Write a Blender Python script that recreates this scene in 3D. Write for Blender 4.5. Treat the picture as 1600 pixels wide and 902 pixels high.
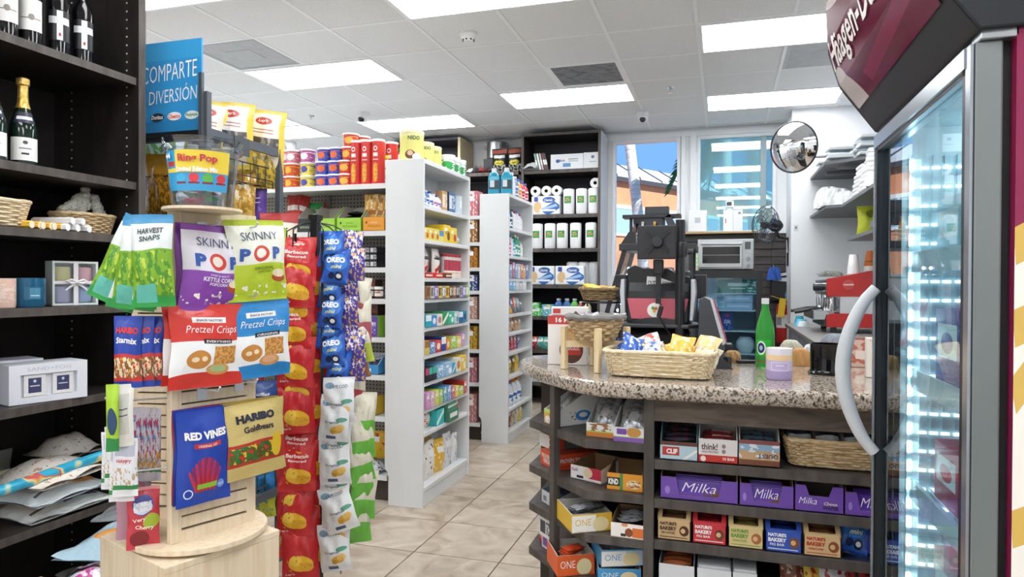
import bpy, bmesh, math, random
from mathutils import Vector, Matrix
for o in list(bpy.data.objects): bpy.data.objects.remove(o)
SC = bpy.context.scene
COL = SC.collection
PI = math.pi
# ------------------------------------------------------------------ camera
FPX, YAW, PITCH, ROLL, CAMH = 1073.65, 0.297767, 0.008253, -0.004835, 1.373
def _axes():
    c, s = math.cos(YAW), math.sin(YAW); cp, sp = math.cos(PITCH), math.sin(PITCH); cr, sr = math.cos(ROLL), math.sin(ROLL)
    X1 = Vector((c, s, 0)); Y1 = Vector((-s, c, 0)); Z = Vector((0, 0, 1))
    F = Y1 * cp - Z * sp; U = Y1 * sp + Z * cp
    return X1 * cr - U * sr, X1 * sr + U * cr, F
RX, UP, FW = _axes()
cam = bpy.data.cameras.new('camera'); cam.sensor_width = 36.0; cam.lens = 36.0 * FPX / 1600.0; cam.clip_start = 0.05; cam.clip_end = 300
camo = bpy.data.objects.new('camera', cam); COL.objects.link(camo)
camo.matrix_world = Matrix(((RX.x, UP.x, -FW.x, 0), (RX.y, UP.y, -FW.y, 0), (RX.z, UP.z, -FW.z, CAMH), (0, 0, 0, 1)))
SC.camera = camo
def at(u, v, x=None, y=None, z=None):
    """real-world point seen at photo pixel (u, v) on a known plane x=, y= or z="""
    d = RX * ((u - 800) / FPX) + UP * ((451 - v) / FPX) + FW
    o = Vector((0, 0, CAMH))
    t = (x / d.x) if x is not None else (y / d.y) if y is not None else ((z - CAMH) / d.z)
    return o + d * t
# ------------------------------------------------------------------ world, sun, exposure
LAMP = 8.5          # brightness of the ceiling light panels
wd = bpy.data.worlds.new('sky'); SC.world = wd; wd.use_nodes = True
bg = wd.node_tree.nodes['Background']; bg.inputs[0].default_value = (0.23, 0.47, 0.92, 1); bg.inputs[1].default_value = 0.9
sun = bpy.data.lights.new('sun', 'SUN'); sun.energy = 6.0; sun.angle = 0.01; sun.color = (1, 0.95, 0.87)
so = bpy.data.objects.new('sun', sun); COL.objects.link(so); so.rotation_euler = (math.radians(48), 0, math.radians(40))
SC.view_settings.view_transform = 'Standard'; SC.view_settings.look = 'None'; SC.view_settings.gamma = 1
SC.view_settings.use_curve_mapping = False; SC.view_settings.exposure = 0.5
# ------------------------------------------------------------------ materials
def C(h):
    h = h.lstrip('#'); r = []
    for i in (0, 2, 4):
        c = int(h[i:i + 2], 16) / 255.0
        r.append(c / 12.92 if c <= 0.04045 else ((c + 0.055) / 1.055) ** 2.4)
    return (r[0], r[1], r[2], 1.0)
_M = {}
def _new(name):
    mt = bpy.data.materials.new(name); mt.use_nodes = True
    return mt, mt.node_tree.nodes, mt.node_tree.links, mt.node_tree.nodes['Principled BSDF']
def m(h, rough=0.5, metal=0.0, spec=0.5):
    k = ('m', h, rough, metal, spec)
    if k not in _M:
        mt, N, L, b = _new('plain_' + h)
        b.inputs['Base Color'].default_value = C(h); b.inputs['Roughness'].default_value = rough
        b.inputs['Metallic'].default_value = metal; b.inputs['Specular IOR Level'].default_value = spec
        _M[k] = mt
    return _M[k]
def wrinkle(N, L, b, scale=38.0, strength=0.55, dist=0.006):
    tc = N.new('ShaderNodeTexCoord'); n = N.new('ShaderNodeTexNoise'); n.inputs['Scale'].default_value = scale; n.inputs['Detail'].default_value = 3
    L.new(tc.outputs['Object'], n.inputs['Vector'])
    bu = N.new('ShaderNodeBump'); bu.inputs['Strength'].default_value = strength; bu.inputs['Distance'].default_value = dist
    L.new(n.outputs['Fac'], bu.inputs['Height']); L.new(bu.outputs['Normal'], b.inputs['Normal'])
def film(h, rough=0.28, metal=0.0):
    k = ('film', h, rough, metal)
    if k not in _M:
        mt, N, L, b = _new('film_' + h)
        b.inputs['Base Color'].default_value = C(h); b.inputs['Roughness'].default_value = rough; b.inputs['Metallic'].default_value = metal
        wrinkle(N, L, b); _M[k] = mt
    return _M[k]
def emis(h, s):
    k = ('e', h, s)
    if k not in _M:
        mt, N, L, b = _new('glow_' + h)
        b.inputs['Base Color'].default_value = C(h); b.inputs['Emission Color'].default_value = C(h); b.inputs['Emission Strength'].default_value = s
        _M[k] = mt
    return _M[k]
def pane(h='ffffff', refl=0.08, rough=0.0):
    """thin sheet of glass or clear plastic: tinted transmission plus a mirror-like reflection"""
    k = ('pane', h, refl, rough)
    if k not in _M:
        mt = bpy.data.materials.new('clear_' + h); mt.use_nodes = True; N = mt.node_tree.nodes; L = mt.node_tree.links
        N.remove(N['Principled BSDF']); out = N['Material Output']
        t = N.new('ShaderNodeBsdfTransparent'); t.inputs[0].default_value = C(h)
        g = N.new('ShaderNodeBsdfGlossy'); g.inputs['Roughness'].default_value = rough
        mx = N.new('ShaderNodeMixShader'); ge = N.new('ShaderNodeNewGeometry'); dt = N.new('ShaderNodeVectorMath'); dt.operation = 'DOT_PRODUCT'
        L.new(ge.outputs['Normal'], dt.inputs[0]); L.new(ge.outputs['Incoming'], dt.inputs[1])
        ab = N.new('ShaderNodeMath'); ab.operation = 'ABSOLUTE'; L.new(dt.outputs['Value'], ab.inputs[0])
        om = N.new('ShaderNodeMath'); om.operation = 'SUBTRACT'; om.inputs[0].default_value = 1.0; L.new(ab.outputs[0], om.inputs[1])
        pw = N.new('ShaderNodeMath'); pw.operation = 'POWER'; pw.inputs[1].default_value = 5.0; L.new(om.outputs[0], pw.inputs[0])
        ad = N.new('ShaderNodeMath'); ad.operation = 'ADD'; ad.inputs[1].default_value = refl; ad.use_clamp = True
        L.new(pw.outputs[0], ad.inputs[0]); L.new(ad.outputs[0], mx.inputs[0]); L.new(t.outputs[0], mx.inputs[1]); L.new(g.outputs[0], mx.inputs[2]); L.new(mx.outputs[0], out.inputs[0])
        _M[k] = mt
    return _M[k]
def glassy(h, tw=.6, rough=.04):
    mt, N, L, b = _new('glass_' + h); b.inputs['Base Color'].default_value = C(h); b.inputs['Roughness'].default_value = rough; b.inputs['Transmission Weight'].default_value = tw; b.inputs['IOR'].default_value = 1.2
    return mt
def tinted(h, mixf=.4):
    """window film: part clear, part light-scattering"""
    mt = pane(h, .16).copy(); mt.name = 'window_film'; N = mt.node_tree.nodes; L = mt.node_tree.links
    t = N.new('ShaderNodeBsdfTranslucent'); t.inputs[0].default_value = C(h); d = N.new('ShaderNodeBsdfDiffuse'); d.inputs[0].default_value = C(h)
    a = N.new('ShaderNodeMixShader'); L.new(t.outputs[0], a.inputs[1]); L.new(d.outputs[0], a.inputs[2])
    tr = [n for n in N if n.type == 'BSDF_TRANSPARENT'][0]; mx = [n for n in N if n.type == 'MIX_SHADER' and n != a][0]
    b = N.new('ShaderNodeMixShader'); b.inputs[0].default_value = mixf; L.new(tr.outputs[0], b.inputs[1]); L.new(a.outputs[0], b.inputs[2]); L.new(b.outputs[0], mx.inputs[1])
    return mt
def noisy(name, cols, scale=(1, 1, 1), nscale=4.0, detail=5.0, rough=0.5, bump=0.0, stops=None, metal=0, coat=0, rand=0.0, distort=0.0, bdist=0.01, spec=0.5):
    """material whose colour follows a stretched noise (wood, stone, tile, fibre)"""
    k = ('noisy', name)
    if k not in _M:
        mt, N, L, b = _new(name)
        tc = N.new('ShaderNodeTexCoord'); mp = N.new('ShaderNodeMapping'); mp.inputs['Scale'].default_value = scale
        src = tc.outputs['Object']
        if rand:
            oi = N.new('ShaderNodeObjectInfo'); va = N.new('ShaderNodeVectorMath'); va.operation = 'MULTIPLY_ADD'
            va.inputs[1].default_value = (1, 1, 1); L.new(src, va.inputs[0])
            cb = N.new('ShaderNodeVectorMath'); cb.operation = 'SCALE'; cb.inputs[0].default_value = (17.3, 9.1, 5.7); L.new(oi.outputs['Random'], cb.inputs['Scale'])
            L.new(cb.outputs[0], va.inputs[2]); src = va.outputs[0]
        L.new(src, mp.inputs['Vector'])
        n = N.new('ShaderNodeTexNoise'); n.inputs['Scale'].default_value = nscale; n.inputs['Detail'].default_value = detail; n.inputs['Distortion'].default_value = distort
        L.new(mp.outputs[0], n.inputs['Vector'])
        r = N.new('ShaderNodeValToRGB'); L.new(n.outputs['Fac'], r.inputs[0])
        st = stops or [0.3 + 0.4 * i / max(1, len(cols) - 1) for i in range(len(cols))]
        while len(r.color_ramp.elements) < len(cols): r.color_ramp.elements.new(0.5)
        for e, s, c in zip(r.color_ramp.elements, st, cols): e.position = s; e.color = C(c)
        L.new(r.outputs[0], b.inputs['Base Color']); b.inputs['Roughness'].default_value = rough; b.inputs['Metallic'].default_value = metal
        b.inputs['Coat Weight'].default_value = coat; b.inputs['Specular IOR Level'].default_value = spec
        if bump:
            bu = N.new('ShaderNodeBump'); bu.inputs['Strength'].default_value = bump; bu.inputs['Distance'].default_value = bdist
            L.new(n.outputs['Fac'], bu.inputs['Height']); L.new(bu.outputs['Normal'], b.inputs['Normal'])
        _M[k] = mt
    return _M[k]
def prt(base, layers=(), rough=0.4, bump=0.0, metal=0.0):
    """printed surface: flat shapes in the face's own UV square.
    ('r',u0,u1,v0,v1,col) rectangle, ('e',cu,cv,ru,rv,col) ellipse, ('n',u0,u1,v0,v1,scale,thr,col) blotches, ('d',u0,v0,u1,v1,hw,col) stripe"""
    k = ('prt', base, tuple(layers), rough, bump, metal)
    if k in _M: return _M[k]
    mt, N, L, b = _new('print_' + base)
    uv = N.new('ShaderNodeUVMap'); sx = N.new('ShaderNodeSeparateXYZ'); L.new(uv.outputs[0], sx.inputs[0]); U, V = sx.outputs[0], sx.outputs[1]
    def mth(op, a, bb=None, c=None):
        n = N.new('ShaderNodeMath'); n.operation = op
        for i, q in enumerate((a, bb, c)):
            if q is None: continue
            if isinstance(q, (int, float)): n.inputs[i].default_value = q
            else: L.new(q, n.inputs[i])
        return n.outputs[0]
    def rect(u0, u1, v0, v1):
        a = mth('COMPARE', U, (u0 + u1) / 2, abs(u1 - u0) / 2); c = mth('COMPARE', V, (v0 + v1) / 2, abs(v1 - v0) / 2)
        return mth('MULTIPLY', a, c)
    rgb = N.new('ShaderNodeRGB'); rgb.outputs[0].default_value = C(base); cur = rgb.outputs[0]
    for l in layers:
        if l[0] == 'r': mask = rect(*l[1:5])
        elif l[0] == 'e':
            dx = mth('DIVIDE', mth('SUBTRACT', U, l[1]), l[3]); dy = mth('DIVIDE', mth('SUBTRACT', V, l[2]), l[4])
            mask = mth('LESS_THAN', mth('ADD', mth('MULTIPLY', dx, dx), mth('MULTIPLY', dy, dy)), 1.0)
        elif l[0] == 'd':
            _, u0, v0, u1, v1, hw, _c = l
            dx, dy = u1 - u0, v1 - v0; ln = math.hypot(dx, dy)
            s = mth('ADD', mth('MULTIPLY', U, -dy / ln), mth('MULTIPLY', V, dx / ln))
            a = mth('COMPARE', s, (-u0 * dy + v0 * dx) / ln, hw)
            t = mth('ADD', mth('MULTIPLY', U, dx / ln), mth('MULTIPLY', V, dy / ln)); t0 = (u0 * dx + v0 * dy) / ln
            mask = mth('MULTIPLY', a, mth('COMPARE', t, t0 + ln / 2, ln / 2))
        else:
            _, u0, u1, v0, v1, sc, thr, _c = l
            n = N.new('ShaderNodeTexNoise'); n.inputs['Scale'].default_value = sc; n.inputs['Detail'].default_value = 2; L.new(uv.outputs[0], n.inputs['Vector'])
            mask = mth('MULTIPLY', mth('GREATER_THAN', n.outputs['Fac'], thr), rect(u0, u1, v0, v1))
        mx = N.new('ShaderNodeMix'); mx.data_type = 'RGBA'; L.new(mask, mx.inputs['Factor']); L.new(cur, mx.inputs['A'])
        mx.inputs['B'].default_value = C(l[-1]); cur = mx.outputs['Result']
    L.new(cur, b.inputs['Base Color']); b.inputs['Roughness'].default_value = rough; b.inputs['Metallic'].default_value = metal
    if bump: wrinkle(N, L, b, 36, min(1, bump * 1.7), .006)
    _M[k] = mt
    return mt
# ------------------------------------------------------------------ mesh building
class MB:
    def __init__(s): s.v = []; s.f = []; s.mi = []; s.uv = []; s.sm = []
    def q(s, pts, mi=0, uv=None, sm=False):
        i = len(s.v); s.v += [tuple(p) for p in pts]; s.f.append(tuple(range(i, i + len(pts)))); s.mi.append(mi); s.sm.append(sm)
        s.uv.append(uv if uv else ([(0, 0), (1, 0), (1, 1), (0, 1)] if len(pts) == 4 else [(0, 0)] * len(pts)))
        return s
    def box(s, x0, x1, y0, y1, z0, z1, mi=0, front=None, back=None, left=None, right=None, top=None, bottom=None, skip=''):
        g = lambda a: mi if a is None else a
        if 'f' not in skip: s.q([(x0, y0, z0), (x1, y0, z0), (x1, y0, z1), (x0, y0, z1)], g(front))
        if 'k' not in skip: s.q([(x1, y1, z0), (x0, y1, z0), (x0, y1, z1), (x1, y1, z1)], g(back))
        if 'l' not in skip: s.q([(x0, y1, z0), (x0, y0, z0), (x0, y0, z1), (x0, y1, z1)], g(left))
        if 'r' not in skip: s.q([(x1, y0, z0), (x1, y1, z0), (x1, y1, z1), (x1, y0, z1)], g(right))
        if 't' not in skip: s.q([(x0, y0, z1), (x1, y0, z1), (x1, y1, z1), (x0, y1, z1)], g(top))
        if 'b' not in skip: s.q([(x0, y1, z0), (x1, y1, z0), (x1, y0, z0), (x0, y0, z0)], g(bottom))
        return s
    def prism(s, poly, z0, z1, mi=0, top=None, sm=False):
        n = len(poly)
        s.q([(p[0], p[1], z1) for p in poly], mi if top is None else top, [(p[0], p[1]) for p in poly]); s.q([(p[0], p[1], z0) for p in reversed(poly)], mi, [(p[0], p[1]) for p in poly])
        for i in range(n):
            a, b = poly[i], poly[(i + 1) % n]
            s.q([(a[0], a[1], z0), (b[0], b[1], z0), (b[0], b[1], z1), (a[0], a[1], z1)], mi, sm=sm)
        return s
    def xprism(s, poly, x0, x1, mi=0, sm=False, ends=None):
        """polygon in (y, z) extruded along x"""
        n = len(poly); e = mi if ends is None else ends
        s.q([(x0, p[0], p[1]) for p in reversed(poly)], e); s.q([(x1, p[0], p[1]) for p in poly], e)
        for i in range(n):
            a, b = poly[i], poly[(i + 1) % n]
            s.q([(x0, a[0], a[1]), (x1, a[0], a[1]), (x1, b[0], b[1]), (x0, b[0], b[1])], mi, sm=sm)
        return s
    def yprism(s, poly, y0, y1, mi=0, sm=False, ends=None):
        """polygon in (x, z) extruded along y"""
        n = len(poly); e = mi if ends is None else ends
        s.q([(p[0], y0, p[1]) for p in poly], e); s.q([(p[0], y1, p[1]) for p in reversed(poly)], e)
        for i in range(n):
            a, b = poly[i], poly[(i + 1) % n]
            s.q([(b[0], y0, b[1]), (a[0], y0, a[1]), (a[0], y1, a[1]), (b[0], y1, b[1])], mi, sm=sm)
        return s
    def lathe(s, prof, n=24, mi=0, mats=None, cx=0, cy=0, th0=-PI, th1=PI, sx=1, sy=1, sm=True):
        zs = [p[1] for p in prof]; z0, z1 = min(zs), max(zs); dz = (z1 - z0) or 1
        def pt(r, z, t): return (cx + sx * r * math.sin(t), cy - sy * r * math.cos(t), z)
        for k in range(len(prof) - 1):
            (r0, a), (r1, b) = prof[k], prof[k + 1]; mm = mats[k] if mats else mi
            for i in range(n):
                t0 = th0 + (th1 - th0) * i / n; t1 = th0 + (th1 - th0) * (i + 1) / n; u0, u1 = i / n, (i + 1) / n; va, vb = (a - z0) / dz, (b - z0) / dz
                if r0 < 1e-6: s.q([pt(0, a, 0), pt(r1, b, t1), pt(r1, b, t0)], mm, [(u0, va), (u1, vb), (u0, vb)], sm)
                elif r1 < 1e-6: s.q([pt(r0, a, t0), pt(r0, a, t1), pt(0, b, 0)], mm, [(u0, va), (u1, va), (u0, vb)], sm)
                else: s.q([pt(r0, a, t0), pt(r0, a, t1), pt(r1, b, t1), pt(r1, b, t0)], mm, [(u0, va), (u1, va), (u1, vb), (u0, vb)], sm)
        return s
    def tube(s, path, r, n=8, mi=0, closed=False, caps=True):
        P_ = [Vector(p) for p in path]; m_ = len(P_); rings = []; up = Vector((0, 0, 1)); prev = None
        for i in range(m_):
            if closed: t = P_[(i + 1) % m_] - P_[i - 1]
            else: t = P_[min(i + 1, m_ - 1)] - P_[max(i - 1, 0)]
            if t.length < 1e-9: t = Vector((0, 0, 1))
            t.normalize()
            if prev is None: a = t.cross(up) if abs(t.dot(up)) < 0.95 else t.cross(Vector((1, 0, 0)))
            else: a = prev - t * prev.dot(t)
            a.normalize(); prev = a; b = t.cross(a); rr = r[i] if isinstance(r, (list, tuple)) else r
            rings.append([P_[i] + a * (rr * math.cos(2 * PI * j / n)) + b * (rr * math.sin(2 * PI * j / n)) for j in range(n)])
        for i in range(m_ if closed else m_ - 1):
            A, B = rings[i], rings[(i + 1) % m_]
            for j in range(n): s.q([A[j], A[(j + 1) % n], B[(j + 1) % n], B[j]], mi, sm=True)
        if caps and not closed: s.q(list(reversed(rings[0])), mi); s.q(rings[-1], mi)
        return s
    def grid(s, fn, nu, nv, mi=0, uvf=None, sm=True):
        for i in range(nu):
            for j in range(nv):
                q = [(i / nu, j / nv), ((i + 1) / nu, j / nv), ((i + 1) / nu, (j + 1) / nv), (i / nu, (j + 1) / nv)]
                s.q([fn(*a) for a in q], mi, [uvf(*a) if uvf else a for a in q], sm)
        return s
    def mesh(s, name, mats, recalc=False, sharp=40):
        me = bpy.data.meshes.new(name); me.from_pydata(s.v, [], s.f)
        for t in mats: me.materials.append(t)
        me.polygons.foreach_set('material_index', s.mi); me.polygons.foreach_set('use_smooth', s.sm)
        ul = me.uv_layers.new(name='UVMap'); flat = [c for fu in s.uv for p in fu for c in p]; ul.data.foreach_set('uv', flat)
        bm = bmesh.new(); bm.from_mesh(me); bmesh.ops.remove_doubles(bm, verts=bm.verts, dist=1e-5)
        if recalc: bmesh.ops.recalc_face_normals(bm, faces=bm.faces)
        bm.to_mesh(me); bm.free()
        if any(s.sm): me.set_sharp_from_angle(angle=math.radians(sharp))
        me.update(); return me
_T = {}
def tmesh(s, mt, shear=0.0, bold=0.0, sp=1.0):
    """flat lettering, unit wide and high, standing in the XZ plane and facing -Y"""
    k = (s, mt.name, shear, bold, sp)
    if k not in _T:
        cu = bpy.data.curves.new('lettering', 'FONT'); cu.body = s; cu.resolution_u = 2; cu.shear = shear; cu.offset = bold; cu.space_character = sp; cu.space_line = 0.8
        cu.align_x = 'CENTER'
        ob = bpy.data.objects.new('tmp', cu); me = bpy.data.meshes.new_from_object(ob)
        bpy.data.objects.remove(ob); bpy.data.curves.remove(cu)
        xs = [v.co.x for v in me.vertices]; ys = [v.co.y for v in me.vertices]; x0, x1, y0, y1 = min(xs), max(xs), min(ys), max(ys)
        for v in me.vertices: v.co = ((v.co.x - x0) / (x1 - x0) - .5, 0, (v.co.y - y0) / (y1 - y0) - .5)
        me.materials.clear(); me.materials.append(mt); _T[k] = me
    return _T[k]
class P:
    """a kind of thing: its parts as shared meshes"""
    def __init__(s): s.parts = []
    def add(s, name, mesh, loc=(0, 0, 0), rot=(0, 0, 0), scale=(1, 1, 1), par=-1, bev=0, label=None, kind=None):
        s.parts.append((name, mesh, loc, rot, scale, par, bev, label, kind)); return len(s.parts) - 1
    def text(s, t, col, x, z, w, h, y=-0.001, shear=0, bold=0.02, rot=(0, 0, 0), par=-1, rough=0.5, sp=1.0, em=None):
        mt = emis(col, em) if em else m(col, rough)
        return s.add('lettering', tmesh(t, mt, shear, bold, sp), (x, y, z), rot, (w, 1, h), par)
def mkobj(name, mesh, loc, rot, scale, parent=None, bev=0, label=None, kind=None):
    o = bpy.data.objects.new(name, mesh); COL.objects.link(o); o.location = loc; o.rotation_euler = rot; o.scale = scale
    if parent: o.parent = parent
    if bev:
        b = o.modifiers.new('bevel', 'BEVEL'); b.width = bev; b.segments = 2; b.limit_method = 'ANGLE'; b.angle_limit = math.radians(40)
    if label: o['label'] = label
    if kind: o['kind'] = kind
    return o
ALL = []
def tag(o, label, cat, group=None):
    o['label'] = label; o['category'] = cat
    if group: o['group'] = group
    ALL.append((label, group)); return o
def spawn(p, name, label, cat, loc=(0, 0, 0), rz=0.0, rx=0.0, ry=0.0, group=None, scale=1.0):
    sc = (scale, scale, scale) if not isinstance(scale, (tuple, list)) else scale
    if len(p.parts) == 1 and tuple(p.parts[0][2]) == (0, 0, 0) and tuple(p.parts[0][3]) == (0, 0, 0):
        q = p.parts[0]; o = mkobj(name, q[1], loc, (rx, ry, rz), sc, None, q[6])
        return tag(o, label, cat, group)
    root = bpy.data.objects.new(name, None); COL.objects.link(root); root.location = loc; root.rotation_euler = (rx, ry, rz); root.scale = sc; root.empty_display_size = 0.05
    made = []
    for (n, me, l, r, s, par, bev, lab, kd) in p.parts: made.append(mkobj(n, me, l, r, s, root if par < 0 else made[par], bev, lab, kd))
    return tag(root, label, cat, group)
def struct(name, mesh, loc=(0, 0, 0), rot=(0, 0, 0), parent=None, bev=0):
    o = mkobj(name, mesh, loc, rot, (1, 1, 1), parent, bev)
    if not parent: o['kind'] = 'structure'
    return o
ORD = ['first', 'second', 'third', 'fourth', 'fifth', 'sixth', 'seventh', 'eighth', 'ninth', 'tenth', 'eleventh', 'twelfth', 'thirteenth', 'fourteenth', 'fifteenth', 'sixteenth', 'seventeenth', 'eighteenth', 'nineteenth', 'twentieth']
# common materials
WHITE = m('e9eaeb', 0.45); WALLM = noisy('wall_paint', ['e6e9ec', 'eef0f2'], nscale=2, rough=0.7); DARKWOOD = noisy('dark_wood', ['1d1917', '262120', '312b28'], scale=(2, 2, 0.35), nscale=14, rough=0.45, bump=0.05)
EDGEWOOD = noisy('grey_wood', ['3c3734', '4e4844', '5d5651'], scale=(1.2, 1.2, 0.25), nscale=22, rough=0.5, bump=0.05)
APRON = noisy('apron_wood', ['4b4038', '62564c', '75685c'], scale=(0.35, 2, 2.4), nscale=16, rough=0.55, bump=0.08, distort=0.8)
MAPLE = noisy('maple', ['dcc5a4', 'e6d3b6', 'ecdcc3'], scale=(5, 5, 0.35), nscale=12, rough=0.5, bump=0.03)
BLACK = m('141416', 0.4); BLACKM = m('1c1d20', 0.35, 0.2); GREYM = m('50565e', 0.4, 0.3); CHROME = m('d8dadd', 0.15, 1.0); STEEL = m('b9bcc0', 0.32, 0.9)
BLK = MB().box(-.5, .5, -.5, .5, 0, 1)
def boxm(x0, x1, y0, y1, z0, z1, mt, **k): return MB().box(x0, x1, y0, y1, z0, z1, **k).mesh('box', [mt] if not isinstance(mt, list) else mt)
# ================================================================== the room
CEIL = CAMH + 1.7493
GX, GY, GS = -0.1788, 4.1787, 0.61
TX, TY, TS = -1.496, 3.194, 0.457
TILE = noisy('floor_tile', ['8a7a66', 'a59685', 'b5a897', 'c2b7a8'], scale=(1, 1, 1), nscale=5.5, detail=8, rough=0.28, bump=0.04, stops=[.28, .42, .55, .7], rand=1, distort=1.2)
GROUT = m('3f372f', 0.9)
fl = struct('floor', boxm(-6.2, 1.7, -3.6, 8.1, -0.1, -0.006, GROUT))
tm = MB().box(.0028, TS - .0028, .0028, TS - .0028, -.006, 0).mesh('floor_tile', [TILE])
for i in range(-4, 5):
    for j in range(-3, 11):
        struct('floor_tile', tm, (TX + i * TS, TY + j * TS, 0), parent=fl, bev=0.0012)
farf = MB()
for i in range(-11, 7):
    for j in range(-15, 11):
        if -4 <= i < 5 and -3 <= j < 11: continue
        x, y = TX + i * TS, TY + j * TS
        if x < -6.1 or x + TS > 1.65 or y < -3.5 or y + TS > 8.0: continue
        farf.box(x + .002, x + TS - .002, y + .002, y + TS - .002, -.006, 0, skip='b')
fo = struct('floor_tile', farf.mesh('far_floor_tile', [TILE]), parent=fl); fo['kind'] = 'stuff'
# ceiling: tiles laid in a T-bar grid
CT = noisy('ceiling_tile', ['dcdedf', 'e6e7e8', 'ebecec'], nscale=90, detail=3, rough=0.9, bump=0.25, bdist=0.004)
ce = struct('ceiling', boxm(-6.2, 1.7, -3.6, 8.1, CEIL + .02, CEIL + .12, m('d8dadb', .9)))
LIGHTS = {(0, 1): 2, (0, 4): 2, (-3, 3): 2, (-6, 1): 2, (-6, 4): 2, (-3, -1): 2, (-9, 3): 2, (-9, 4): 2, (0, -2): 2, (-3, -4): 2, (-6, -2): 2, (0, -5): 2, (-6, -5): 2, (-3, -7): 2, (0, -8): 2, (-6, -8): 2, (-9, -4): 2, (-9, 0): 2, (-3, -10): 2, (0, -11): 2, (-6, -11): 2, (-9, -7): 2, (-9, -10): 2}  # last few entries: unseen panels added to brighten the counter shelves
VENTS = {(-6, 0): 'grey perforated return air panel beside the light over the chip rack', (-2, 2): 'dusty dark filter grille set in the ceiling in front of a light', (1, 2): 'pale grey air panel in the ceiling beside the freezer header'}
used = set(VENTS)
for (i, j), n in LIGHTS.items():
    for q in range(n): used.add((i + q, j))
ctm = MB().box(.013, GS - .013, .013, GS - .013, 0, .012).mesh('ceiling_tile', [CT])
rest = MB()
for i in range(-10, 4):
    for j in range(-13, 7):
        if (i, j) in used: continue
        x, y = GX + i * GS, GY + j * GS
        if x < -6.25 or x > 1.6 or y < -3.6 or y > 8.0: continue
        if j >= -4: struct('ceiling_tile', ctm, (x, y, CEIL), parent=ce)
        else: rest.box(x + .013, x + GS - .013, y + .013, y + GS - .013, CEIL, CEIL + .012)
ro = struct('ceiling_tile', rest.mesh('far_ceiling_tile', [CT]), parent=ce); ro['kind'] = 'stuff'
TB = m('eef0f1', 0.4)
for i in range(-9, 3): struct('grid_bar', boxm(-.0125, .0125, -3.6, 8.0, -.004, .01, TB), (GX + i * GS, 0, CEIL), parent=ce)
for j in range(-12, 7): struct('grid_bar', boxm(-6.2, 1.7, -.0125, .0125, -.003, .01, TB), (0, GY + j * GS, CEIL), parent=ce)
lab = {(0, 1): 'lit ceiling panel nearest the freezer header', (0, 4): 'lit ceiling panel above the white wall by the round mirror', (-3, 3): 'lit ceiling panel just behind the dark filter grille',
       (-6, 1): 'lit ceiling panel to the right of the blue sign', (-6, 4): 'lit ceiling panel above the stacked red chip cans', (-3, -1): 'lit ceiling panel cut by the top edge of the photo',
       (-9, 3): 'lit ceiling panel behind the yellow chip bags, nearer of two', (-9, 4): 'lit ceiling panel behind the yellow chip bags, farther of two'}
for (i, j), n in LIGHTS.items():
    p = P(); w = n * GS
    p.add('frame', MB().box(.013, w - .013, .013, .03, -.012, .0).box(.013, w - .013, GS - .03, GS - .013, -.012, .0).box(.013, .03, .03, GS - .03, -.012, .0).box(w - .03, w - .013, .03, GS - .03, -.012, .0).mesh('frame', [TB]))
    p.add('diffuser', boxm(.03, w - .03, .03, GS - .03, -.01, .0, emis('fbfdff', LAMP)))
    spawn(p, 'ceiling_light', lab.get((i, j), 'unseen lit ceiling panel over the shop floor behind the viewpoint'), 'light', (GX + i * GS, GY + j * GS, CEIL), group='ceiling light panels')
for (i, j), l in VENTS.items():
    p = P(); dk = '55565a' if i == -2 else ('a9adb0' if i == -6 else 'c3c7c9')
    p.add('frame', MB().box(.013, GS - .013, .013, .04, -.004, .01).box(.013, GS - .013, GS - .04, GS - .013, -.004, .01).box(.013, .04, .04, GS - .04, -.004, .01).box(GS - .04, GS - .013, .04, GS - .04, -.004, .01).mesh('frame', [TB if i == -2 else m(dk, .6)]))
    vm = noisy('vent_' + dk, [dk, '8b8d92' if i == -2 else 'b9bcbf', dk], nscale=5, detail=8, rough=.8, distort=1.5)
    p.add('filter', boxm(.04, GS - .04, .04, GS - .04, 0, .01, vm))
    if i != -2: p.add('inner_plate', boxm(.2, .41, .2, .41, -.003, 0, m('b4b8ba', .6)))
    spawn(p, 'ceiling_vent', l, 'vent', (GX + i * GS, GY + j * GS, CEIL))
def ceil_fix(name, prof, mats, mm, u, v, label, cat, extra=None):
    c = at(u, v, z=CEIL); p = P(); p.add('base', MB().lathe(prof, 20, mats=mats).mesh(name, mm))
    if extra: extra(p)
    spawn(p, name, label, cat, (c.x, c.y, CEIL))
def vents_(p):
    for k in range(8): p.add('vent_slot', boxm(-.006, .006, -.043, -.035, -.055, -.047, BLACK), rot=(0, 0, k * PI / 4))
ceil_fix('smoke_detector', [(0, -.062), (.035, -.06), (.042, -.04), (.055, -.03), (.058, -.012), (.065, -.01), (.065, 0)], None, [m('eeeeec', .4)], 732, 52, 'round white smoke detector on the ceiling tiles', 'smoke detector', vents_)
for u, v, l in ((1047, 137, 'chrome sprinkler head in the ceiling left of the far right light'), (486, 181, 'chrome sprinkler head in the ceiling near the yellow chip bags')):
    ceil_fix('sprinkler', [(0, -.05), (.018, -.048), (.018, -.044), (.006, -.04), (.006, -.02), (.03, -.01), (.035, 0)], None, [CHROME], u, v, l, 'sprinkler')
def camx(p):
    p.add('lens', MB().lathe([(0, -.11), (.02, -.108), (.03, -.095), (.032, -.08)], 16).mesh('lens', [m('101114', .08)]), rot=(-.35, 0, 0), loc=(0, -.02, 0))
ceil_fix('security_camera', [(0, -.1), (.03, -.095), (.046, -.07), (.05, -.045), (.06, -.04), (.062, 0)], None, [m('e4e6e8', .35)], 1005, 176, 'white dome security camera on the ceiling by the left window', 'camera', camx)
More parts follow.
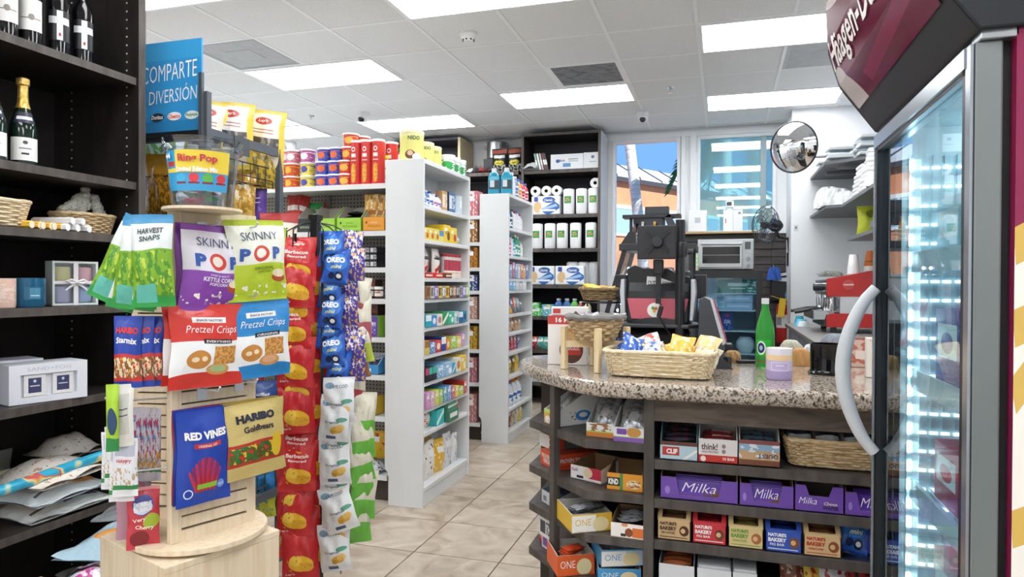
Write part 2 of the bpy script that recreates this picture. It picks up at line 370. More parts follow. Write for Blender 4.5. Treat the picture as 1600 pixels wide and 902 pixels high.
ceil_fix('security_camera', [(0, -.1), (.03, -.095), (.046, -.07), (.05, -.045), (.06, -.04), (.062, 0)], None, [m('e4e6e8', .35)], 568, 176, 'white dome security camera beside the light above the chip cans', 'camera', camx)
ceil_fix('security_camera', [(0, -.16), (.03, -.155), (.046, -.13), (.05, -.1), (.06, -.04), (.062, 0)], None, [m('e4e6e8', .35)], 455, 222, 'white dome security camera above the red snack tubs at far left', 'camera', lambda p: p.add('lens', MB().lathe([(0, -.17), (.02, -.165), (.03, -.15), (.032, -.14)], 16).mesh('lens', [m('101114', .08)]), rot=(-.3, 0, 0), loc=(0, -.03, 0)))
# walls
YB = 8.0
wx = [(-1.235, -.47, 1.45, 3.03), (-.287, .545, 1.93, 3.03)]
w = MB()
def wall_with_holes(w, x0, x1, y0, y1, z0, z1, holes):
    xs = sorted({x0, x1, *[h[0] for h in holes], *[h[1] for h in holes]}); zs = sorted({z0, z1, *[h[2] for h in holes], *[h[3] for h in holes]})
    for a, b in zip(xs, xs[1:]):
        for c, d in zip(zs, zs[1:]):
            cx, cz = (a + b) / 2, (c + d) / 2
            if any(h[0] < cx < h[1] and h[2] < cz < h[3] for h in holes): continue
            w.box(a, b, y0, y1, c, d)
wall_with_holes(w, -6.2, .66, YB, YB + .12, 0, CEIL + .02, wx)
struct('wall_back', w.mesh('wall_back', [WALLM]))
struct('wall_return', boxm(.65, 1.7, 7.4, YB + .12, 0, CEIL + .02, WALLM))
struct('wall_right', boxm(1.6, 1.7, -3.6, 7.4, 0, CEIL + .02, WALLM))
struct('wall_left', boxm(-6.3, -6.2, -3.6, YB, 0, CEIL + .02, WALLM))
struct('wall_front', boxm(-6.3, 1.7, -3.7, -3.6, 0, CEIL + .02, WALLM))
FRM = m('e8ebee', 0.35)
for k, (x0, x1, z0, z1) in enumerate(wx):
    t = .035
    fr = MB().box(x0, x1, YB - .02, YB + .08, z0, z0 + t).box(x0, x1, YB - .02, YB + .08, z1 - t, z1).box(x0, x0 + t, YB - .02, YB + .08, z0 + t, z1 - t).box(x1 - t, x1, YB - .02, YB + .08, z0 + t, z1 - t)
    o = struct('window_%d' % (k + 1), fr.mesh('window_frame', [FRM]), bev=.004)
    struct('pane', boxm(x0 + t, x1 - t, YB + .03, YB + .036, z0 + t, z1 - t, pane('f4f8fb', .0) if k == 0 else tinted('c2eef5', .3)), parent=o)
    if k == 1: struct('mullion', boxm(x1 - .16, x1 - .1, YB - .005, YB + .07, z0 + t, z1 - t, m('8fa3aa', .4)), parent=o)
struct('trim_1', boxm(-1.3, .66, YB - .03, YB, 3.03, 3.09, FRM)); struct('trim_2', boxm(-.46, -.415, YB - .035, YB, 1.5, 3.03, FRM)); struct('trim_3', boxm(-.36, -.29, YB - .03, YB, 1.93, 3.03, FRM))
# slatted dark wall panel under the right window
sw = P(); SLM = noisy('slat_wood', ['3a3634', '464140', '524c49'], scale=(.3, 2, 2), nscale=14, rough=.5, bump=.04)
sw.add('backing_board', boxm(-.43, .65, YB - .03, YB - .001, .1, 1.925, m('121112', .8)))
zz = 1.915
while zz > .15: sw.add('slat', boxm(-.43, .648, YB - .048, YB - .03, zz - .076, zz, SLM)); zz -= .083
spawn(sw, 'slat_wall_panel', 'dark horizontal slat panel on the wall under the right window', 'wall panel')
p = P(); p.add('board', boxm(-.44, .36, YB - .16, YB - .05, 1.925, 1.943, m('b79a6b', .6))); spawn(p, 'window_ledge', 'thin tan wooden ledge below the tinted window', 'ledge')
# ------------------------------------------------------------------ outside
gr = struct('ground_outside', boxm(-30, 25, YB + .13, 45, -.3, -.15, m('9a9a98', .9)))
def building():
    p = P(); a = Vector((-2.29, 15.0, 0)); b = Vector((-1.0, 17.06, 0)); d = (b - a).normalized(); ang = math.atan2(d.y, d.x); org = a - d * 8
    # local x along the facade
    p.add('wall', boxm(0, 30, 0, 6, -.2, 3.62, noisy('stucco', ['d98d63', 'e39a70'], nscale=3, rough=.9)))
    p.add('white_band', boxm(0, 30, -.04, 0, 3.02, 3.1, m('f2f2f0', .6))); p.add('white_band', boxm(0, 30, -.04, 0, 2.42, 2.47, m('f2f2f0', .6)))
    p.add('glazing', boxm(0, 30, -.03, 0, 2.47, 3.02, m('9fb8cc', .1)))
    for k in range(20): p.add('glazing_bar', boxm(k * 1.5, k * 1.5 + .06, -.06, -.03, 2.47, 3.02, m('e8e8e6', .5)))
    # sloping metal roof in panels
    for k in range(38):
        x = k * .8
        p.add('roof_panel', MB().xprism([(-.1, 3.62), (-.1, 3.72), (.6, 4.14), (.6, 4.04)], x + .01, x + .77, 0).mesh('roof_panel', [m('d6d6da', .6)]))
        p.add('roof_seam', MB().xprism([(-.1, 3.72), (-.1, 3.75), (.6, 4.17), (.6, 4.14)], x + .77, x + .81, 0).mesh('roof_seam', [m('55555c', .5)]))
    p.add('gutter', boxm(0, 30.5, -.12, -.06, 3.6, 3.7, m('4b4548', .6)))
    spawn(p, 'shop_building', 'orange stucco building with metal roof seen through the left window', 'building', org, ang)
building()
def frond(L_, droop, seed, green='3f6b3a'):
    r = random.Random(seed); b = MB(); path = []
    for k in range(13):
        t = k / 12; path.append((L_ * t * (1 - .25 * t), 0, -droop * t * t))
    b.tube(path, [.016 * (1 - .8 * k / 12) + .003 for k in range(13)], 5)
    for k in range(2, 60):
        t = k / 60; x = L_ * t * (1 - .25 * t); z = -droop * t * t; ll = .42 * math.sin(PI * min(1, t * .8 + .15)) + .08
        for s in (-1, 1):
            dx = ll * .45; dy = s * ll * (.45 + .15 * r.random()); dz = -ll * (.55 + .3 * r.random())
            b.q([(x - .012, 0, z), (x + .012, 0, z), (x + dx * .6 + .012, dy * .6, z + dz * .5), (x + dx * .6 - .012, dy * .6, z + dz * .5 - .005)], 0)
            b.q([(x + dx * .6 - .012, dy * .6, z + dz * .5 - .005), (x + dx * .6 + .012, dy * .6, z + dz * .5), (x + dx, dy, z + dz)], 0)
    return b.mesh('frond', [m(green, .6)])
def palm(label, base, h, lean, n, r0, seed, Lf=1.7, dr=1.3, drop=0.0):
    p = P(); path = [(lean[0] * (k / 10) ** 1.2, lean[1] * k / 10, h * k / 10) for k in range(11)]
    rr = [r0 * (1.15 - .25 * k / 10) for k in range(11)]
    p.add('trunk', MB().tube(path, rr, 12).mesh('trunk', [noisy('palm_trunk', ['b9b2a6', 'd8d3ca', 'e8e4dd'], scale=(1, 1, 9), nscale=3, rough=.85, bump=.2)]))
    for k in range(n):
        a = 2 * PI * k / n + seed * .7
        p.add('frond', frond(Lf, dr + .25 * (k % 3), seed * 20 + k), (path[-1][0], path[-1][1], h - drop), (0, -.25 + .3 * (k % 2), a))
    spawn(p, 'palm_tree', label, 'palm tree', base)
b0 = at(991, 335, y=11.6); t0 = at(977, 212, y=11.6); k_ = (t0.x - b0.x) / (t0.z - b0.z)
palm('pale sunlit palm trunk seen through the left window', (b0.x - k_ * (b0.z + .15), 11.6, -.15), 7.5, (k_ * 7.5, 0), 9, .085, 1, 1.5, 1.1)
c = at(1160, 190, y=11.2); palm('palm tree with hanging fronds seen through the tinted window', (c.x + .25, 11.6, -.15), 4.5, (-.1, -.2), 12, .1, 3, 1.15, 1.3)
c = at(1052, 190, y=10.4); palm('palm crown whose dark leaf tips hang into the left window', (c.x + .75, 10.4, -.15), 4.75, (.0, 0), 9, .08, 5, .7, .6)
# ------------------------------------------------------------------ freezer on the right
def freezer():
    p = P(); XD = .326; y0, y1 = 1.094, 1.715; zt = 1.705
    DK = m('23262b', .35, .3); SIL = m('aab1b8', .25, .8); GR = noisy('freezer_door_edge', ['6f7677', '7e8585', '868c8c'], scale=(1, 1, .4), nscale=3, rough=.4, metal=.4)
    INN = m('dfeef2', .4)
    # cabinet shell: sides, back, floor, top (open towards -x)
    xb = XD + .72
    xs = XD + .046
    p.add('side_panel', boxm(xs, xb, y0 - .02, y0, .0, 2.12, [prt('f3efe6', [('r', 0, 1, .675, 1, '8d1f4d'), ('d', 0, .672, 1, .86, .012, 'd9b45c'), ('d', 0, .62, .3, .672, .012, 'd9b45c'), ('d', 0, .577, .18, .67, .012, 'd9b45c'), ('d', 0, .493, 1, .66, .012, 'd9b45c'), ('d', 0, .2, 1, .4, .012, 'd9b45c')], .18), m('8d1f4d', .3)], mi=1, front=0))
    p.add('side_panel', boxm(xs, xb, y1 - .02, y1, 0, 2.12, [INN, DK], mi=0, back=1)); p.add('back_panel', boxm(xb - .03, xb, y0, y1 - .02, 0, 2.12, INN))
    p.add('base', boxm(xs, xb - .03, y0, y1 - .02, 0, .2, DK)); p.add('top', boxm(xs, xb - .03, y0, y1 - .02, zt + .01, 2.12, INN))
    p.add('gasket', MB().box(XD + .034, xs, y0 + .0, y0 + .02, .17, zt).box(XD + .034, xs, y1 - .03, y1 - .01, .17, zt).mesh('gasket', [m('141416', .6)]))
    # door: frame with pane
    d = MB(); a = .035
    d.box(XD, XD + .034, y0 - .012, y0 + a, .17, zt, 0, left=0, front=1).box(XD, XD + .034, y1 - .012, y1, .17, zt, 0).box(XD, XD + .034, y0 + a, y1 - .012, zt - .035, zt, 2).box(XD, XD + .034, y0 + a, y1 - .012, .17, .24, 0)
    dr = p.add('door', d.mesh('door', [DK, GR, SIL]), bev=.003)
    p.add('trim_strip', boxm(XD - .004, XD, y0 - .008, y0 + .012, .2, zt - .002, SIL), par=dr); p.add('trim_strip', boxm(XD - .004, XD, y1 - .008, y1, .2, zt - .002, SIL), par=dr)
    p.add('trim_strip', boxm(XD - .006, XD, y0 + .012, y1 - .008, zt - .03, zt - .002, SIL), par=dr)
    p.add('pane', boxm(XD + .012, XD + .018, y0 + a, y1 - .012, .24, zt - .035, pane('e6f3f6', .05)), par=dr)
    # bowed handle at the far edge
    hp = [(XD - .001 - .066 * math.sin(PI * k / 16) ** .75, y1 - .02, 1.365 - .365 * k / 16) for k in range(17)]
    p.add('handle', MB().tube(hp, [.012 + .004 * math.sin(PI * k / 16) for k in range(17)], 12).mesh('handle', [m('c9ced2', .3)]), par=dr)
    # LED strip on the inner far side; fainter glowing columns imitate its reflections
    for c, x in enumerate((XD + .066, XD + .09, XD + .112, XD + .134, XD + .158)):
        s = p.add('led_and_reflection_strip', boxm(x - .005, x + .005, y1 - .026, y1 - .02, .25, zt - .05, m('cfe6ec', .3)))
        b = MB()
        for k in range(34): b.box(x - (.005 if c == 0 else .008), x + (.005 if c == 0 else .008), y1 - .030, y1 - .026, .27 + k * .041, .27 + k * .041 + (.022 if c == 0 else .006))
        p.add('led_and_reflection_beads', b.mesh('led_and_reflection_beads', [emis('e6f8ff', 12.0 if c == 0 else 3.0)]), par=s)
    p.add('added_fill_lamp', boxm(XD + .2, XD + .24, y0 + .05, y1 - .06, zt - .02, zt + .01, emis('f0faff', 7.0)))  # lamp added to brighten the freezer interior
    # wire shelves and price rails
    zs = [.42, .68, .93, 1.17, 1.42]
    for z in zs:
        w = MB()
        for k in range(20): x = XD + .07 + k * .03; w.box(x, x + .004, y0 + .02, y1 - .04, z, z + .005)
        w.box(XD + .07, XD + .075, y0 + .01, y1 - .035, z - .015, z + .02).box(XD + .065, XD + .07, y0 + .01, y1 - .035, z - .02, z + .022, 0)
        p.add('wire_shelf', w.mesh('wire_shelf', [m('e3eef2', .3)]))
    # lit header sign bulging towards the aisle
    prof = [(XD + .34, 1.72), (XD - .0, 1.715), (XD - .025, 1.75), (XD - .075, 1.82), (XD - .10, 1.9), (XD - .105, 2.0), (XD - .085, 2.1), (XD + .34, 2.16)]
    hd = p.add('header', MB().yprism(prof, y0 - .03, y1 + .01, 0).mesh('header', [DK], recalc=True), bev=.004)
    # graphic on the curved face
    cur = [(XD - .035, 1.765), (XD - .075, 1.82), (XD - .10, 1.9), (XD - .105, 2.0), (XD - .09, 2.08)]
    g = MB()
    for k in range(len(cur) - 1):
        (xa, za), (xc, zc) = cur[k], cur[k + 1]
        g.q([(xa - .003, y1 - .02, za), (xa - .003, y0, za), (xc - .003, y0, zc), (xc - .003, y1 - .02, zc)], 0, [(0, k / 4), (1, k / 4), (1, (k + 1) / 4), (0, (k + 1) / 4)])
    gm = prt('6d1238', [('e', .45, 1.05, .7, .42, 'd9cfcc'), ('e', .04, .0, .14, .35, 'cfc5c0'), ('d', .3, .1, 1, .22, .05, '8a2a50')], .12)
    p.add('header_graphic', g.mesh('header_graphic', [gm]), par=hd)
    hm = tmesh('Häagen-Dazs', m('f4f0ec', .3), .1, .015).copy()
    for v in hm.vertices:
        z = 1.868 + v.co.z * .085; yv = (y0 + y1) / 2 + .03 - v.co.x * .5
        for (xa, za), (xc, zc) in zip(cur, cur[1:]):
            if za <= z <= zc: v.co = (xa + (xc - xa) * (z - za) / (zc - za) - .006, yv, z)
    p.add('lettering', hm, par=hd)
    p.add('hinge', MB().box(XD + .005, XD + .05, y0 - .02, y0 + .02, zt, zt + .014).mesh('hinge', [STEEL]), bev=.002)
    spawn(p, 'display_freezer', 'tall glass door ice cream freezer with maroon side at right edge', 'freezer')
    # boxes standing on the freezer shelves
    kinds = [('9fd0dc', 'pale blue'), ('c23a55', 'pink'), ('c9d7e2', 'white'), ('6a4b9c', 'purple'), ('d8a7b8', 'rose')]
    for zi, z in enumerate(zs):
        for k in range(3):
            col, nm = kinds[(zi * 2 + k) % 5]; h = .12 + .03 * ((zi + k) % 2); q = P()
            q.add('carton', boxm(-.07, .07, -.075, .075, 0, h, [prt(col, [('r', .1, .9, .35, .8, 'f4f4f4'), ('e', .5, .55, .25, .14, col)], .4), m(col, .5)], mi=1, left=0, front=0), bev=.002)
            spawn(q, 'frozen_dessert_box', '%s frozen dessert carton, %s from the front, %s freezer shelf up' % (nm, ORD[k], ORD[zi]), 'box', (XD + .165 + (k % 2) * .02, y0 + .115 + k * .165, z + .006), group='cartons in the freezer')
freezer()
# ================================================================== kinds of goods
def carton(w, d, h, front, side, top=None, texts=(), bev=.0015, sidep=None):
    p = P(); mm = [front, side, top or side, sidep or side]
    p.add('carton', MB().box(-w / 2, w / 2, -d / 2, d / 2, 0, h, 1, front=0, top=2, left=3, right=3).mesh('carton', mm), bev=bev)
    for t in texts:
        o = t[6] if len(t) > 6 else {}
        p.text(t[0], t[1], t[2] * w, t[3] * h, t[4] * w, t[5] * h, y=-d / 2 - .0008, **o)
    return p
def tray(w, d, hf, hb, front, side, inner, texts=(), cut=None, back_in=None, lid=0.0, top_in=None):
    """open display carton: low front, taller back, sides sloping between"""
    p = P(); t = .003; x0, x1, y0, y1 = -w / 2, w / 2, -d / 2, d / 2; b = MB()
    b.box(x0, x1, y0, y1, 0, t, 1, top=2)
    if cut:      # front wall with two uprights and a dip between
        a, hc = cut
        pr = [(x0, 0), (x1, 0), (x1, hf), (x1 - a, hf), (x1 - a - .012, hc), (x0 + a + .012, hc), (x0 + a, hf), (x0, hf)]
        b.q([(q[0], y0, q[1]) for q in pr], 0, [((q[0] - x0) / w, q[1] / hf) for q in pr]); b.q([(q[0], y0 + t, q[1]) for q in reversed(pr)], 2)
        for i in range(8):
            q, r = pr[i], pr[(i + 1) % 8]; b.q([(r[0], y0, r[1]), (q[0], y0, q[1]), (q[0], y0 + t, q[1]), (r[0], y0 + t, r[1])], 2)
    else: b.box(x0, x1, y0, y0 + t, 0, hf, 1, front=0, back=2, top=2)
    b.box(x0, x1, y1 - t, y1, 0, hb, 1, front=2, top=2)
    ym = y0 + d * .55
    for xa, xc, lo in ((x0, x0 + t, True), (x1 - t, x1, False)):
        pl = [(y0 + t, 0), (y1 - t, 0), (y1 - t, hb), (ym, hb), (y0 + t, hf)]
        n = len(pl); A = [(xa, q[0], q[1]) for q in pl]; B = [(xc, q[0], q[1]) for q in pl]
        b.q(list(reversed(A)), 1 if lo else 2); b.q(B, 2 if lo else 1)
        for i in range(n): b.q([A[i], A[(i + 1) % n], B[(i + 1) % n], B[i]], 2)
    p.add('carton', b.mesh('tray', [front, side, inner]))
    for q in texts:
        o = q[6] if len(q) > 6 else {}
        p.text(q[0], q[1], q[2] * w, q[3] * hf, q[4] * w, q[5] * hf, y=y0 - .0008, **o)
    return p
_B = {}
def bagfn(w, h, t, seed, crimp=.06, waist=.05, lean=0):
    r = random.Random(seed); ph = [r.uniform(0, 6.28) for _ in range(8)]
    def fn(u, v, side=-1):
        a = 2 * u - 1; c = min(1, max(0, (v - crimp) / (1 - 2 * crimp)))
        k = math.sin(PI * c) ** .75 if 0 < c < 1 else 0
        wd = w / 2 * (1 - waist * math.sin(PI * c)); th = .0007 + t / 2 * k * max(0, 1 - abs(a) ** 2.4) ** .8
        wr = .07 * t * (math.sin(7 * a + 5 * v + ph[0]) + .7 * math.sin(13 * v + ph[1] + 3 * a) + .6 * math.sin(11 * a - 9 * v + ph[2]) + .5 * math.sin(19 * a + ph[6]) * (abs(2 * v - 1) ** 2)) * (1 - a * a) * k
        ed = .014 * w * math.sin(9 * v + ph[3]) * math.sin(PI * v)
        bend = .05 * t * math.sin(2.2 * a + ph[5]) + .12 * t * math.sin(3 * a + ph[7]) * (1 - k) ** 2
        z = h * v + .014 * h * math.sin(3 * a + ph[4]) * math.sin(PI * v)
        return (a * wd + ed, side * (th + wr * .8) + bend + lean * math.sin(PI * v), z)
    return fn
def bag(w, h, t, front, back, texts=(), seed=1, crimp=.055, waist=.05, nu=16, nv=22, name='pouch', patch=()):
    """sealed film bag hanging or standing upright, front towards -y, bottom at z=0"""
    fn = bagfn(w, h, t, seed, crimp, waist); p = P(); b = MB()
    b.grid(lambda u, v: fn(u, v, -1), nu, nv, 0); b.grid(lambda u, v: fn(1 - u, v, 1), nu, nv, 1, lambda u, v: (1 - u, v))
    p.add(name, b.mesh(name, [front, back], sharp=70))
    for q in texts:
        s, col, cu, cv, tw, th = q[:6]; o = dict(q[6]) if len(q) > 6 else {}
        src = tmesh(s, m(col, .4), o.get('shear', 0), o.get('bold', .02)); me = src.copy(); rot = o.get('rot', 0)
        for v in me.vertices:
            x, z = v.co.x * tw, v.co.z * th * h / w
            x, z = x * math.cos(rot) - z * math.sin(rot), x * math.sin(rot) + z * math.cos(rot)
            uu = .5 + cu + x; vv = cv + z * w / h
            q3 = fn(min(.995, max(.005, uu)), min(.99, max(.01, vv)), -1); v.co = (q3[0], q3[1] - .0022, q3[2])
        p.add('lettering', me)
    return p
def barp(l, w, h, mt, seed=0):
    """wrapped bar lying flat, long along x"""
    fn = bagfn(l, w, h, seed, .03, .0); b = MB()
    f2 = lambda u, v, s: (lambda q: (q[0], q[2] - w / 2, h / 2 - s * abs(q[1]) if False else h / 2 + q[1] * -1))(fn(u, v, s))
    b.grid(lambda u, v: f2(u, v, -1), 8, 6, 0); b.grid(lambda u, v: f2(1 - u, v, 1), 8, 6, 0)
    p = P(); p.add('wrapper', b.mesh('wrapper', [mt], sharp=70)); return p
def lathep(prof, mats, mm, n=24, name='body', sx=1, sy=1):
    p = P(); p.add(name, MB().lathe(prof, n, mats=mats, sx=sx, sy=sy).mesh(name, mm)); return p
def bottlep(r, h, body, cap, label=None, neck=.3, shoulder=.62, lab=(.15, .5), sx=1, sy=1, texts=(), liquid=None, capr=1.15):
    p = P(); rn = r * neck
    prof = [(0, 0), (r * .92, 0), (r, .012)] + [(r, h * shoulder)] + [(r * (1 - k / 6) + rn * (k / 6) + (r - rn) * .12 * math.sin(PI * k / 6), h * (shoulder + (.86 - shoulder) * k / 6)) for k in range(1, 7)] + [(rn, h * .93), (0, h * .93)]
    p.add('bottle', MB().lathe(prof, 20, sx=sx, sy=sy).mesh('bottle', [body]))
    p.add('cap', MB().lathe([(rn * capr, h * .89), (rn * capr, h), (0, h)], 16, sx=sx, sy=sy).mesh('cap', [cap]))
    if label: p.add('label', MB().lathe([(r * 1.006, h * lab[0]), (r * 1.006, h * lab[1])], 14, th0=-1.4, th1=1.4, sx=sx, sy=sy).mesh('label', [label]))
    for t in texts: p.text(t[0], t[1], 0, t[2] * h, t[3] * r, t[4] * h, y=-r * sy * 1.03, **(t[5] if len(t) > 5 else {}))
    return p
def basketp(w, d, h, taper=.85, rows=9, mt=None, rim=None, pw=4.0, seg=72, stakes=36, rs=None, rimr=None, floor=True):
    """woven basket: in-and-out strands round stakes, twisted rim"""
    p = P(); rs = rs or h / rows / 1.9
    def ring(k, f, off=0):
        a = 2 * PI * k / seg; c, s = math.cos(a), math.sin(a); e = 2 / pw
        return (math.copysign(abs(c) ** e, c) * (w / 2 * f + off), math.copysign(abs(s) ** e, s) * (d / 2 * f + off))
    b = MB()
    for i in range(rows):
        z = h * (i + .5) / rows; f = taper + (1 - taper) * (i + .5) / rows
        pts = []
        for k in range(seg):
            off = rs * .7 * (1 if ((k * stakes // seg) + i) % 2 else -1); x, y = ring(k, f, off); pts.append((x, y, z))
        b.tube(pts, rs, 5, 0, closed=True)
    for k in range(stakes):
        q = k * seg / stakes
        x0, y0 = ring(q, taper); x1, y1 = ring(q, 1.0); b.tube([(x0, y0, 0), (x1, y1, h)], rs * .6, 4, 0)
    p.add('weave', b.mesh('weave', [mt]))
    R = rimr or rs * 1.8; rb = MB(); pts = [(*ring(k, 1.0, rs * .3 * math.sin(k * 1.3)), h + rs * .3 * math.cos(k * 1.3)) for k in range(seg)]
    rb.tube(pts, R, 8, 0, closed=True); p.add('rim', rb.mesh('rim', [rim or mt]))
    if floor: p.add('basket_floor', MB().prism([ring(k, taper * .99) for k in range(0, seg, 3)], 0, .006).mesh('basket_floor', [mt]))
    return p
WICK = noisy('wicker', ['a98a5c', 'cbb088', 'dfc9a4'], scale=(8, 8, 25), nscale=6, rough=.7, bump=.1); WICKL = noisy('wicker_light', ['cdb58b', 'e3d0ac', 'efe1c6'], scale=(8, 8, 25), nscale=6, rough=.7, bump=.1)
WICKD = noisy('wicker_dark', ['5b4a34', '86704f', 'a68c63'], scale=(8, 8, 25), nscale=6, rough=.8, bump=.1)
CLEAR = pane('f6f8fa', .06, .05)
def placed_row(items, y0, fx, z, face, unit, cat_group, along='y', step=1, near='front'):
    """items in a row along a shelf: (kind_name, description, category, proto, width, depth_offset, gap)"""
    pos = y0
    for k, it in enumerate(items):
        nm, desc, cat, pr, wd = it[:5]; gap = it[5] if len(it) > 5 else .004; off = it[6] if len(it) > 6 else 0; zo = it[7] if len(it) > 7 else 0
        if nm is None: pos += wd * step; continue
        c = pos + step * wd / 2; pos += step * (wd + gap)
        loc = (fx + (off if along == 'y' else 0), c, z + zo) if along == 'y' else (c, fx + off, z + zo)
        spawn(pr, nm, '%s, %s from %s, %s' % (desc, ORD[k], near, unit), cat, loc, face, group=cat_group)
# ================================================================== dark bookcase at the left
BX, BXB, BYE = -2.25, -2.70, 2.24
SHZ = [2.19, 1.77, 1.552, 1.279, .944, .52]
def bookcase_left():
    p = P()
    p.add('side_panel', boxm(BXB, BX, BYE - .035, BYE, 0, 3.08, [DARKWOOD, EDGEWOOD], right=1)); p.add('side_panel', boxm(BXB, BX, .9, .935, 0, 3.08, DARKWOOD))
    p.add('back_panel', boxm(BXB - .01, BXB + .004, .9, BYE, 0, 3.08, m('211c1a', .6))); p.add('top_panel', boxm(BXB, BX, .935, BYE - .035, 3.04, 3.08, DARKWOOD)); p.add('plinth', boxm(BXB, BX - .02, .935, BYE - .035, 0, .1, DARKWOOD))
    for z in SHZ: p.add('shelf', boxm(BXB + .004, BX - .012, .935, BYE - .035, z - .03, z, [DARKWOOD, EDGEWOOD], right=1), bev=.001)
    h = MB()
    for x in (BX - .06, BXB + .1):
        z = .15
        while z < 3.0: h.tube([(x, BYE - .0345, z), (x, BYE - .037, z)], .0035, 6); z += .034
    p.add('shelf_pin_hole', h.mesh('pin_holes', [m('b9b2a8', .5)]), kind='stuff')
    spawn(p, 'bookcase', 'dark stained wooden bookcase with wine and candles at left edge', 'bookcase')
bookcase_left()
GLASSD = m('0c0d10', .06); GOLD = m('c9a24a', .3, .8)
def on(u, v, z, dx=0): # point on a bookcase shelf
    c = at(u, v, z=z); return c
def wine(lm, nt=None, tall=.31):
    p = P(); r = .038
    p.add('bottle', MB().lathe([(0, 0), (r, 0), (r, .012), (r, .19), (.034, .21), (.02, .235), (.0145, .25), (.0145, tall - .01), (0, tall - .01)], 24).mesh('bottle', [GLASSD]))
    p.add('foil', MB().lathe([(.0155, .26), (.0155, tall), (0, tall)], 16).mesh('foil', [m('1a1a1c', .4)]))
    p.add('label', MB().lathe([(r + .0006, .05), (r + .0006, .16)], 12, th0=-1.05, th1=1.05).mesh('label', [lm])); return p
cross = prt('101114', [('r', .38, .62, .02, .98, 'e8e8ea'), ('r', .05, .95, .55, .78, 'd9dadd'), ('e', .5, .2, .05, .06, 'b03038')], .4)
plainl = prt('e6e4e2', [('e', .5, .42, .12, .1, '8a847c'), ('r', .1, .9, .36, .4, '8a847c')], .5)
XB_ = -2.33
for k, (u, lm, l) in enumerate(((8, plainl, 'dark wine bottle with cream label, cut by the left edge'), (46, plainl, 'dark wine bottle with cream label beside the cross label bottles'), (90, cross, 'black wine bottle with white cross label, left of the two'), (128, cross, 'black wine bottle with white cross label nearest the side panel'))):
    c = at(u, 60, x=XB_); spawn(wine(lm), 'wine_bottle', l, 'bottle', (XB_, c.y, SHZ[0] + .001), PI / 2 - .5)
def champ():
    p = P(); r = .043; H = .315
    p.add('bottle', MB().lathe([(0, 0), (r, 0), (r, .01), (r, .13), (.040, .15), (.03, .185), (.02, .215), (.0155, .24), (.0155, H - .02), (0, H - .02)], 28).mesh('bottle', [m('10241a', .05)]))
    p.add('gold_foil', MB().lathe([(.0235, .205), (.0185, .225), (.0165, .25), (.0165, .285), (.021, .29), (.0205, .31), (.012, H), (0, H)], 20).mesh('gold_foil', [noisy('gold_foil', ['b98f36', 'd8b45e', 'e8cd86'], nscale=60, rough=.3, metal=.7, bump=.4)]))
    p.add('label', MB().lathe([(r + .0007, .02), (r + .0007, .1)], 14, th0=-1.1, th1=1.1).mesh('label', [prt('efeeea', [('r', .3, .7, .5, .54, '55565c'), ('e', .5, .78, .08, .08, '55565c'), ('r', .38, .62, .25, .33, '2a2c33')], .5)]))
    p.add('neck_label', MB().lathe([(.0405, .151), (.029, .19)], 14, th0=-.9, th1=.9).mesh('neck_label', [prt('23233c', [('r', .1, .9, .3, .6, 'd5d5df')], .4)])); return p
for u, l in ((1, 'champagne bottle with gold foil cut by the left edge'), (36, 'champagne bottle with gold foil neck and white label, whole')):
    c = at(u, 200, x=-2.36); spawn(champ(), 'champagne_bottle', l, 'bottle', (-2.36, c.y - (.03 if u < 5 else 0), SHZ[1] + .001), PI / 2 - .5)
# shelf 3: baskets, hexagonal tubes, sage bundles
z3 = SHZ[2]
c = at(8, 352, x=-2.37); spawn(basketp(.2, .16, .085, .8, 11, WICKL, seg=60, stakes=30), 'wicker_basket', 'pale wicker basket cut by the left edge above the candles', 'basket', (-2.37, c.y - .05, z3 + .006), PI / 2)
def hexp(col, L_=.16, r=.014, end='f3e9d0'):
    p = P(); h = MB(); pts = [(r * math.cos(PI / 3 * k + PI / 6), r * math.sin(PI / 3 * k + PI / 6) + r * .87) for k in range(6)]
    h.xprism(pts, -L_ / 2, L_ / 2, 0, ends=1); p.add('tube', h.mesh('tube', [col, m(end, .5)])); return p
YEL = prt('f0b52e', [('r', 0, 1, .3, .7, 'f6cf5a')], .35); WHT = m('e8e8ea', .4)
for k in range(6):
    u = 28 + k * 9; c = at(u, 358 + k * .6, x=-2.32 - .014 * (k % 2)); spawn(hexp(YEL, .14), 'incense_box', 'yellow hexagonal incense box lying in front of the sage basket', 'box', (-2.345, c.y, z3 + .002), .25, group='yellow incense boxes')
for k, (u, zo) in enumerate(((88, 0), (96, .024), (104, 0), (112, .024), (122, 0))):
    c = at(u, 360, x=-2.32); spawn(hexp(WHT, .15, .014, 'f6f6f4'), 'incense_box', 'white hexagonal incense box lying in front of the sage basket', 'box', (-2.335, c.y - .02, z3 + .002 + zo), .25, group='white incense boxes')
c = at(150, 365, x=-2.38); SBY = 2.075
spawn(basketp(.24, .15, .07, .82, 9, WICK, pw=2.4, seg=64, stakes=32), 'sage_basket', 'oval wicker basket holding white sage bundles', 'basket', (-2.39, SBY, z3 + .006), PI / 2)
SAGE = noisy('dry_sage', ['a3a59b', 'c9c8be', 'e2e0d6'], scale=(3, 3, 3), nscale=40, rough=.95, bump=.8)
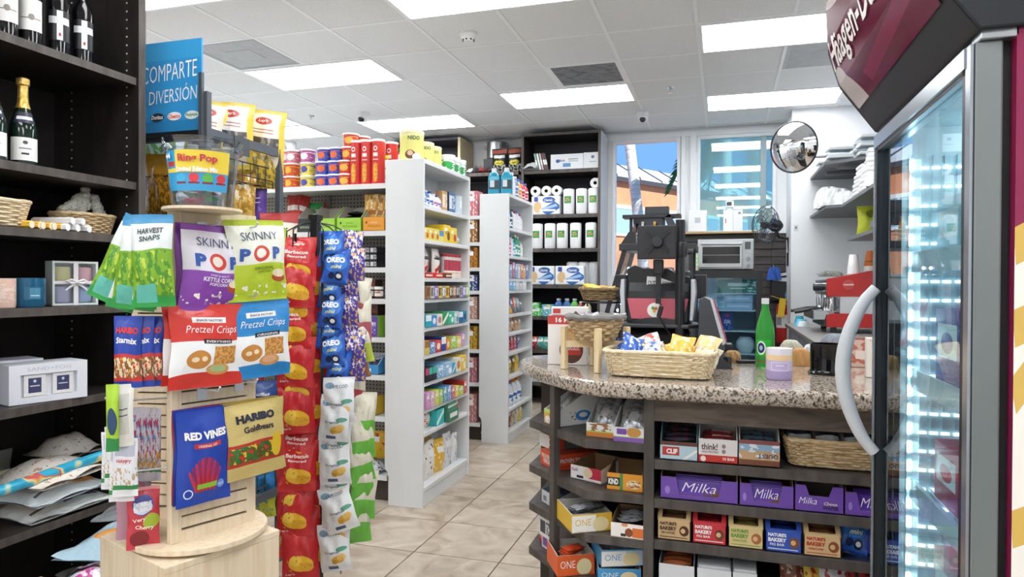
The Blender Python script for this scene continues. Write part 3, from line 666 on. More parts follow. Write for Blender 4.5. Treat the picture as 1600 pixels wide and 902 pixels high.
for k, (dy, tilt, dz) in enumerate(((-.07, 1.0, .03), (-.055, .6, .02), (-.035, .35, .02), (-.012, .2, .02), (.012, .05, .045), (.045, -.2, .02), (.072, -.5, .02))):
    r = random.Random(k); prof = [(0, 0)] + [(.017 + .003 * math.sin(k + i * 1.9), .004 + .085 * i / 8) for i in range(9)] + [(0, .1)]
    q = P(); q.add('bundle', MB().lathe(prof, 14).mesh('bundle', [SAGE]))
    tw = [(.0195 * math.cos(a * .9), .0195 * math.sin(a * .9), .01 + .075 * a / 30) for a in range(31)]; q.add('string', MB().tube(tw, .0009, 4).mesh('string', [m('e9e6dc', .8)]))
    spawn(q, 'sage_bundle', 'white dried sage bundle tied with string, %s from the left in its basket' % ORD[k], 'herb bundle', (-2.39 + .012 * math.sin(k * 3), SBY + dy * 1.4, z3 + .05 + dz), 0, -tilt, .1 * math.sin(k))
# shelf 4: candles and gift box
z4 = SHZ[3]
def candle(col, r, h, wax, labm=None, rough=.1, thick=.004):
    p = P(); p.add('jar', MB().lathe([(0, 0), (r * .93, 0), (r, .008), (r, h), (r - thick, h), (r - thick, h * .8)], 28).mesh('jar', [col]))
    p.add('wax', MB().lathe([(r - thick, h * .78), (0, h * .78)], 28).mesh('wax', [m(wax, .5)])); p.add('wick', MB().tube([(0, 0, h * .78), (.001, 0, h * .84)], .0012, 5).mesh('wick', [BLACK]))
    if labm: p.add('label', MB().lathe([(r + .0006, h * .25), (r + .0006, h * .7)], 12, th0=-.7, th1=.7).mesh('label', [labm]))
    return p
c = at(2, 478, x=-2.34); spawn(candle(prt('e6c3b4', [('n', 0, 1, .2, .8, 9, .5, 'f0d9cd')], .3), .042, .1, 'f3e6dc'), 'candle_jar', 'pink patterned candle jar cut by the left edge', 'candle', (-2.34, c.y, z4 + .001), PI / 2)
c = at(46, 478, x=-2.33); spawn(candle(m('1e5c7e', .06), .048, .102, '3f7f9b', prt('1e5c7e', [('r', .25, .75, .1, .9, '4a87a4'), ('r', .3, .7, .3, .36, 'c9dde6')], .3)), 'candle_jar', 'blue glass candle jar on the dark bookcase', 'candle', (-2.33, c.y, z4 + .001), PI / 2 - .3)
def giftbox():
    p = P(); w, h, d = .155, .165, .07
    b = MB(); t = .008
    b.box(-w / 2, w / 2, d / 2 - .004, d / 2, 0, h).box(-w / 2, -w / 2 + t, -d / 2, d / 2, 0, h).box(w / 2 - t, w / 2, -d / 2, d / 2, 0, h).box(-w / 2 + t, w / 2 - t, -d / 2, d / 2, 0, t).box(-w / 2 + t, w / 2 - t, -d / 2, d / 2, h - t, h)
    p.add('box', b.mesh('box', [m('d5e0dd', .5)])); p.add('window_film', boxm(-w / 2 + t, w / 2 - t, -d / 2 + .002, -d / 2 + .003, t, h - t, CLEAR))
    for i, (x, z, col) in enumerate(((-.036, .012, 'b9b4cf'), (.036, .012, '9fb4d6'), (-.036, .086, 'd9cf8a'), (.036, .086, 'e3a7ad'))):
        p.add('candle', MB().lathe([(0, z), (.028, z), (.03, z + .01), (.03, z + .052), (.026, z + .058), (0, z + .058)], 20, cx=x).mesh('candle', [m(col, .35)]))
    p.add('ribbon', MB().box(-.008, .008, -d / 2 - .002, -d / 2, 0, h).box(-w / 2, w / 2, -d / 2 - .002, -d / 2, h * .48, h * .55).mesh('ribbon', [m('e9e7ea', .3)]))
    bw = MB()
    for s in (-1, 1): bw.tube([(0, -d / 2 - .008, h * .52), (s * .02, -d / 2 - .014, h * .58), (s * .035, -d / 2 - .01, h * .55), (s * .02, -d / 2 - .012, h * .5), (0, -d / 2 - .008, h * .52)], .005, 6).tube([(0, -d / 2 - .006, h * .52), (s * .025, -d / 2 - .008, h * .4), (s * .035, -d / 2 - .005, h * .34)], .004, 6)
    p.add('bow', bw.mesh('bow', [m('efeef2', .3)])); return p
c = at(122, 474, x=-2.33); spawn(giftbox(), 'candle_gift_box', 'pale gift box of four candles tied with white ribbon', 'gift box', (-2.36, min(c.y, 2.05), z4 + .002), PI / 2 - .35)
# shelf 5: two white boxes
def whitebox():
    p = P(); w, h, d = .25, .135, .13; b = MB()
    b.box(-w / 2, w / 2, -d / 2 + .012, d / 2, 0, h)
    wall_with_holes(b, -w / 2, w / 2, -d / 2, -d / 2 + .012, 0, h, [(-w / 2 + .035, w / 2 - .035, .022, h - .035)])
    p.add('box', b.mesh('box', [m('dfe2ea', .45)]))
    for s in (-1, 1):
        p.add('candle', MB().box(s * .045 - .034, s * .045 + .034, -d / 2 + .004, -d / 2 + .012, .024, h - .037, 1, front=0).mesh('candle', [prt('cfcdd0', [('n', 0, 1, 0, 1, 40, .5, 'f2f2f2'), ('r', .2, .8, .15, .85, '3c4165'), ('r', .28, .72, .45, .5, 'c9cbdc'), ('e', .5, .7, .07, .07, 'c9cbdc')], .4), m('b5b5bb', .5)]))
    p.text('SAND+FOG', 'b6bac6', .0, h - .017, .14, .012, y=-d / 2 - .0006, bold=0); return p
c1 = at(62, 642, x=-2.31); spawn(whitebox(), 'candle_box', 'white window box showing two navy labelled candles, in front', 'box', (-2.34, c1.y + .03, SHZ[4] + .002), PI / 2 - .28)
spawn(whitebox(), 'candle_box', 'white candle box standing just behind the front white box', 'box', (-2.48, c1.y - .03, SHZ[4] + .002), PI / 2 - .28, scale=(1, 1, 1.06))
# shelf 6: bagged baby clothes, wrapping roll, grey cushion bags
z6 = SHZ[5]
def flatbag(w, d, h, mt, seed, wrap=True, nm='cloth'):
    p = P(); fn = bagfn(w, d, h, seed, .05, .0)
    def f2(u, v, s, g=1.0, o=0):
        q = fn(u, v, s); e = min(1.2, abs(q[1]) / (h / 2)); return (q[0] * g, (q[2] - d / 2) * g, h * (.16 + .84 * e) * (1 + o) if s < 0 else h * .16 * (1 - min(1, e)))
    b = MB(); b.grid(lambda u, v: f2(u, v, -1), 12, 12, 0); b.grid(lambda u, v: f2(1 - u, v, 1), 12, 12, 0); p.add(nm, b.mesh(nm, [mt], sharp=80))
    if wrap:
        c = MB(); c.grid(lambda u, v: f2(u, v, -1, 1.1, .25), 12, 12, 0); c.grid(lambda u, v: f2(1 - u, v, 1, 1.1, .1), 12, 12, 0); p.add('plastic_wrap', c.mesh('plastic_wrap', [CLEAR], sharp=80))
    return p
def cloth(base, cols, sc=9): return prt(base, [('n', 0, 1, 0, 1, sc, .62, cols[0]), ('n', .1, .9, .1, .9, sc * 1.7, .66, cols[1])], .22, .5)
def gown(base, c1, c2): return prt(base, [('r', .5, .9, .2, .8, c1), ('e', .3, .5, .12, .2, c2), ('d', .1, .2, .8, .3, .02, '6a6d72')], .22, .5)
st = [(0.32, .3, .06, gown('e2e6e4', '6a5a80', 'f0f0ee'), 'folded bagged garment with purple panel at the bottom of the pile'), (.31, .3, .065, gown('dfe9ee', 'f0a860', 'f2a850'), 'folded bagged garment in pale blue and orange in the pile'), (.31, .29, .065, cloth('efe8de', ['cfa58c', '8f8a84'], 12), 'folded bagged garment printed with small motifs on top of the pile')]
zz = z6 + .003
for k, (w, d, h, mt, l) in enumerate(st):
    spawn(flatbag(w, d, h, mt, 30 + k, False), 'bagged_garment', l, 'clothing', (-2.41 + .01 * k, 1.95 - .015 * k, zz), PI / 2 + .1 * (k - 1), 0, -.03); zz += h * .97
spawn(flatbag(.2, .2, .075, cloth('dfd8cf', ['b4a79c', '9c8f88'], 9), 41, False), 'bagged_garment', 'cream printed bagged garment behind the wrapping roll, near the side panel', 'clothing', (-2.5, 2.09, z6 + .16), PI / 2)
spawn(bag(.24, .2, .07, prt('8b8b88', [('n', .1, .9, .2, .8, 6, .58, 'a5a29b'), ('e', .3, .55, .05, .06, '6a6a6a')], .3, .5), film('77787a'), seed=51), 'bagged_blanket', 'grey bagged blanket standing at the back of the low shelf', 'blanket', (-2.63, 1.86, z6 + .002), PI / 2, -.08)
spawn(bag(.26, .15, .1, film('a9ad8c', .3), film('9a9e80'), seed=52), 'bagged_blanket', 'pale green bagged blanket leaning in front of the grey one', 'blanket', (-2.53, 1.76, z6 + .002), PI / 2, -.1)
a = at(0, 768, x=-2.3); b_ = at(176, 706, x=-2.28)
rl = P(); rl.add('paper_roll', MB().lathe([(0, -.36), (.019, -.36), (.019, .36), (0, .36)], 20).mesh('paper_roll', [noisy('gift_wrap', ['2d9fc4', '35b0d2', 'f0e08a', 'd24a44', '35b0d2'], nscale=16, detail=1, rough=.12, stops=[.3, .5, .6, .66, .7])]))
dv = (b_ - a).normalized(); o = spawn(rl, 'wrapping_paper_roll', 'turquoise roll of wrapping paper leaning across the low shelf', 'wrapping paper', (a + b_) / 2)
o.rotation_mode = 'QUATERNION'; o.rotation_quaternion = dv.to_track_quat('Z', 'Y')
# floor basket with bagged garments in front
hmp = basketp(.46, .36, .34, .86, 15, WICK, pw=3, seg=80, stakes=40, rimr=.014)
for hx, hy in ((-.16, .09), (-.16, -.15)): hmp.add('handle', MB().tube([(-.09 + .18 * t / 12, 0, .09 * math.sin(PI * t / 12)) for t in range(13)], .009, 8).mesh('handle', [WICKL]), (hx, hy, .335))
spawn(hmp, 'wicker_hamper', 'large wicker hamper of bagged garments on the floor at lower left', 'basket', (-1.97, 1.78, .004), PI / 2)
HB = [('bagged_garment', 'pale blue bagged garment with orange patch on top of the hamper', gown('b9d6e6', 'c7e0ee', 'eca04c'), (.3, .28, .075), (-1.97, 1.86, .455), .2), ('bagged_garment', 'dark striped bagged garment under the pale blue one in the hamper', gown('55534f', '3d3b3a', 'd4783c'), (.3, .26, .05), (-1.95, 1.85, .395), .05),
      ('bagged_garment', 'cream bagged garment at the hamper edge nearest the display cabinet', cloth('e9e4dc', ['cdbfb0', 'b7a99c']), (.26, .22, .05), (-1.93, 1.88, .335), -.1), ('bagged_garment', 'black lettered bagged garment lying behind the hamper top', gown('8c9093', '3a3b3d', 'b9bcc0'), (.22, .2, .03), (-2.12, 2.05, .5), .4)]
for nm, l, mt, sz, lc, rz in HB: spawn(flatbag(*sz, mt, len(l), False), nm, l, 'clothing', lc, PI / 2 + rz)
spawn(flatbag(.2, .16, .05, prt('d9cfe0', [('d', .05, .1, .95, .9, .14, 'd64a9a'), ('n', 0, 1, 0, 1, 8, .6, 'f2f2f4')], .3, .4), 77), 'toy_bag', 'clear bag with bright pink toy on the hamper', 'toy', (-1.86, 1.62, .43), PI / 2)
spawn(flatbag(.18, .14, .05, prt('dfe0e6', [('e', .6, .5, .2, .3, '5b66b8'), ('e', .3, .6, .14, .2, 'f0cf4a')], .3, .4), 78), 'toy_bag', 'clear bag with yellow and violet toys at the bottom left', 'toy', (-1.8, 1.53, .4), PI / 2)
# ================================================================== maple spinner display on its cabinet
Ax, Bx, Cx = Vector((-1.41, 1.50, 0)), Vector((-1.325, 1.715, 0)), Vector((-1.59, 1.66, 0))
def cabinet():
    a, b, c = Vector((-1.355, 1.409, 0)), Vector((-1.248, 1.735, 0)), Vector((-1.708, 1.537, 0)); d = b + c - a
    p = P(); p.add('body', MB().prism([(v.x, v.y) for v in (a, b, d, c)], 0, .622).mesh('body', [MAPLE], recalc=True), bev=.002)
    g = 1.004; ce = (b + c) / 2
    p.add('top_board', MB().prism([((v - ce) * g + ce).to_tuple()[:2] for v in (a, b, d, c)], .622, .64).mesh('top_board', [MAPLE], recalc=True), bev=.002)
    spawn(p, 'display_cabinet', 'pale maple cabinet under the candy spinner', 'cabinet')
    return ce
CE = cabinet()
def spinner():
    p = P(); z0, z1 = .664, 1.567
    disc = [(CE.x + .035 + .185 * math.cos(2 * PI * k / 48), CE.y - .005 + .185 * math.sin(2 * PI * k / 48)) for k in range(48)]
    p.add('turntable', MB().prism(disc, .648, .664, sm=False).mesh('turntable', [MAPLE], recalc=True), bev=.002); p.add('bearing', MB().prism([((x - CE.x) * .5 + CE.x, (y - CE.y) * .5 + CE.y) for x, y in disc], .64, .648).mesh('bearing', [BLACK], recalc=True))
    def panel(a, b, ext=0.0, slots=True):
        d = (b - a); L_ = d.length; ang = math.atan2(d.y, d.x); t = .016
        k = p.add('side_panel', MB().box(0, .02, 0, t, z0, z1).box(L_ - .02, L_ + ext, 0, t, z0, z1).box(.02, L_ - .02, t - .004, t, z0, z1, 1).box(.02, L_ - .02, 0, t - .004, z1 - .05, z1).box(.02, L_ - .02, 0, t - .004, z0, z0 + .03).mesh('side_panel', [MAPLE, m('5b4f3d', .8)]), (a.x, a.y, 0), (0, 0, ang))
        z = z1 - .055
        sm_ = MB().box(.02, L_ - .02, 0, t - .005, -.029, 0).mesh('slat', [MAPLE])
        while z - .029 > z0 + .03: p.add('slat', sm_, (0, 0, z), par=k); z -= .034
    # front right face, left face (its outside towards -x), back board reaching out to the left
    panel(Ax, Bx); panel(Cx, Ax); e = (Cx - Bx).normalized(); panel(Cx + e * .11, Bx, 0)
    p.add('corner_post', boxm(-.012, .012, -.006, .018, z0, z1, MAPLE), (Ax.x, Ax.y, 0), (0, 0, math.atan2((Bx - Ax).y, (Bx - Ax).x)), bev=.003)
    spawn(p, 'candy_spinner', 'slatted maple spinner tower hung with candy and snack bags', 'display stand')
spinner()
NR = math.atan2((Bx - Ax).y, (Bx - Ax).x)           # right face: local -y is outwards
NLf = math.atan2((Ax - Cx).y, (Ax - Cx).x)
def rp(s, out, z):  # point on right face: s along from corner, out in front
    d = (Bx - Ax).normalized(); n = Vector((d.y, -d.x, 0)); q = Ax + d * s + n * out; return (q.x, q.y, z)
def lp(s, out, z):  # point on left face measured from the front corner back
    d = (Cx - Ax).normalized(); n = Vector((-d.y, d.x, 0)); q = Ax + d * s + n * out; return (q.x, q.y, z)
HK = m('d9dcdf', .3, .5)
def hook(name, loc, rz, L_, label):
    p = P(); p.add('plate', boxm(-.014, .014, -.004, 0, -.03, .012, HK)); p.add('prong', MB().tube([(0, -.003, 0), (0, -L_ * .9, .002), (0, -L_, .014)], .0028, 6).mesh('prong', [HK]))
    spawn(p, name, label, 'hook', loc, rz)
def zr(u, v, D): return CAMH + (442 - v) * D / FPX
def on_right(u, v, out=.03):
    """world point on the plane parallel to the right face, `out` metres in front"""
    d = (Bx - Ax).normalized(); n = Vector((d.y, -d.x, 0)); o = Ax + n * out
    r = RX * ((u - 800) / FPX) + UP * ((451 - v) / FPX) + FW
    t = n.dot(o) / n.dot(r); return Vector((0, 0, CAMH)) + r * t
def on_left(u, v, out=.04, ang=None):
    d = (Cx - Ax).normalized(); n = Vector((-d.y, d.x, 0)); o = Ax + n * out
    r = RX * ((u - 800) / FPX) + UP * ((451 - v) / FPX) + FW
    t = n.dot(o) / n.dot(r); return Vector((0, 0, CAMH)) + r * t
def atD(u, v, D): return Vector((0, 0, CAMH)) + (RX * ((u - 800) / FPX) + UP * ((451 - v) / FPX) + FW) * D
def hang(p, u, vb, out, name, label, cat='snack bag', rz=0, rx=0, ry=0, group=None, scale=1, left=False):
    c = atD(u, vb, 1.93 - out) if left else on_right(u, vb, out)
    return spawn(p, name, label, cat, c, (.15 if left else NR) + rz, rx, ry, group, scale)
def skinny(base, low, txt2):
    pop = [('r', 0, 1, 0, .06, low), ('r', 0, 1, .93, 1, low), ('r', 0, 1, .06, .46, low), ('n', .02, .98, .08, .2, 9, .58, 'f3efe4'), ('e', .5, .58, .14, .1, 'd5473c'), ('e', .5, .585, .09, .06, 'f4ece0'), ('e', .82, .28, .13, .06, 'b4562f'), ('e', .82, .33, .12, .05, 'f2e3c3')]
    tx = [('SKINNY', '3a4a66', 0, .80, .62, .10, {'bold': .0}), ('P', '2f57a8', -.27, .58, .16, .15, {'bold': .05}), ('P', '2f57a8', .27, .58, .16, .15, {'bold': .05})]
    if txt2 == 'K': tx += [('KETTLE CORN', 'f2edf5', .02, .37, .5, .05), ('POPCORN', 'f2edf5', .02, .315, .3, .035), ('SWEET & SALTY', 'e8dff0', .02, .42, .34, .022)]
    else: tx += [('ORIGINAL', '6b8a1e', .05, .40, .34, .04), ('POPCORN', '6b8a1e', .05, .355, .22, .025)]
    return bag(.185, .232, .055, prt(base, pop, .3, .3), film(low), tx, seed=3 if txt2 == 'K' else 4)
SK1 = skinny('e4e0ea', '8c49ae', 'K'); SK2 = skinny('eef0e2', 'b9cf35', 'O')
hang(SK1, 331, 486, .045, 'popcorn_bag', 'purple and white kettle corn popcorn bag at the front of its hook', ry=.03); hang(bag(.185, .232, .05, film('8c49ae'), film('8c49ae'), seed=8), 324, 482, .015, 'popcorn_bag', 'purple popcorn bag hidden just behind the front kettle corn bag')
hang(SK2, 405, 470, .055, 'popcorn_bag', 'lime green original popcorn bag on the spinner', ry=-.06); hang(bag(.185, .232, .05, film('b9cf35'), film('b9cf35'), seed=9), 402, 478, .02, 'popcorn_bag', 'lime popcorn bag hanging behind the front lime one')
def pretz(base, kind):
    ly = [('r', 0, 1, .13, .56, 'eef0f0'), ('e', .5, .1, .6, .09, base), ('r', .4, .8, .53, .585, '24242a'), ('e', .35, .34, .16, .11, 'c98a45'), ('e', .3, .34, .05, .03, 'f0ddb8'), ('e', .42, .35, .04, .03, 'f0ddb8'), ('r', .55, .88, .28, .50, 'd7a45c'), ('n', .55, .88, .28, .50, 26, .5, 'b9783a'), ('e', .62, .22, .16, .07, 'd59a5a'), ('e', .62, .23, .11, .045, 'a9bf87' if kind[0] == 'E' else 'e0b08a'), ('r', .28, .74, .78, .845, 'f3f3f3')]
    return bag(.205, .225, .045, prt(base, ly, .3, .3), film(base), [('SNACK FACTORY', '55555c', .01, .812, .36, .03), ('Pretzel Crisps', 'f6f4f2', .03, .69, .72, .115, {'shear': .35, 'bold': -.005}), (kind, 'f2f2f2', .1, .557, .34, .03)], seed=11 if kind[0] == 'E' else 12)
hang(pretz('d23a30', 'EVERYTHING'), 323, 605, .05, 'pretzel_bag', 'red everything pretzel bag on the spinner front'); hang(bag(.205, .225, .04, prt('d23a30', [('r', 0, 1, .13, .56, 'e9eaea')], .3, .3), film('d23a30'), seed=15), 312, 598, .02, 'pretzel_bag', 'red pretzel bag just behind the front red one')
hang(pretz('2b86c9', 'ORIGINAL'), 405, 590, .05, 'pretzel_bag', 'blue original pretzel bag on the spinner front', ry=-.02); hang(bag(.205, .225, .04, prt('2b86c9', [('r', 0, 1, .13, .56, 'dfe5ea')], .3, .3), film('2b86c9'), seed=16), 392, 588, .022, 'pretzel_bag', 'blue pretzel bag just behind the front blue one')
red = [('r', .12, .88, .03, .97, '2747a8'), ('r', .27, .78, .605, .655, 'c23a36')] + [('d', .34 + .032 * k, .14, .2 + .06 * k, .34 + .17 * math.sin(PI * (k + .5) / 11), .02, ('c5303a', 'a8242e')[k % 2]) for k in range(11)] + [('r', .35, .72, .17, .225, '8cc63f'), ('e', .2, .13, .085, .05, 'dfe6f4'), ('e', .2, .13, .065, .038, '2747a8'), ('e', .8, .18, .07, .045, '6f9be0')]
hang(bag(.152, .255, .03, prt('2747a8', red, .3, .25), film('2747a8'), [('RED VINES', 'f4f2f0', .0, .74, .78, .085, {'bold': .05}), ('ORIGINAL RED', 'f2dada', .02, .63, .36, .025), ('FAMILY SIZE', 'e6ecf8', .3, .18, .1, .03)], seed=17), 318, 786, .045, 'licorice_bag', 'blue licorice candy bag with red twists at the front')
for k in range(2): hang(bag(.152, .255, .025, film('b53a44' if k else '2747a8'), film('2747a8'), seed=18 + k), 314 - 3 * k, 782 - 2 * k, .025 - .012 * k, 'licorice_bag', ('blue licorice bag directly behind the front one', 'reddish licorice bag, rearmost of three on the hook')[k])
gb = [('r', 0, 1, .18, .48, 'c23b33'), ('r', .02, .9, .22, .44, '6a5a2a'), ('n', .02, .9, .22, .44, 11, .5, '2f7d3c'), ('n', .02, .9, .22, .44, 15, .6, 'd8382e'), ('n', .02, .9, .22, .44, 13, .62, 'e9c23a'), ('e', .83, .38, .1, .17, 'eec93b')]
GBF = prt('d8c27c', gb, .3, .3, .25)
hang(bag(.185, .215, .03, GBF, film('cdb257', .3, .4), [('HARIBO', '23233a', -.02, .80, .66, .11, {'bold': .06}), ('Goldbears', '23233a', 0, .65, .52, .085, {'bold': .03})], seed=21), 403, 742, .05, 'gummy_bag', 'gold gummy candy bag at the front of its hook', ry=-.05)
for k in range(4): hang(bag(.185, .215, .02, film('cdb257', .3, .4), film('cdb257', .3, .4), seed=22 + k), 398 - 3 * k, 742 - k, .04 - .009 * k, 'gummy_bag', 'gold gummy candy bag, %s behind the front one' % ORD[k])
for s, z in ((.075, 1.525), (.185, 1.525), (.075, 1.33), (.185, 1.33), (.075, 1.075), (.185, 1.085)):
    hook('display_hook', rp(s, 0, z), NR, .1, 'metal hook on the %s side of the spinner front, %s row' % ('left' if s < .1 else 'right', {1.525: 'top', 1.33: 'middle', 1.075: 'lower', 1.085: 'lower'}[z]))
# left face goods: fan of veggie snack bags, blue gummy bags, small bags, bubble gum
hv = prt('dfe6e6', [('r', 0, 1, .9, 1, '3f8fc0'), ('r', 0, 1, 0, .62, '7fae2e'), ('n', .05, .95, .1, .6, 7, .5, '4f8f2a'), ('n', .05, .95, .15, .6, 9, .6, 'b9cf4a'), ('r', 0, 1, 0, .12, '2f9a45'), ('r', .1, .6, .05, .25, '5fb8a8')], .3, .3)
hvs = prt('d9dcdd', [('r', 0, 1, 0, .1, '2f9a45'), ('r', .25, .75, .2, .8, 'f0f0f0'), ('r', .3, .7, .5, .52, '55585c'), ('r', .3, .7, .6, .62, '55585c'), ('r', .3, .7, .4, .42, '55585c')], .35, .3)
for k, (u, vb, tw, tilt, mt, l) in enumerate(((165, 472, .105, .42, hv, 'green veggie snack bag at the far left of the fan'), (186, 484, .07, .3, hvs, 'grey side of a veggie snack bag in the fan'), (207, 484, .105, .13, hv, 'green veggie snack bag in the middle of the fan'), (226, 483, .06, .05, hvs, 'white side gusset of a veggie snack bag near the hook'), (241, 480, .1, -.03, hv, 'green veggie snack bag at the right of the fan'))):
    tx = [('HARVEST', '2a3033', .0, .82, .6, .06), ('SNAPS', '2a3033', .0, .74, .5, .055)] if k == 4 else []
    hang(bag(tw, .235, .045, mt, film('9fb86a'), tx, seed=60 + k), u, vb, .13 + .014 * k, 'veggie_snack_bag', l, rz=.3, ry=tilt, left=True)
hang(bag(.09, .2, .04, film('2f67b8'), film('2f67b8'), seed=70), 196, 470, .02, 'snack_bag', 'plain blue snack bag behind the veggie snack fan', rz=.3, ry=.15, left=True)
sm_ = prt('2a46a6', [('r', 0, 1, .42, .47, 'c93a3a'), ('r', 0, 1, .14, .42, '8a5a34'), ('n', 0, 1, .14, .42, 8, .5, 'e8d9b8'), ('n', 0, 1, .14, .42, 11, .6, 'd6362c'), ('n', 0, 1, .14, .42, 14, .63, 'e9c23a'), ('r', 0, 1, .09, .14, 'c93a3a')], .28, .3)
for k, u in enumerate((200, 219, 236, 250, 262)):
    hang(bag(.068, .185, .028, sm_, film('2a46a6'), [('HARIBO', 'd63a3a', 0, .8, .8, .09, {'bold': .05}), ('Starmix', 'f2f2f4', 0, .66, .75, .085, {'bold': .03})], seed=80 + k), u, 606 - k, .16 - .02 * k, 'gummy_mix_bag', 'blue gummy mix bag, %s from the left in its row' % ORD[k], rz=.35, left=True)
sb = prt('c9c6cf', [('n', 0, 1, .3, .9, 7, .55, 'b23b62'), ('n', 0, 1, .1, .9, 9, .6, '3f7fb8'), ('r', 0, 1, .12, .17, '2f8a4a'), ('n', 0, 1, .17, .4, 10, .5, 'c9922e')], .25, .35)
for k, u in enumerate((213, 222, 231, 240)): hang(bag(.038, .2, .022, sb, film('b7b7c2'), seed=90 + k), u, 752, .07 - .008 * k, 'candy_tube_bag', 'slim clear candy bag, %s of four beside the corner post' % ORD[k], rz=.5, left=True)
hang(bag(.08, .165, .03, prt('c9404e', [('e', .5, .72, .33, .16, '4a4f9a'), ('e', .5, .68, .3, .1, 'd8dff0'), ('e', .75, .45, .25, .12, 'a9bf3f'), ('e', .4, .18, .3, .14, '8a2a33'), ('r', 0, 1, .95, 1, 'e9a0a6')], .25, .3), film('c9404e'), [('DUBBLE', 'f4f4fa', 0, .74, .55, .07, {'bold': .05}), ('BUBBLE', 'f4f4fa', 0, .66, .55, .07, {'bold': .05}), ('Very', 'f4f0d8', -.12, .5, .42, .07, {'rot': .15}), ('Cherry', 'f4f0d8', .05, .36, .6, .08, {'rot': -.2})], seed=95), 224, 857, .085, 'bubble_gum_bag', 'red bubble gum pouch hanging low on the spinner', rz=.55, left=True)
for k in range(3): hang(bag(.07, .16, .02, film('c9c9d2' if k else 'b98a9a'), film('b9b9c2'), seed=97 + k), 204 + 5 * k, 842 - 3 * k, .06 - .012 * k, 'candy_bag', 'pale clear candy bag, %s behind the bubble gum pouch' % ORD[k], rz=.55, left=True)
ft = prt('e3e3e8', [('r', .1, .9, .7, .95, 'b9bccb'), ('r', 0, 1, .12, .2, '2f8a4a'), ('n', 0, 1, .2, .5, 10, .55, 'b9a27a')], .3, .3)
for k in range(4): hang(bag(.06, .15, .02, ft, film('c9c9d0'), [('HAPPY', 'c23a3a', 0, .62, .6, .06)] if k == 0 else [], seed=101 + k), 196 - 6 * k, 776 - 10 * k + (k % 2) * 18, .16 - .01 * k, 'candy_bag', 'white and green candy bag, %s from the flange on the far left' % ORD[k], rz=.4, left=True)
hang(bag(.05, .16, .02, prt('e9e6e0', [('r', .2, .8, .2, .85, 'd3d0ca'), ('r', .25, .75, .6, .62, '55575c'), ('r', .25, .75, .5, .52, '55575c')], .4, .3), film('dddad4'), seed=106), 192, 698, .17, 'candy_bag', 'white printed candy bag with text side out at left', rz=.5, left=True)
hang(bag(.03, .17, .02, prt('a8cf3a', [('e', .5, .45, .4, .2, '2f4a6a'), ('r', 0, 1, 0, .2, '2f8a4a')], .3, .3), film('8fbf3a'), seed=107), 176, 706, .2, 'candy_bag', 'lime green candy bag at the far left of the spinner', rz=.4, left=True)
for s, z, L_ in ((.06, 1.47, .13), (.07, 1.26, .1), (.06, 1.05, .16), (.05, .86, .12)): hook('display_hook', lp(s, 0, z), NLf, L_, 'long wire hook on the left face of the spinner, %s' % {1.47: 'topmost', 1.26: 'second down', 1.05: 'third down', .86: 'lowest'}[z])
# clear bucket on top
def bucket():
    p = P(); h, r0, r1 = .165, .066, .083
    p.add('bucket', MB().lathe([(0, 0), (r0, 0), (r0 + (r1 - r0) * .83, h * .83), (r1 + .006, h * .84), (r1 + .006, h * .9), (r1, h * .91), (r1 + .008, h), (r1 + .004, h), (r1 - .003, h * .91), (r0 - .003, .004)], 36).mesh('bucket', [pane('e9eef2', .1, .05)]))
    q = p.add('label', MB().lathe([(r0 + .006, h * .22), (r0 + .0155, h * .8)], 20, th0=-.85, th1=1.15).mesh('label', [prt('f0d545', [('r', 0, 1, 0, .45, '3f9fd0'), ('r', 0, .2, .55, 1, '2f9fd0'), ('r', .02, .18, .6, .72, 'c23a33')] + [('e', .28 + .2 * k, .32, .075, .11, c) for k, c in enumerate(('3fb0e0', 'd8404a', '5fb84a', 'd8404a'))] + [('r', .2 + .2 * k, .36 + .2 * k, .17, .22, '8a2a3a') for k in range(4)], .3)]))
    for s, col, th, z, w, hh in (('Ring Pop', 'c23a4a', .22, h * .67, .085, .022), ('Limited Edition Mix', 'f2f2f4', .2, h * .525, .092, .012), ('44', 'f4f4f4', -.68, h * .72, .018, .014)):
        src = tmesh(s, m(col, .4), 0, .04).copy()
        for v in src.vertices:
            zz_ = z + v.co.z * hh; rr = r0 + .0165 * zz_ / h * 1.0 + .003 + (.0035); a = th + v.co.x * w / .08; v.co = (rr * math.sin(a), -rr * math.cos(a), zz_)
        p.add('lettering', src)
    p.add('price_card', MB().lathe([(r0 + .0045, h * .3), (r0 + .0125, h * .75)], 10, th0=-1.7, th1=-1.0).mesh('price_card', [m('e6e8ea', .5)])); return p
cb = on_right(318, 333, -.06); _b = at(317, 327, z=1.567); BK = (_b.x, _b.y, 1.5675)
cp = P(); cp.add('board', MB().prism([(BK[0] + .1 * math.cos(k * PI / 12), BK[1] + .1 * math.sin(k * PI / 12)) for k in range(24)], 1.56, 1.567).mesh('board', [MAPLE], recalc=True)); spawn(cp, 'spinner_top_board', 'small round maple board carrying the clear candy bucket', 'board')
spawn(bucket(), 'candy_bucket', 'clear plastic candy bucket with yellow label on the spinner top', 'bucket', BK, .35, scale=(1.13, 1.13, 1.08))
r = random.Random(5)
for k in range(16):
    col, nm = (('3f9a4a', 'green'), ('c9304a', 'red'), ('d84a5a', 'pink'), ('3f8a4a', 'green'))[k % 4]; a = r.uniform(0, 6.28); q_ = r.uniform(.0, .04)
    spawn(barp(.05, .03, .016, film(col, .2), k), 'wrapped_candy', '%s wrapped candy lying in the clear bucket' % nm, 'candy', (BK[0] + q_ * math.cos(a), BK[1] + q_ * math.sin(a), BK[2] + .008 + .011 * (k // 3)), a, .3 * math.sin(k), group='%s candies in the bucket' % nm)
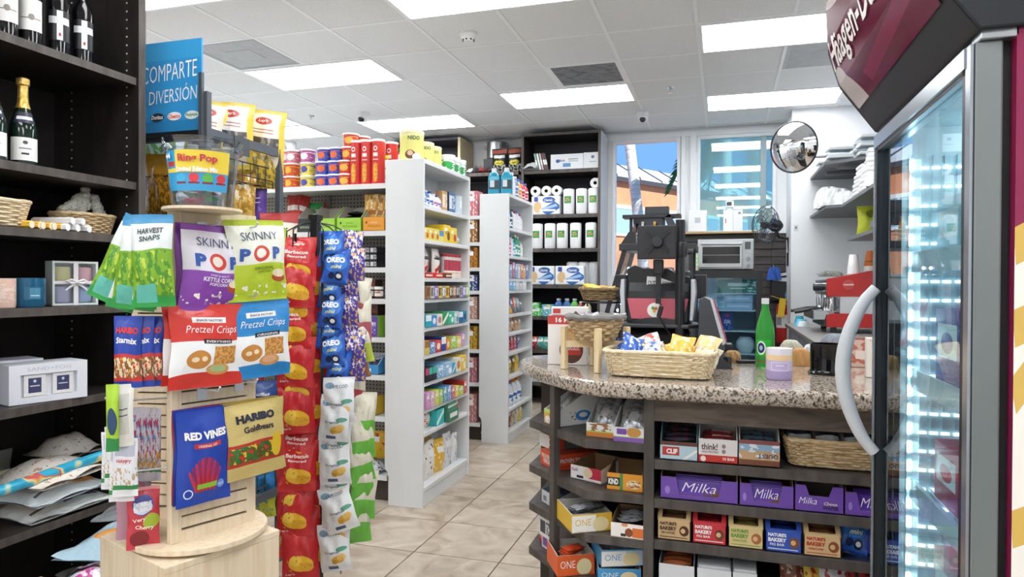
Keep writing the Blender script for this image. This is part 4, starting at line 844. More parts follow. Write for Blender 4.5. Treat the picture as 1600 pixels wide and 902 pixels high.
# ================================================================== dark metal chip rack with blue sign
RXr, RYf, RYb = -2.08, 2.39, 2.885
def rack():
    p = P(); x0 = -2.95
    for x in (RXr, x0):
        for y in (RYf, RYb): p.add('post', boxm(x - .014, x + .014, y - .014, y + .014, 0, 2.17 if y == RYf else 2.02, GREYM), bev=.002)
        for z in (2.0, 1.6, 1.2, .8, .35): p.add('side_rail', boxm(x - .008, x + .008, RYf + .014, RYb - .014, z - .02, z + .02, GREYM))
    for z in (2.0, 1.6): p.add('cross_bar', boxm(x0 + .014, RXr - .014, RYf - .012, RYf + .012, z - .03, z, GREYM))
    p.add('price_plate', boxm(RXr + .008, RXr + .012, 2.55, 2.65, 1.94, 2.02, m('3b4148', .4)))
    for z in (1.83, 1.45, 1.08, .72, .36):
        w = MB()
        for k in range(30): x = x0 + .03 + k * (RXr - x0 - .06) / 29; w.tube([(x, RYf + .02, z), (x, RYb - .02, z)], .002, 4)
        for k in range(6): y = RYf + .02 + k * (RYb - RYf - .04) / 5; w.tube([(x0 + .02, y, z), (RXr - .02, y, z)], .003, 4)
        p.add('wire_shelf', w.mesh('wire_shelf', [BLACKM]))
        g = MB()
        for zz in (z + .03, z + .09): g.tube([(RXr - .02, RYf + .02, zz), (RXr - .02, RYb - .02, zz)], .003, 5)
        for k in range(9): y = RYf + .03 + k * .055; g.tube([(RXr - .02, y, z), (RXr - .02, y, z + .09)], .0025, 4)
        p.add('wire_guard', g.mesh('wire_guard', [BLACKM]))
    spawn(p, 'chip_rack', 'dark grey metal chip rack with wire shelves behind the spinner', 'rack')
    s = P(); SX0, SX1, z0, z1 = -2.92, RXr - .016, 2.005, 2.395
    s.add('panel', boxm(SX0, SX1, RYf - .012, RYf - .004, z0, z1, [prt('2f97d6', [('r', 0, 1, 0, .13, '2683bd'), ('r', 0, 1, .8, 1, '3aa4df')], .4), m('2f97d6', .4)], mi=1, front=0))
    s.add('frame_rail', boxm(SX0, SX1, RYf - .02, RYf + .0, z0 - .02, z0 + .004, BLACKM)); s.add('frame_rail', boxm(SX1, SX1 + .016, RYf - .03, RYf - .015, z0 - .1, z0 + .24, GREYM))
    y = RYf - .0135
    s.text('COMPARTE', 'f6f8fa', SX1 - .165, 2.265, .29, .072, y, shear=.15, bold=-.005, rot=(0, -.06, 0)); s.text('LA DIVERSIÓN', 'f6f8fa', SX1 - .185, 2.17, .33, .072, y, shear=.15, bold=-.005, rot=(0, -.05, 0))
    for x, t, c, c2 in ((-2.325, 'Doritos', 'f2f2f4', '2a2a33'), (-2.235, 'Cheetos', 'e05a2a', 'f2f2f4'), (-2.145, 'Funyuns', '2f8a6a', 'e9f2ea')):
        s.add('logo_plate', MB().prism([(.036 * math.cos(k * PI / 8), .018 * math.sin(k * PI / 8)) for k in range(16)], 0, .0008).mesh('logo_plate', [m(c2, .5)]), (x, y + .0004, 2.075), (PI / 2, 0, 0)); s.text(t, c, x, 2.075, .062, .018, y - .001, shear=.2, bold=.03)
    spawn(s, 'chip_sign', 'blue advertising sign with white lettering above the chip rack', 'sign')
rack()
lays = prt('e8c94a', [('r', .12, .88, .06, .95, 'efe3cf'), ('r', .12, .88, .3, .55, '4a4643'), ('n', .12, .88, .3, .55, 7, .5, '8d8781'), ('e', .5, .82, .2, .06, 'c2332f'), ('r', .25, .75, .62, .635, 'a3443c'), ('r', .25, .75, .67, .685, 'a3443c')], .35, .35)
LB = bag(.2, .31, .08, lays, film('e2bf3c'), [("Lay's", 'f6e9d2', 0, .82, .24, .06, {'shear': .2, 'bold': .03})], seed=120)
for k, (u, v, yy, ry, l) in enumerate(((415, 262, 2.62, .02, 'yellow kettle chip bag standing on the rack, left of two'), (462, 262, 2.78, .04, 'yellow kettle chip bag standing on the rack, right of two'), (268, 240, 2.62, .1, 'pale yellow chip bag under the blue sign'))):
    c = at((360, 410, 268)[k], v, x=(-2.2, -2.15, -2.3)[k]); spawn(LB, 'chip_bag', l, 'snack bag', (c.x, c.y if k < 2 else yy, 1.9), .35, -.05, ry)
spawn(bag(.2, .26, .07, prt('d9dfc8', [('n', 0, 1, .1, .9, 6, .5, '7fb04a')], .4, .3), film('cdd6b4'), seed=121), 'chip_bag', 'pale green chip bag under the blue sign at left', 'snack bag', (-2.5, 2.55, 1.9), .2)
def rb(col, nm, u, vt, yy, h=.29, w=.19, txt=None, mt=None, rz=.5, tcol='e9e3d2', x=None):
    c = at(u, vt, y=yy) if x != 'r' else at(u, vt, x=-2.2 if u < 412 else -2.14)
    if x == 'r': x = None; yy = min(c.y, 2.83)
    tx = [(txt, tcol, 0, .7, .55, .08, {'shear': .2})] if txt else []
    spawn(bag(w, h, .06, mt or film(col), film(col), tx, seed=int(u)), 'chip_bag', nm, 'snack bag', (c.x if x is None else x, yy, c.z - h), rz, group=None)
gold = prt('b98a2e', [('n', 0, 1, 0, .6, 8, .5, 'd8b45a'), ('n', 0, 1, .5, 1, 7, .55, 'e9d9b0')], .25, .4, .3)
rb('c9a04a', 'gold foil chip bag hanging in the rack right of the bucket', 372, 272, 2.5, .27, .16, None, gold, .6, x='r'); rb('5a3a94', 'purple chip bag hanging in the rack beside the rear post', 404, 276, 2.66, .3, .15, None, prt('5a3a94', [('n', .1, .9, .1, .5, 6, .6, '8a6ac0'), ('r', .2, .8, .62, .64, 'cfc3e6'), ('r', .2, .8, .55, .57, 'cfc3e6')], .25, .4), .6, x='r')
rb('b9862e', 'dark gold chip bag hanging left of the bucket', 252, 240, 2.43, .3, .16, None, prt('a8791f', [('n', 0, 1, 0, .7, 14, .5, '6a4a10')], .3, .4), .1, x=None); rb('2a5fb0', 'bright blue chip bag hanging at the rack left', 240, 262, 2.47, .26, .15, None, prt('2456b4', [('r', 0, .2, 0, 1, '2f7fd0')], .25, .4), .1); rb('2f6f9a', 'teal blue chip bag against the bookcase side', 226, 262, 2.55, .26, .15, None, None, .1)
rb('c9a44a', 'yellow chip bag in the wire guard on the upper rack shelf, nearer', 385, 228, 2.55, .2, .16, None, prt('d8b43a', [('n', 0, 1, 0, 1, 7, .55, 'f0e6c0')], .3, .4), .8, x='r'); rb('c9a44a', 'yellow chip bag in the wire guard on the upper rack shelf, farther', 418, 236, 2.72, .19, .16, None, prt('d8b43a', [('n', 0, 1, 0, 1, 6, .5, '8a7a3a')], .3, .4), .9, x='r')
rb('e9e3d6', 'cream and red veggie chip bag right of the rack', 436, 333, 2.72, .25, .17, 'Market', prt('e6ddc8', [('r', 0, 1, .82, 1, 'b23a3a'), ('r', 0, 1, 0, .14, 'b23a3a'), ('e', .5, .25, .2, .08, 'c9a06a')], .35, .35), .5, '2f3a33')
rb('b23a3a', 'red chip bag right of the purple bag', 412, 345, 2.6, .22, .15, None, None, .6, x='r')
rb('3a5a9a', 'navy ridged chip bag glimpsed between the spinner and red chips', 424, 592, 2.55, .2, .15, 'Ruffles', prt('2f4f8f', [('n', 0, 1, 0, .5, 6, .6, 'b23a44')], .3, .4), .6, 'f2f2f4', x='r'); rb('e0762a', 'orange chip bag low in the rack behind the spinner', 412, 676, 2.5, .16, .13, None, prt('d8702a', [('n', 0, 1, 0, 1, 6, .6, 'e9a04a')], .3, .4), .6, x='r'); rb('2f86c8', 'blue chip bag low in the rack behind the spinner', 418, 720, 2.53, .15, .13, None, None, .6, x='r'); rb('b9c93a', 'lime chip bag near the cabinet top behind the spinner', 412, 768, 2.5, .12, .14, None, prt('c9cf3a', [('n', 0, 1, 0, 1, 8, .6, '3f8fc0')], .3, .4), .6, x='r')
rb('a3302f', 'dark red chip bag in the rack behind the blue pretzels', 403, 570, 2.48, .2, .13, None, None, .6, x='r'); rb('c9a43a', 'mustard chip bag beside the gold gummy bags', 432, 662, 2.62, .2, .13, None, None, .8, x='r')
# ================================================================== clip stand with columns of chip bags
SX, SY = -1.56, 2.40
def stand():
    p = P(); p.add('base', MB().lathe([(0, 0), (.19, 0), (.2, .01), (.19, .022), (.03, .03), (0, .03)], 32).mesh('base', [BLACKM])); p.add('pole', boxm(-.016, .016, -.016, .016, .03, 1.625, BLACK), bev=.002)
    for a in range(6):
        t = a * PI / 3 + .3; d = Vector((math.cos(t), math.sin(t), 0))
        p.add('wire_arm', MB().tube([d * .012 + Vector((0, 0, 1.61)), d * .07 + Vector((0, 0, 1.6)), d * .115 + Vector((0, 0, 1.575)), d * .118 + Vector((0, 0, 1.5))], .003, 5).mesh('wire_arm', [BLACK]))
        p.add('clip_strip', boxm(-.006, .006, -.001, .001, .2, 1.56, BLACK), d * .105, (0, 0, t + PI / 2))
    p.add('top_cap', boxm(-.02, .02, -.02, .02, 1.62, 1.64, BLACK)); spawn(p, 'clip_strip_stand', 'black floor stand with clip strips of chip bags', 'display stand', (SX, SY, 0))
stand()
def colm(u, v, dy): return at(u, v, y=SY + dy)
lr = [('e', .52, .3, .34, .15, 'e9b62f'), ('e', .36, .36, .16, .1, 'f0c74a'), ('e', .66, .24, .2, .09, 'dca428'), ('n', .1, .9, .12, .46, 9, .62, 'c68a1c'), ('e', .5, .86, .2, .05, 'd8463c')]
LR = bag(.145, .20, .045, prt('c3262a', lr, .25, .3), film('b8242a'), [("Lay's", 'f4efe6', .02, .85, .34, .06, {'shear': .2, 'bold': .03}), ('Barbecue', 'f2d9d2', .0, .69, .62, .075, {'bold': .03}), ('flavored', 'f2d9d2', .0, .6, .5, .05, {'bold': .03})], seed=130)
LR2 = bag(.142, .20, .045, prt('bf262c', lr, .25, .3), film('b8242a'), [("Lay's", 'f0dcd2', -.28, .1, .26, .05, {'shear': .2})], seed=131)
vs = [449, 481, 508, 546, 577, 605, 640, 678, 740, 768, 809, 838, 872, 905]
us = [464, 462, 462, 458, 458, 460, 463, 464, 462, 464, 463, 460, 466, 470]
for k, (u, v) in enumerate(zip(us, vs)):
    c = colm(u, v, -.115 - .012 * (k % 2)); full = k in (0, 8)
    spawn(LR if full or k % 3 == 0 else LR2, 'barbecue_chip_bag', 'red barbecue chip bag, %s from the top of its strip' % ORD[k], 'snack bag', (c.x, c.y, c.z), .42 + .12 * math.sin(k * 2.1), -.12, .05 * math.sin(k * 1.7), group='red chip bags on the clip stand', scale=.98)
    if k % 2: spawn(LR2, 'barbecue_chip_bag', 'red chip bag tucked behind the %s bag of the red strip' % ORD[k], 'snack bag', (c.x + .035, c.y + .075, c.z + .02), .9, -.05, -.1, group='red chip bags behind the strip', scale=.9)
orm = prt('2a5cb8', [('e', .5, .6, .44, .26, '3f7fd6'), ('e', .68, .22, .16, .11, '1d2a4a'), ('e', .4, .24, .12, .09, '1d2a4a'), ('e', .68, .22, .09, .055, 'e6e6ea'), ('r', 0, 1, 0, .06, '1f3f86')], .2, .35)
OR = bag(.10, .145, .04, orm, film('4a3f8a'), [('OREO', 'f6f8fb', 0, .66, .72, .16, {'bold': .05}), ('mini', 'e6f0c0', .05, .47, .42, .1, {'bold': .03, 'shear': .2})], seed=140)
for k, (u, v) in enumerate(((516, 417), (522, 445), (515, 480), (514, 515), (513, 545), (520, 575), (524, 604))):
    c = colm(u, v, -.06 - .01 * (k % 2)); spawn(OR, 'mini_cookie_bag', 'blue mini cookie bag, %s from the top of its strip' % ORD[k], 'snack bag', (c.x, c.y, c.z), .1 + .15 * math.sin(k * 1.9), -.15, .09 * math.sin(k * 2.3), group='blue cookie bags on the clip stand', scale=(1.05, 1, .98))
    spawn(bag(.085, .13, .035, prt('4a3f9a', [('n', 0, 1, 0, 1, 6, .55, 'c9a06a'), ('n', 0, 1, .4, 1, 8, .55, 'e0dcea')], .25, .4), film('4a3f8a'), seed=150 + k), 'cookie_bag', 'purple cookie bag behind the %s blue cookie bag' % ORD[k], 'snack bag', (c.x + .055, c.y + .05, c.z + .015), .5, -.08, .1 * math.cos(k * 1.3), group='purple cookie bags on the clip stand')
cc = prt('dfe1e3', [('e', .25, .82, .16, .07, '7fa0b4'), ('e', .66, .26, .2, .08, 'd8ab4a'), ('e', .78, .3, .13, .07, 'e6c06a'), ('e', .56, .22, .1, .05, 'c9962f'), ('r', .3, .62, .06, .13, '4f5f7a'), ('e', .8, .47, .16, .05, '5fa08a')], .3, .3)
CCB = bag(.13, .175, .05, cc, film('d6d8da'), [('CAPE COD', '3f4f63', .06, .80, .56, .07, {'bold': .01}), ('Original', '4f6070', .0, .42, .5, .055, {'bold': .02})], seed=160)
for k, (u, v, rz, ry) in enumerate(((529, 662, .15, -.06), (520, 690, .05, .0), (521, 725, .1, .02), (524, 757, .12, -.1), (522, 790, .1, -.05), (538, 830, .2, -.35), (522, 856, .05, .0), (526, 893, .1, -.2))):
    c = colm(u, v, -.10 - .015 * (k % 2)); spawn(CCB, 'kettle_chip_bag', 'white kettle chip bag, %s from the top of its strip' % ORD[k], 'snack bag', (c.x, c.y, c.z), rz, -.14, ry, group='white chip bags on the clip stand')
gnb = lambda c2: prt('dcd7c3', [('r', 0, 1, 0, .34, c2), ('e', .5, .34, .6, .08, c2), ('n', 0, 1, .5, .95, 4, .6, 'cfc9b0')], .3, .35)
for k, (u, v, c2, nm) in enumerate(((545, 455, '6fae4a', 'green'), (556, 505, 'b0646a', 'pink'), (562, 535, 'c06a74', 'pink'), (566, 568, 'b9c84a', 'lime'), (560, 592, '9a6a4a', 'brown'), (552, 640, 'b04a52', 'red'), (566, 688, '6fbe4a', 'green'), (570, 718, '6fbe4a', 'green'), (569, 755, '6fbe4a', 'green'), (567, 785, '6fbe4a', 'green'), (566, 812, '6fbe4a', 'green'), (561, 848, '6fbe4a', 'green'))):
    c = colm(u, v, .03); spawn(bag(.105, .19, .055, gnb(c2), film('d3cdb6'), seed=170 + k), 'veggie_chip_bag', 'cream bag with %s bottom, %s from the top of the right strip' % (nm, ORD[k]), 'snack bag', (c.x, c.y, c.z), 1.0, -.1, .16 * math.sin(k * 1.4), group='cream bags on the clip stand')
for k in range(9):
    col, nm = (('d8a02e', 'yellow'), ('2f7fb8', 'blue'), ('c9562a', 'orange'), ('3f8f4a', 'green'))[k % 4]; c = colm(444 - (k % 2) * 4, 610 + k * 31, -.02)
    spawn(bag(.07, .13, .03, prt(col, [('n', 0, 1, 0, 1, 6, .56, 'e9e0c8'), ('n', 0, 1, 0, 1, 8, .6, '8a2f2a')], .28, .4), film(col), seed=190 + k), 'mixed_snack_bag', '%s mixed snack bag, %s down the strip left of the red chips' % (nm, ORD[k]), 'snack bag', (c.x, c.y, c.z), -.4, -.08, .05 * math.sin(k), group='mixed bags on the clip stand')
# ================================================================== white end units and gondolas
EWH = noisy('white_laminate', ['d6d8d9', 'dddfe0', 'e2e4e5'], scale=(1, 1, .3), nscale=3, rough=.42); PEG = None
def pegmat():
    mt, N, L, b = _new('pegboard')
    tc = N.new('ShaderNodeTexCoord'); vm = N.new('ShaderNodeVectorMath'); vm.operation = 'FRACTION'; sc = N.new('ShaderNodeVectorMath'); sc.operation = 'SCALE'; sc.inputs['Scale'].default_value = 1 / .0254
    L.new(tc.outputs['Object'], sc.inputs[0]); L.new(sc.outputs[0], vm.inputs[0]); sp = N.new('ShaderNodeSeparateXYZ'); L.new(vm.outputs[0], sp.inputs[0])
    def mth(op, a, c):
        n = N.new('ShaderNodeMath'); n.operation = op
        for i, q in enumerate((a, c)):
            if isinstance(q, (int, float)): n.inputs[i].default_value = q
            else: L.new(q, n.inputs[i])
        return n.outputs[0]
    dx = mth('SUBTRACT', sp.outputs[0], .5); dz = mth('SUBTRACT', sp.outputs[2], .5)
    k = mth('LESS_THAN', mth('ADD', mth('MULTIPLY', dx, dx), mth('MULTIPLY', dz, dz)), .045)
    mx = N.new('ShaderNodeMix'); mx.data_type = 'RGBA'; L.new(k, mx.inputs['Factor']); mx.inputs['A'].default_value = C('a19c93'); mx.inputs['B'].default_value = C('2a2724'); L.new(mx.outputs['Result'], b.inputs['Base Color']); b.inputs['Roughness'].default_value = .7
    return mt
PEG = pegmat()
EZ1 = [.116, .452, .596, .76, .928, 1.096, 1.272, 1.402, 1.636, 1.845]
EZ2 = [.09, .29, .564, .77, .94, 1.10, 1.308, 1.41, 1.606, 1.845]
def endcap(label, x0, x1, y0, y1, zt, zs):
    p = P()
    n = .025  # toe notch at the shelf side of the near panel
    poly = [(x0 + n, 0), (x1, 0), (x1, zt), (x0, zt), (x0, .22), (x0 + n * .6, .21), (x0 + n, .18)]
    p.add('end_panel', MB().yprism(poly, y0, y0 + .02).mesh('end_panel', [EWH], recalc=True), bev=.002); p.add('end_panel', boxm(x0, x1, y1 - .02, y1, 0, zt, EWH), bev=.002)
    p.add('back_panel', boxm(x0, x0 + .015, y0 + .02, y1 - .02, .22, zt, EWH)); p.add('top_board', boxm(x0 + .015, x1, y0 + .02, y1 - .02, zt - .028, zt, EWH), bev=.002)
    p.add('kick_board', boxm(x1 - .035, x1 - .015, y0 + .02, y1 - .02, 0, zs[0] - .025, EWH))
    for z in zs: p.add('shelf', boxm(x0 + .015, x1 - .004, y0 + .02, y1 - .02, z - .025, z, EWH), bev=.002)
    spawn(p, 'shelf_unit', label, 'shelf unit')
E1 = (-1.985, -1.73, 3.81, 4.61); E2 = (-2.0, -1.737, 5.56, 6.33)
endcap('tall white end unit nearest the clip strip stand', *E1, 2.123, EZ1); endcap('tall white end unit farther down the aisle', *E2, 2.133, EZ2)
def gondola(label, x0, x1, y0, y1, zs, zt, top=None):
    p = P(); ym = (y0 + y1) / 2
    p.add('pegboard', boxm(x0, x1, ym - .015, ym + .015, .1, zt, PEG)); p.add('kick_plate', boxm(x0, x1, y0 + .04, y1 - .04, 0, .13, m('3a332c', .6)))
    x = x0
    while x < x1 - .05: p.add('upright', boxm(x, x + .03, ym - .03, ym - .015, .1, zt, m('8e8a83', .5))); x += .92
    for z in zs:
        p.add('shelf', MB().box(x0, x1, y0 + .012, ym - .015, z - .012, z).box(x0, x1, y0, y0 + .012, z - .028, z + .004).mesh('shelf', [m('dcdddc', .4)])); p.add('rear_shelf', boxm(x0, x1, ym + .015, y1, z - .02, z, m('dcdddc', .4)))
        x = x0 + .9
        p.add('bracket', MB().xprism([(y0 + .05, z - .012), (ym - .016, z - .012), (ym - .016, z - .11)], x, x + .004).mesh('bracket', [m('8e8a83', .5)], recalc=True))
    spawn(p, 'gondola_shelving', label, 'shelving')
GZ = [.164, .53, .788, 1.025, 1.265, 1.461, 1.69, 1.985]
gondola('white gondola shelving with pegboard back beside the near end unit', -5.4, -1.99, 3.85, 4.58, GZ, 2.2); gondola('white gondola shelving beyond the near end unit, second row', -5.4, -2.005, 5.60, 6.30, [.15, .5, .79, 1.05, 1.3, 1.5, 1.72, 1.95], 1.98)
# ---- small goods kinds
_c = {}
def bx(w, d, h, col, acc='f2f2f2', lay=None, txt=None, tcol='ffffff', side=None):
    k = (w, d, h, col, acc, lay, txt, tcol)
    if k not in _c:
        L_ = {None: [('r', .12, .88, .35, .75, acc)], 'band': [('r', 0, 1, .3, .6, acc)], 'dot': [('e', .5, .5, .32, .28, acc)], 'half': [('r', 0, 1, .5, 1, acc)], 'mix': [('n', 0, 1, 0, 1, 5, .55, acc), ('r', .15, .7, .6, .8, 'f4f4f4')], 'stripe': [('d', 0, .1, 1, .9, .12, acc)], 'pic': [('e', .68, .35, .22, .24, acc), ('r', .08, .5, .62, .82, 'f4f4f4')], 'win': [('r', .1, .5, .2, .85, acc), ('n', .55, .95, .2, .85, 7, .5, acc)]}[lay]
        tx = [(txt, tcol, 0, .56, .7, .2)] if txt else []
        _c[k] = carton(w, d, h, prt(col, L_, .4), side or m(col, .45), texts=tx)
    return _c[k]
def pk(w, h, t, col, acc='f2f2f2', thr=.55, seed=1, txt=None, tcol='ffffff', base=None):
    k = ('pk', w, h, t, col, acc, thr, seed, txt)
    if k not in _c: _c[k] = bag(w, h, t, prt(col, base or [('n', 0, 1, .08, .9, 5, thr, acc), ('r', .2, .8, .6, .78, 'f3f3f0')], .3, .35), film(col), [(txt, tcol, 0, .69, .5, .1)] if txt else [], seed=seed, nu=8, nv=10)
    return _c[k]
def bt(r, h, col, cap, lab, acc='f2f2f2', sx=1, sy=1, neck=.4, sh=.62, rough=.2):
    k = ('bt', r, h, col, cap, lab, acc, sx, neck)
    if k not in _c: _c[k] = bottlep(r, h, m(col, rough), m(cap, .35), prt(lab, [('r', .15, .85, .5, .8, acc), ('e', .5, .3, .2, .15, acc)], .4), neck=neck, shoulder=sh, sx=sx, sy=sy, lab=(.12, .55))
    return _c[k]
def canp(r, h, front, lid, rim='c9ccd0', texts=(), lidh=.02):
    p = P(); p.add('can', MB().lathe([(0, 0), (r * .97, 0), (r, .004), (r, h - lidh)], 24).mesh('can', [front])); p.add('lid', MB().lathe([(r * 1.02, h - lidh), (r * 1.03, h - lidh + .003), (r * 1.03, h - .003), (r * .99, h), (0, h - .002)], 24).mesh('lid', [m(lid, .35)]))
    for s, col, z, w, hh, o in texts:
        src = tmesh(s, m(col, .4), o.get('shear', 0), o.get('bold', .03)).copy()
        for v in src.vertices: a = v.co.x * w; v.co = ((r + .0012) * math.sin(a), -(r + .0012) * math.cos(a), z * h + v.co.z * hh * h)
        p.add('lettering', src)
    return p
FX = PI / 2
U1 = '%s of near white unit'; U2 = '%s of far white unit'
SN = ['lowest shelf', 'second shelf', 'third shelf', 'fourth shelf', 'fifth shelf', 'sixth shelf', 'seventh shelf', 'eighth shelf', 'ninth shelf', 'tenth shelf']
def er(E, zs, k, items, unit, xoff=-.07):
    placed_row(items, E[2] + .03, E[1] + xoff, zs[k] + .001, FX, unit % SN[k], 'goods ' + unit % SN[k])
W = lambda nm, d, cat, pr, w, g=.004, o=0, zo=0: (nm, d, cat, pr, w, g, o, zo)
# near unit, top to bottom
er(E1, EZ1, 9, [W('shampoo_bottle', 'green capped bottle', 'bottle', bt(.028, .125, '2f9a7a', '2f9a6a', 'dfeee6', '3fa07a'), .058), W('shampoo_bottle', 'teal capped bottle', 'bottle', bt(.028, .12, '5fb8a8', '2fa07a', 'e6eef0', '3f8fc0'), .058), W('lotion_bottle', 'blue and white bottle', 'bottle', bt(.026, .11, '4a6fc0', 'e6e8ee', 'eef0f6', '3f5fb8'), .054), W('lotion_bottle', 'blue capped white bottle', 'bottle', bt(.026, .108, 'dfe4ee', '3f5fb8', 'eef0f6', '3f5fb8'), .054), W('lotion_bottle', 'white bottle with pink label', 'bottle', bt(.03, .1, 'e9e6ea', 'f0f0f0', 'f0e0e6', 'c06a8a'), .06), W('lotion_bottle', 'white bottle with violet label', 'bottle', bt(.028, .098, 'e9e9ee', '6a5ab0', 'f0f0f4', '7a6ac0'), .056),
    W('boxed_set', 'tan boxed set', 'box', bx(.09, .05, .135, 'c9a06a', 'f0e6d6', 'win'), .09, .012), W('boxed_set', 'blue boxed set in a black frame', 'box', bx(.115, .06, .14, '3f6a9a', 'dfe6ee', 'win', side=m('2a2a2e', .4)), .115, .006), W('notebook', 'pale blue standing notebook', 'notebook', bx(.05, .12, .125, 'cfdce6', 'f4f4f4'), .05)], U1)
er(E1, EZ1, 8, [W('tea_box', 'yellow soup carton', 'box', bx(.075, .12, .075, 'ead45a', 'c9563a', 'pic'), .075) for _ in range(3)] + [W('tea_box', 'pale yellow soup carton with blue lid', 'box', bx(.075, .12, .07, 'e6dc7a', '4a8fc0', 'half'), .075)] + [W('cocoa_box', 'bright yellow cocoa carton', 'box', bx(.11, .12, .115, 'efcf2e', '8a4a2a', 'pic', txt='COCOA', tcol='7a3a20'), .11), W('cocoa_box', 'yellow cocoa carton with red base', 'box', bx(.11, .12, .105, 'efcf2e', 'c23a30', 'pic'), .11), W('soup_packet', 'lemon soup packet', 'packet', pk(.1, .1, .03, 'e6e07a', 'f0f0c8', seed=2), .1), W('soup_packet', 'grey green soup packet', 'packet', pk(.08, .06, .03, 'b9b88a', 'dfdec0', seed=3), .08)], U1)
kin = prt('ece8e4', [('r', .1, .9, .62, .68, '2a2a2e'), ('d', .2, .2, .8, .5, .09, 'c9403a'), ('e', .7, .22, .12, .1, '6a4028'), ('r', 0, 1, 0, .04, 'c9403a')], .35, .3)
er(E1, EZ1, 7, [W('chocolate_bag', 'white chocolate bag with red stripe', 'snack bag', bag(.13, .19, .05, kin, film('e6e2de'), [('bueno', '2a2a2e', 0, .72, .6, .1, {'bold': .03})], seed=200 + k), .125, .0, (0, -.03, .0)[k]) for k in range(3)] + [W(None, '', '', None, .06)] + [W('wafer_tin', 'tall white wafer tin with red lid', 'tin', canp(.026, .165, prt('efe9e4', [('r', .3, .7, .35, .85, 'c2485a'), ('e', .5, .15, .4, .12, 'd8a86a')], .35), 'c23a44'), .056) for _ in range(5)], U1)
for k in range(4): spawn(bx(.1, .05, .032, ('c9302c', 'd8382e', '7a3a2a', 'efe6dc')[k], 'f2e0d0', 'band'), 'chocolate_pack', 'low %s chocolate pack in front of the white chocolate bags' % ('red', 'bright red', 'brown', 'cream')[k], 'chocolate', (E1[1] - .025, 3.9 + k * .16, EZ1[7] + .001), FX)
cw = [('9a7048', '5a3a24', 'brown'), ('c9c6c0', '55555c', 'grey'), ('7a5ab8', 'e6e0f0', 'violet'), ('e0c040', '3a3a3a', 'yellow'), ('8d8d92', 'e6e6e8', 'silver'), ('e6b83a', '7a4a20', 'golden'), ('4a4238', 'd8d0c0', 'dark'), ('9a5a34', 'e6d6c0', 'rust'), ('26262a', 'c9c9cc', 'black'), ('b0aeb8', '55555c', 'pale grey'), ('8a5ac0', 'f0e8f6', 'purple'), ('8fc03f', 'f0f4e0', 'lime')]
er(E1, EZ1, 6, [W('protein_bar_box', '%s candy bar carton' % n, 'box', bx(.058, .16, .078, c_, a, 'win'), .058, .003) for c_, a, n in cw], U1)
er(E1, EZ1, 5, [W('medicine_box', '%s remedy carton' % n, 'box', bx(w, .15, h, c_, a, l), w, .004) for c_, a, l, w, h, n in (('2fa3b8', 'e6f4f6', 'half', .085, .075, 'aqua'), ('3f8fd0', 'f0f4fa', 'dot', .08, .07, 'sky blue'), ('e9e6e0', 'c97a7a', 'dot', .085, .075, 'white'), ('2f9a5a', 'e6f2ea', 'stripe', .1, .085, 'green'), ('3fb89a', 'f0f6f2', 'pic', .095, .08, 'mint'), ('c9d6d8', '3fa09a', 'pic', .08, .08, 'pale'), ('2a5f9a', 'dfe8f2', 'half', .075, .075, 'navy'), ('2f8fb0', '1f3f6a', 'dot', .07, .08, 'blue green'))], U1)
er(E1, EZ1, 4, [W('remedy_pack', '%s remedy pack' % n, 'box', bx(w, .14, h, c_, a, l), w, .006) for c_, a, l, w, h, n in (('e0c86a', '9a6a3a', 'half', .07, .085, 'straw'), ('4a86c8', 'eef2f8', 'mix', .085, .07, 'blue'), ('d8483a', 'f6e6e0', 'dot', .085, .075, 'red'), ('2a4a9a', 'f0f0f4', 'half', .075, .09, 'navy'), ('ec8a2a', 'f6e0c0', 'dot', .065, .075, 'orange'), ('9fc83a', 'f0f4d8', 'mix', .11, .08, 'lime'), ('e6d66a', 'f6f4d8', None, .08, .075, 'lemon'), ('c98ac0', 'f4e8f2', 'mix', .065, .085, 'lilac'))], U1)
er(E1, EZ1, 3, [W('hygiene_pack', '%s hygiene carton' % n, 'box', bx(w, .15, h, c_, a, l), w, .005) for c_, a, l, w, h, n in (('2a2a33', 'd8407a', 'half', .05, .085, 'black and pink'), ('26323a', '3fc0a0', 'half', .05, .085, 'black and mint'), ('242a3a', '4ab8a8', 'half', .06, .085, 'dark'), ('7fb4dc', 'eef6fb', 'mix', .13, .08, 'light blue'), ('9fc8e6', 'f2f8fc', 'pic', .12, .085, 'pale blue'), ('2f9ac0', 'e6f2f6', 'stripe', .06, .07, 'turquoise'), ('e9e6d0', 'c97a3a', 'dot', .09, .1, 'cream'), ('f0c83a', 'f6efd0', 'pic', .09, .105, 'yellow'))], U1)
er(E1, EZ1, 2, [W('tissue_pack', '%s tissue pack' % n, 'box', bx(w, .16, h, c_, a, 'mix'), w, .005) for c_, a, w, h, n in (('c98ab8', 'f0e0ee', .06, .1, 'pink violet'), ('d8a0c8', 'f6ecf4', .06, .095, 'pink'), ('c8cf4a', 'f2f4d8', .065, .095, 'lime'), ('9fbf3f', 'eef4d8', .06, .09, 'green'), ('3f9ab0', 'e6f2f4', .065, .095, 'teal'), ('5f8fd0', 'eaf0fa', .07, .095, 'blue'), ('c23a4a', 'f4dfe2', .06, .08, 'red'), ('e0c84a', 'f6f0d0', .06, .075, 'yellow'), ('a8bf3a', 'eff4d8', .09, .06, 'olive'), ('b8323a', 'f0d8d8', .06, .09, 'dark red'))], U1)
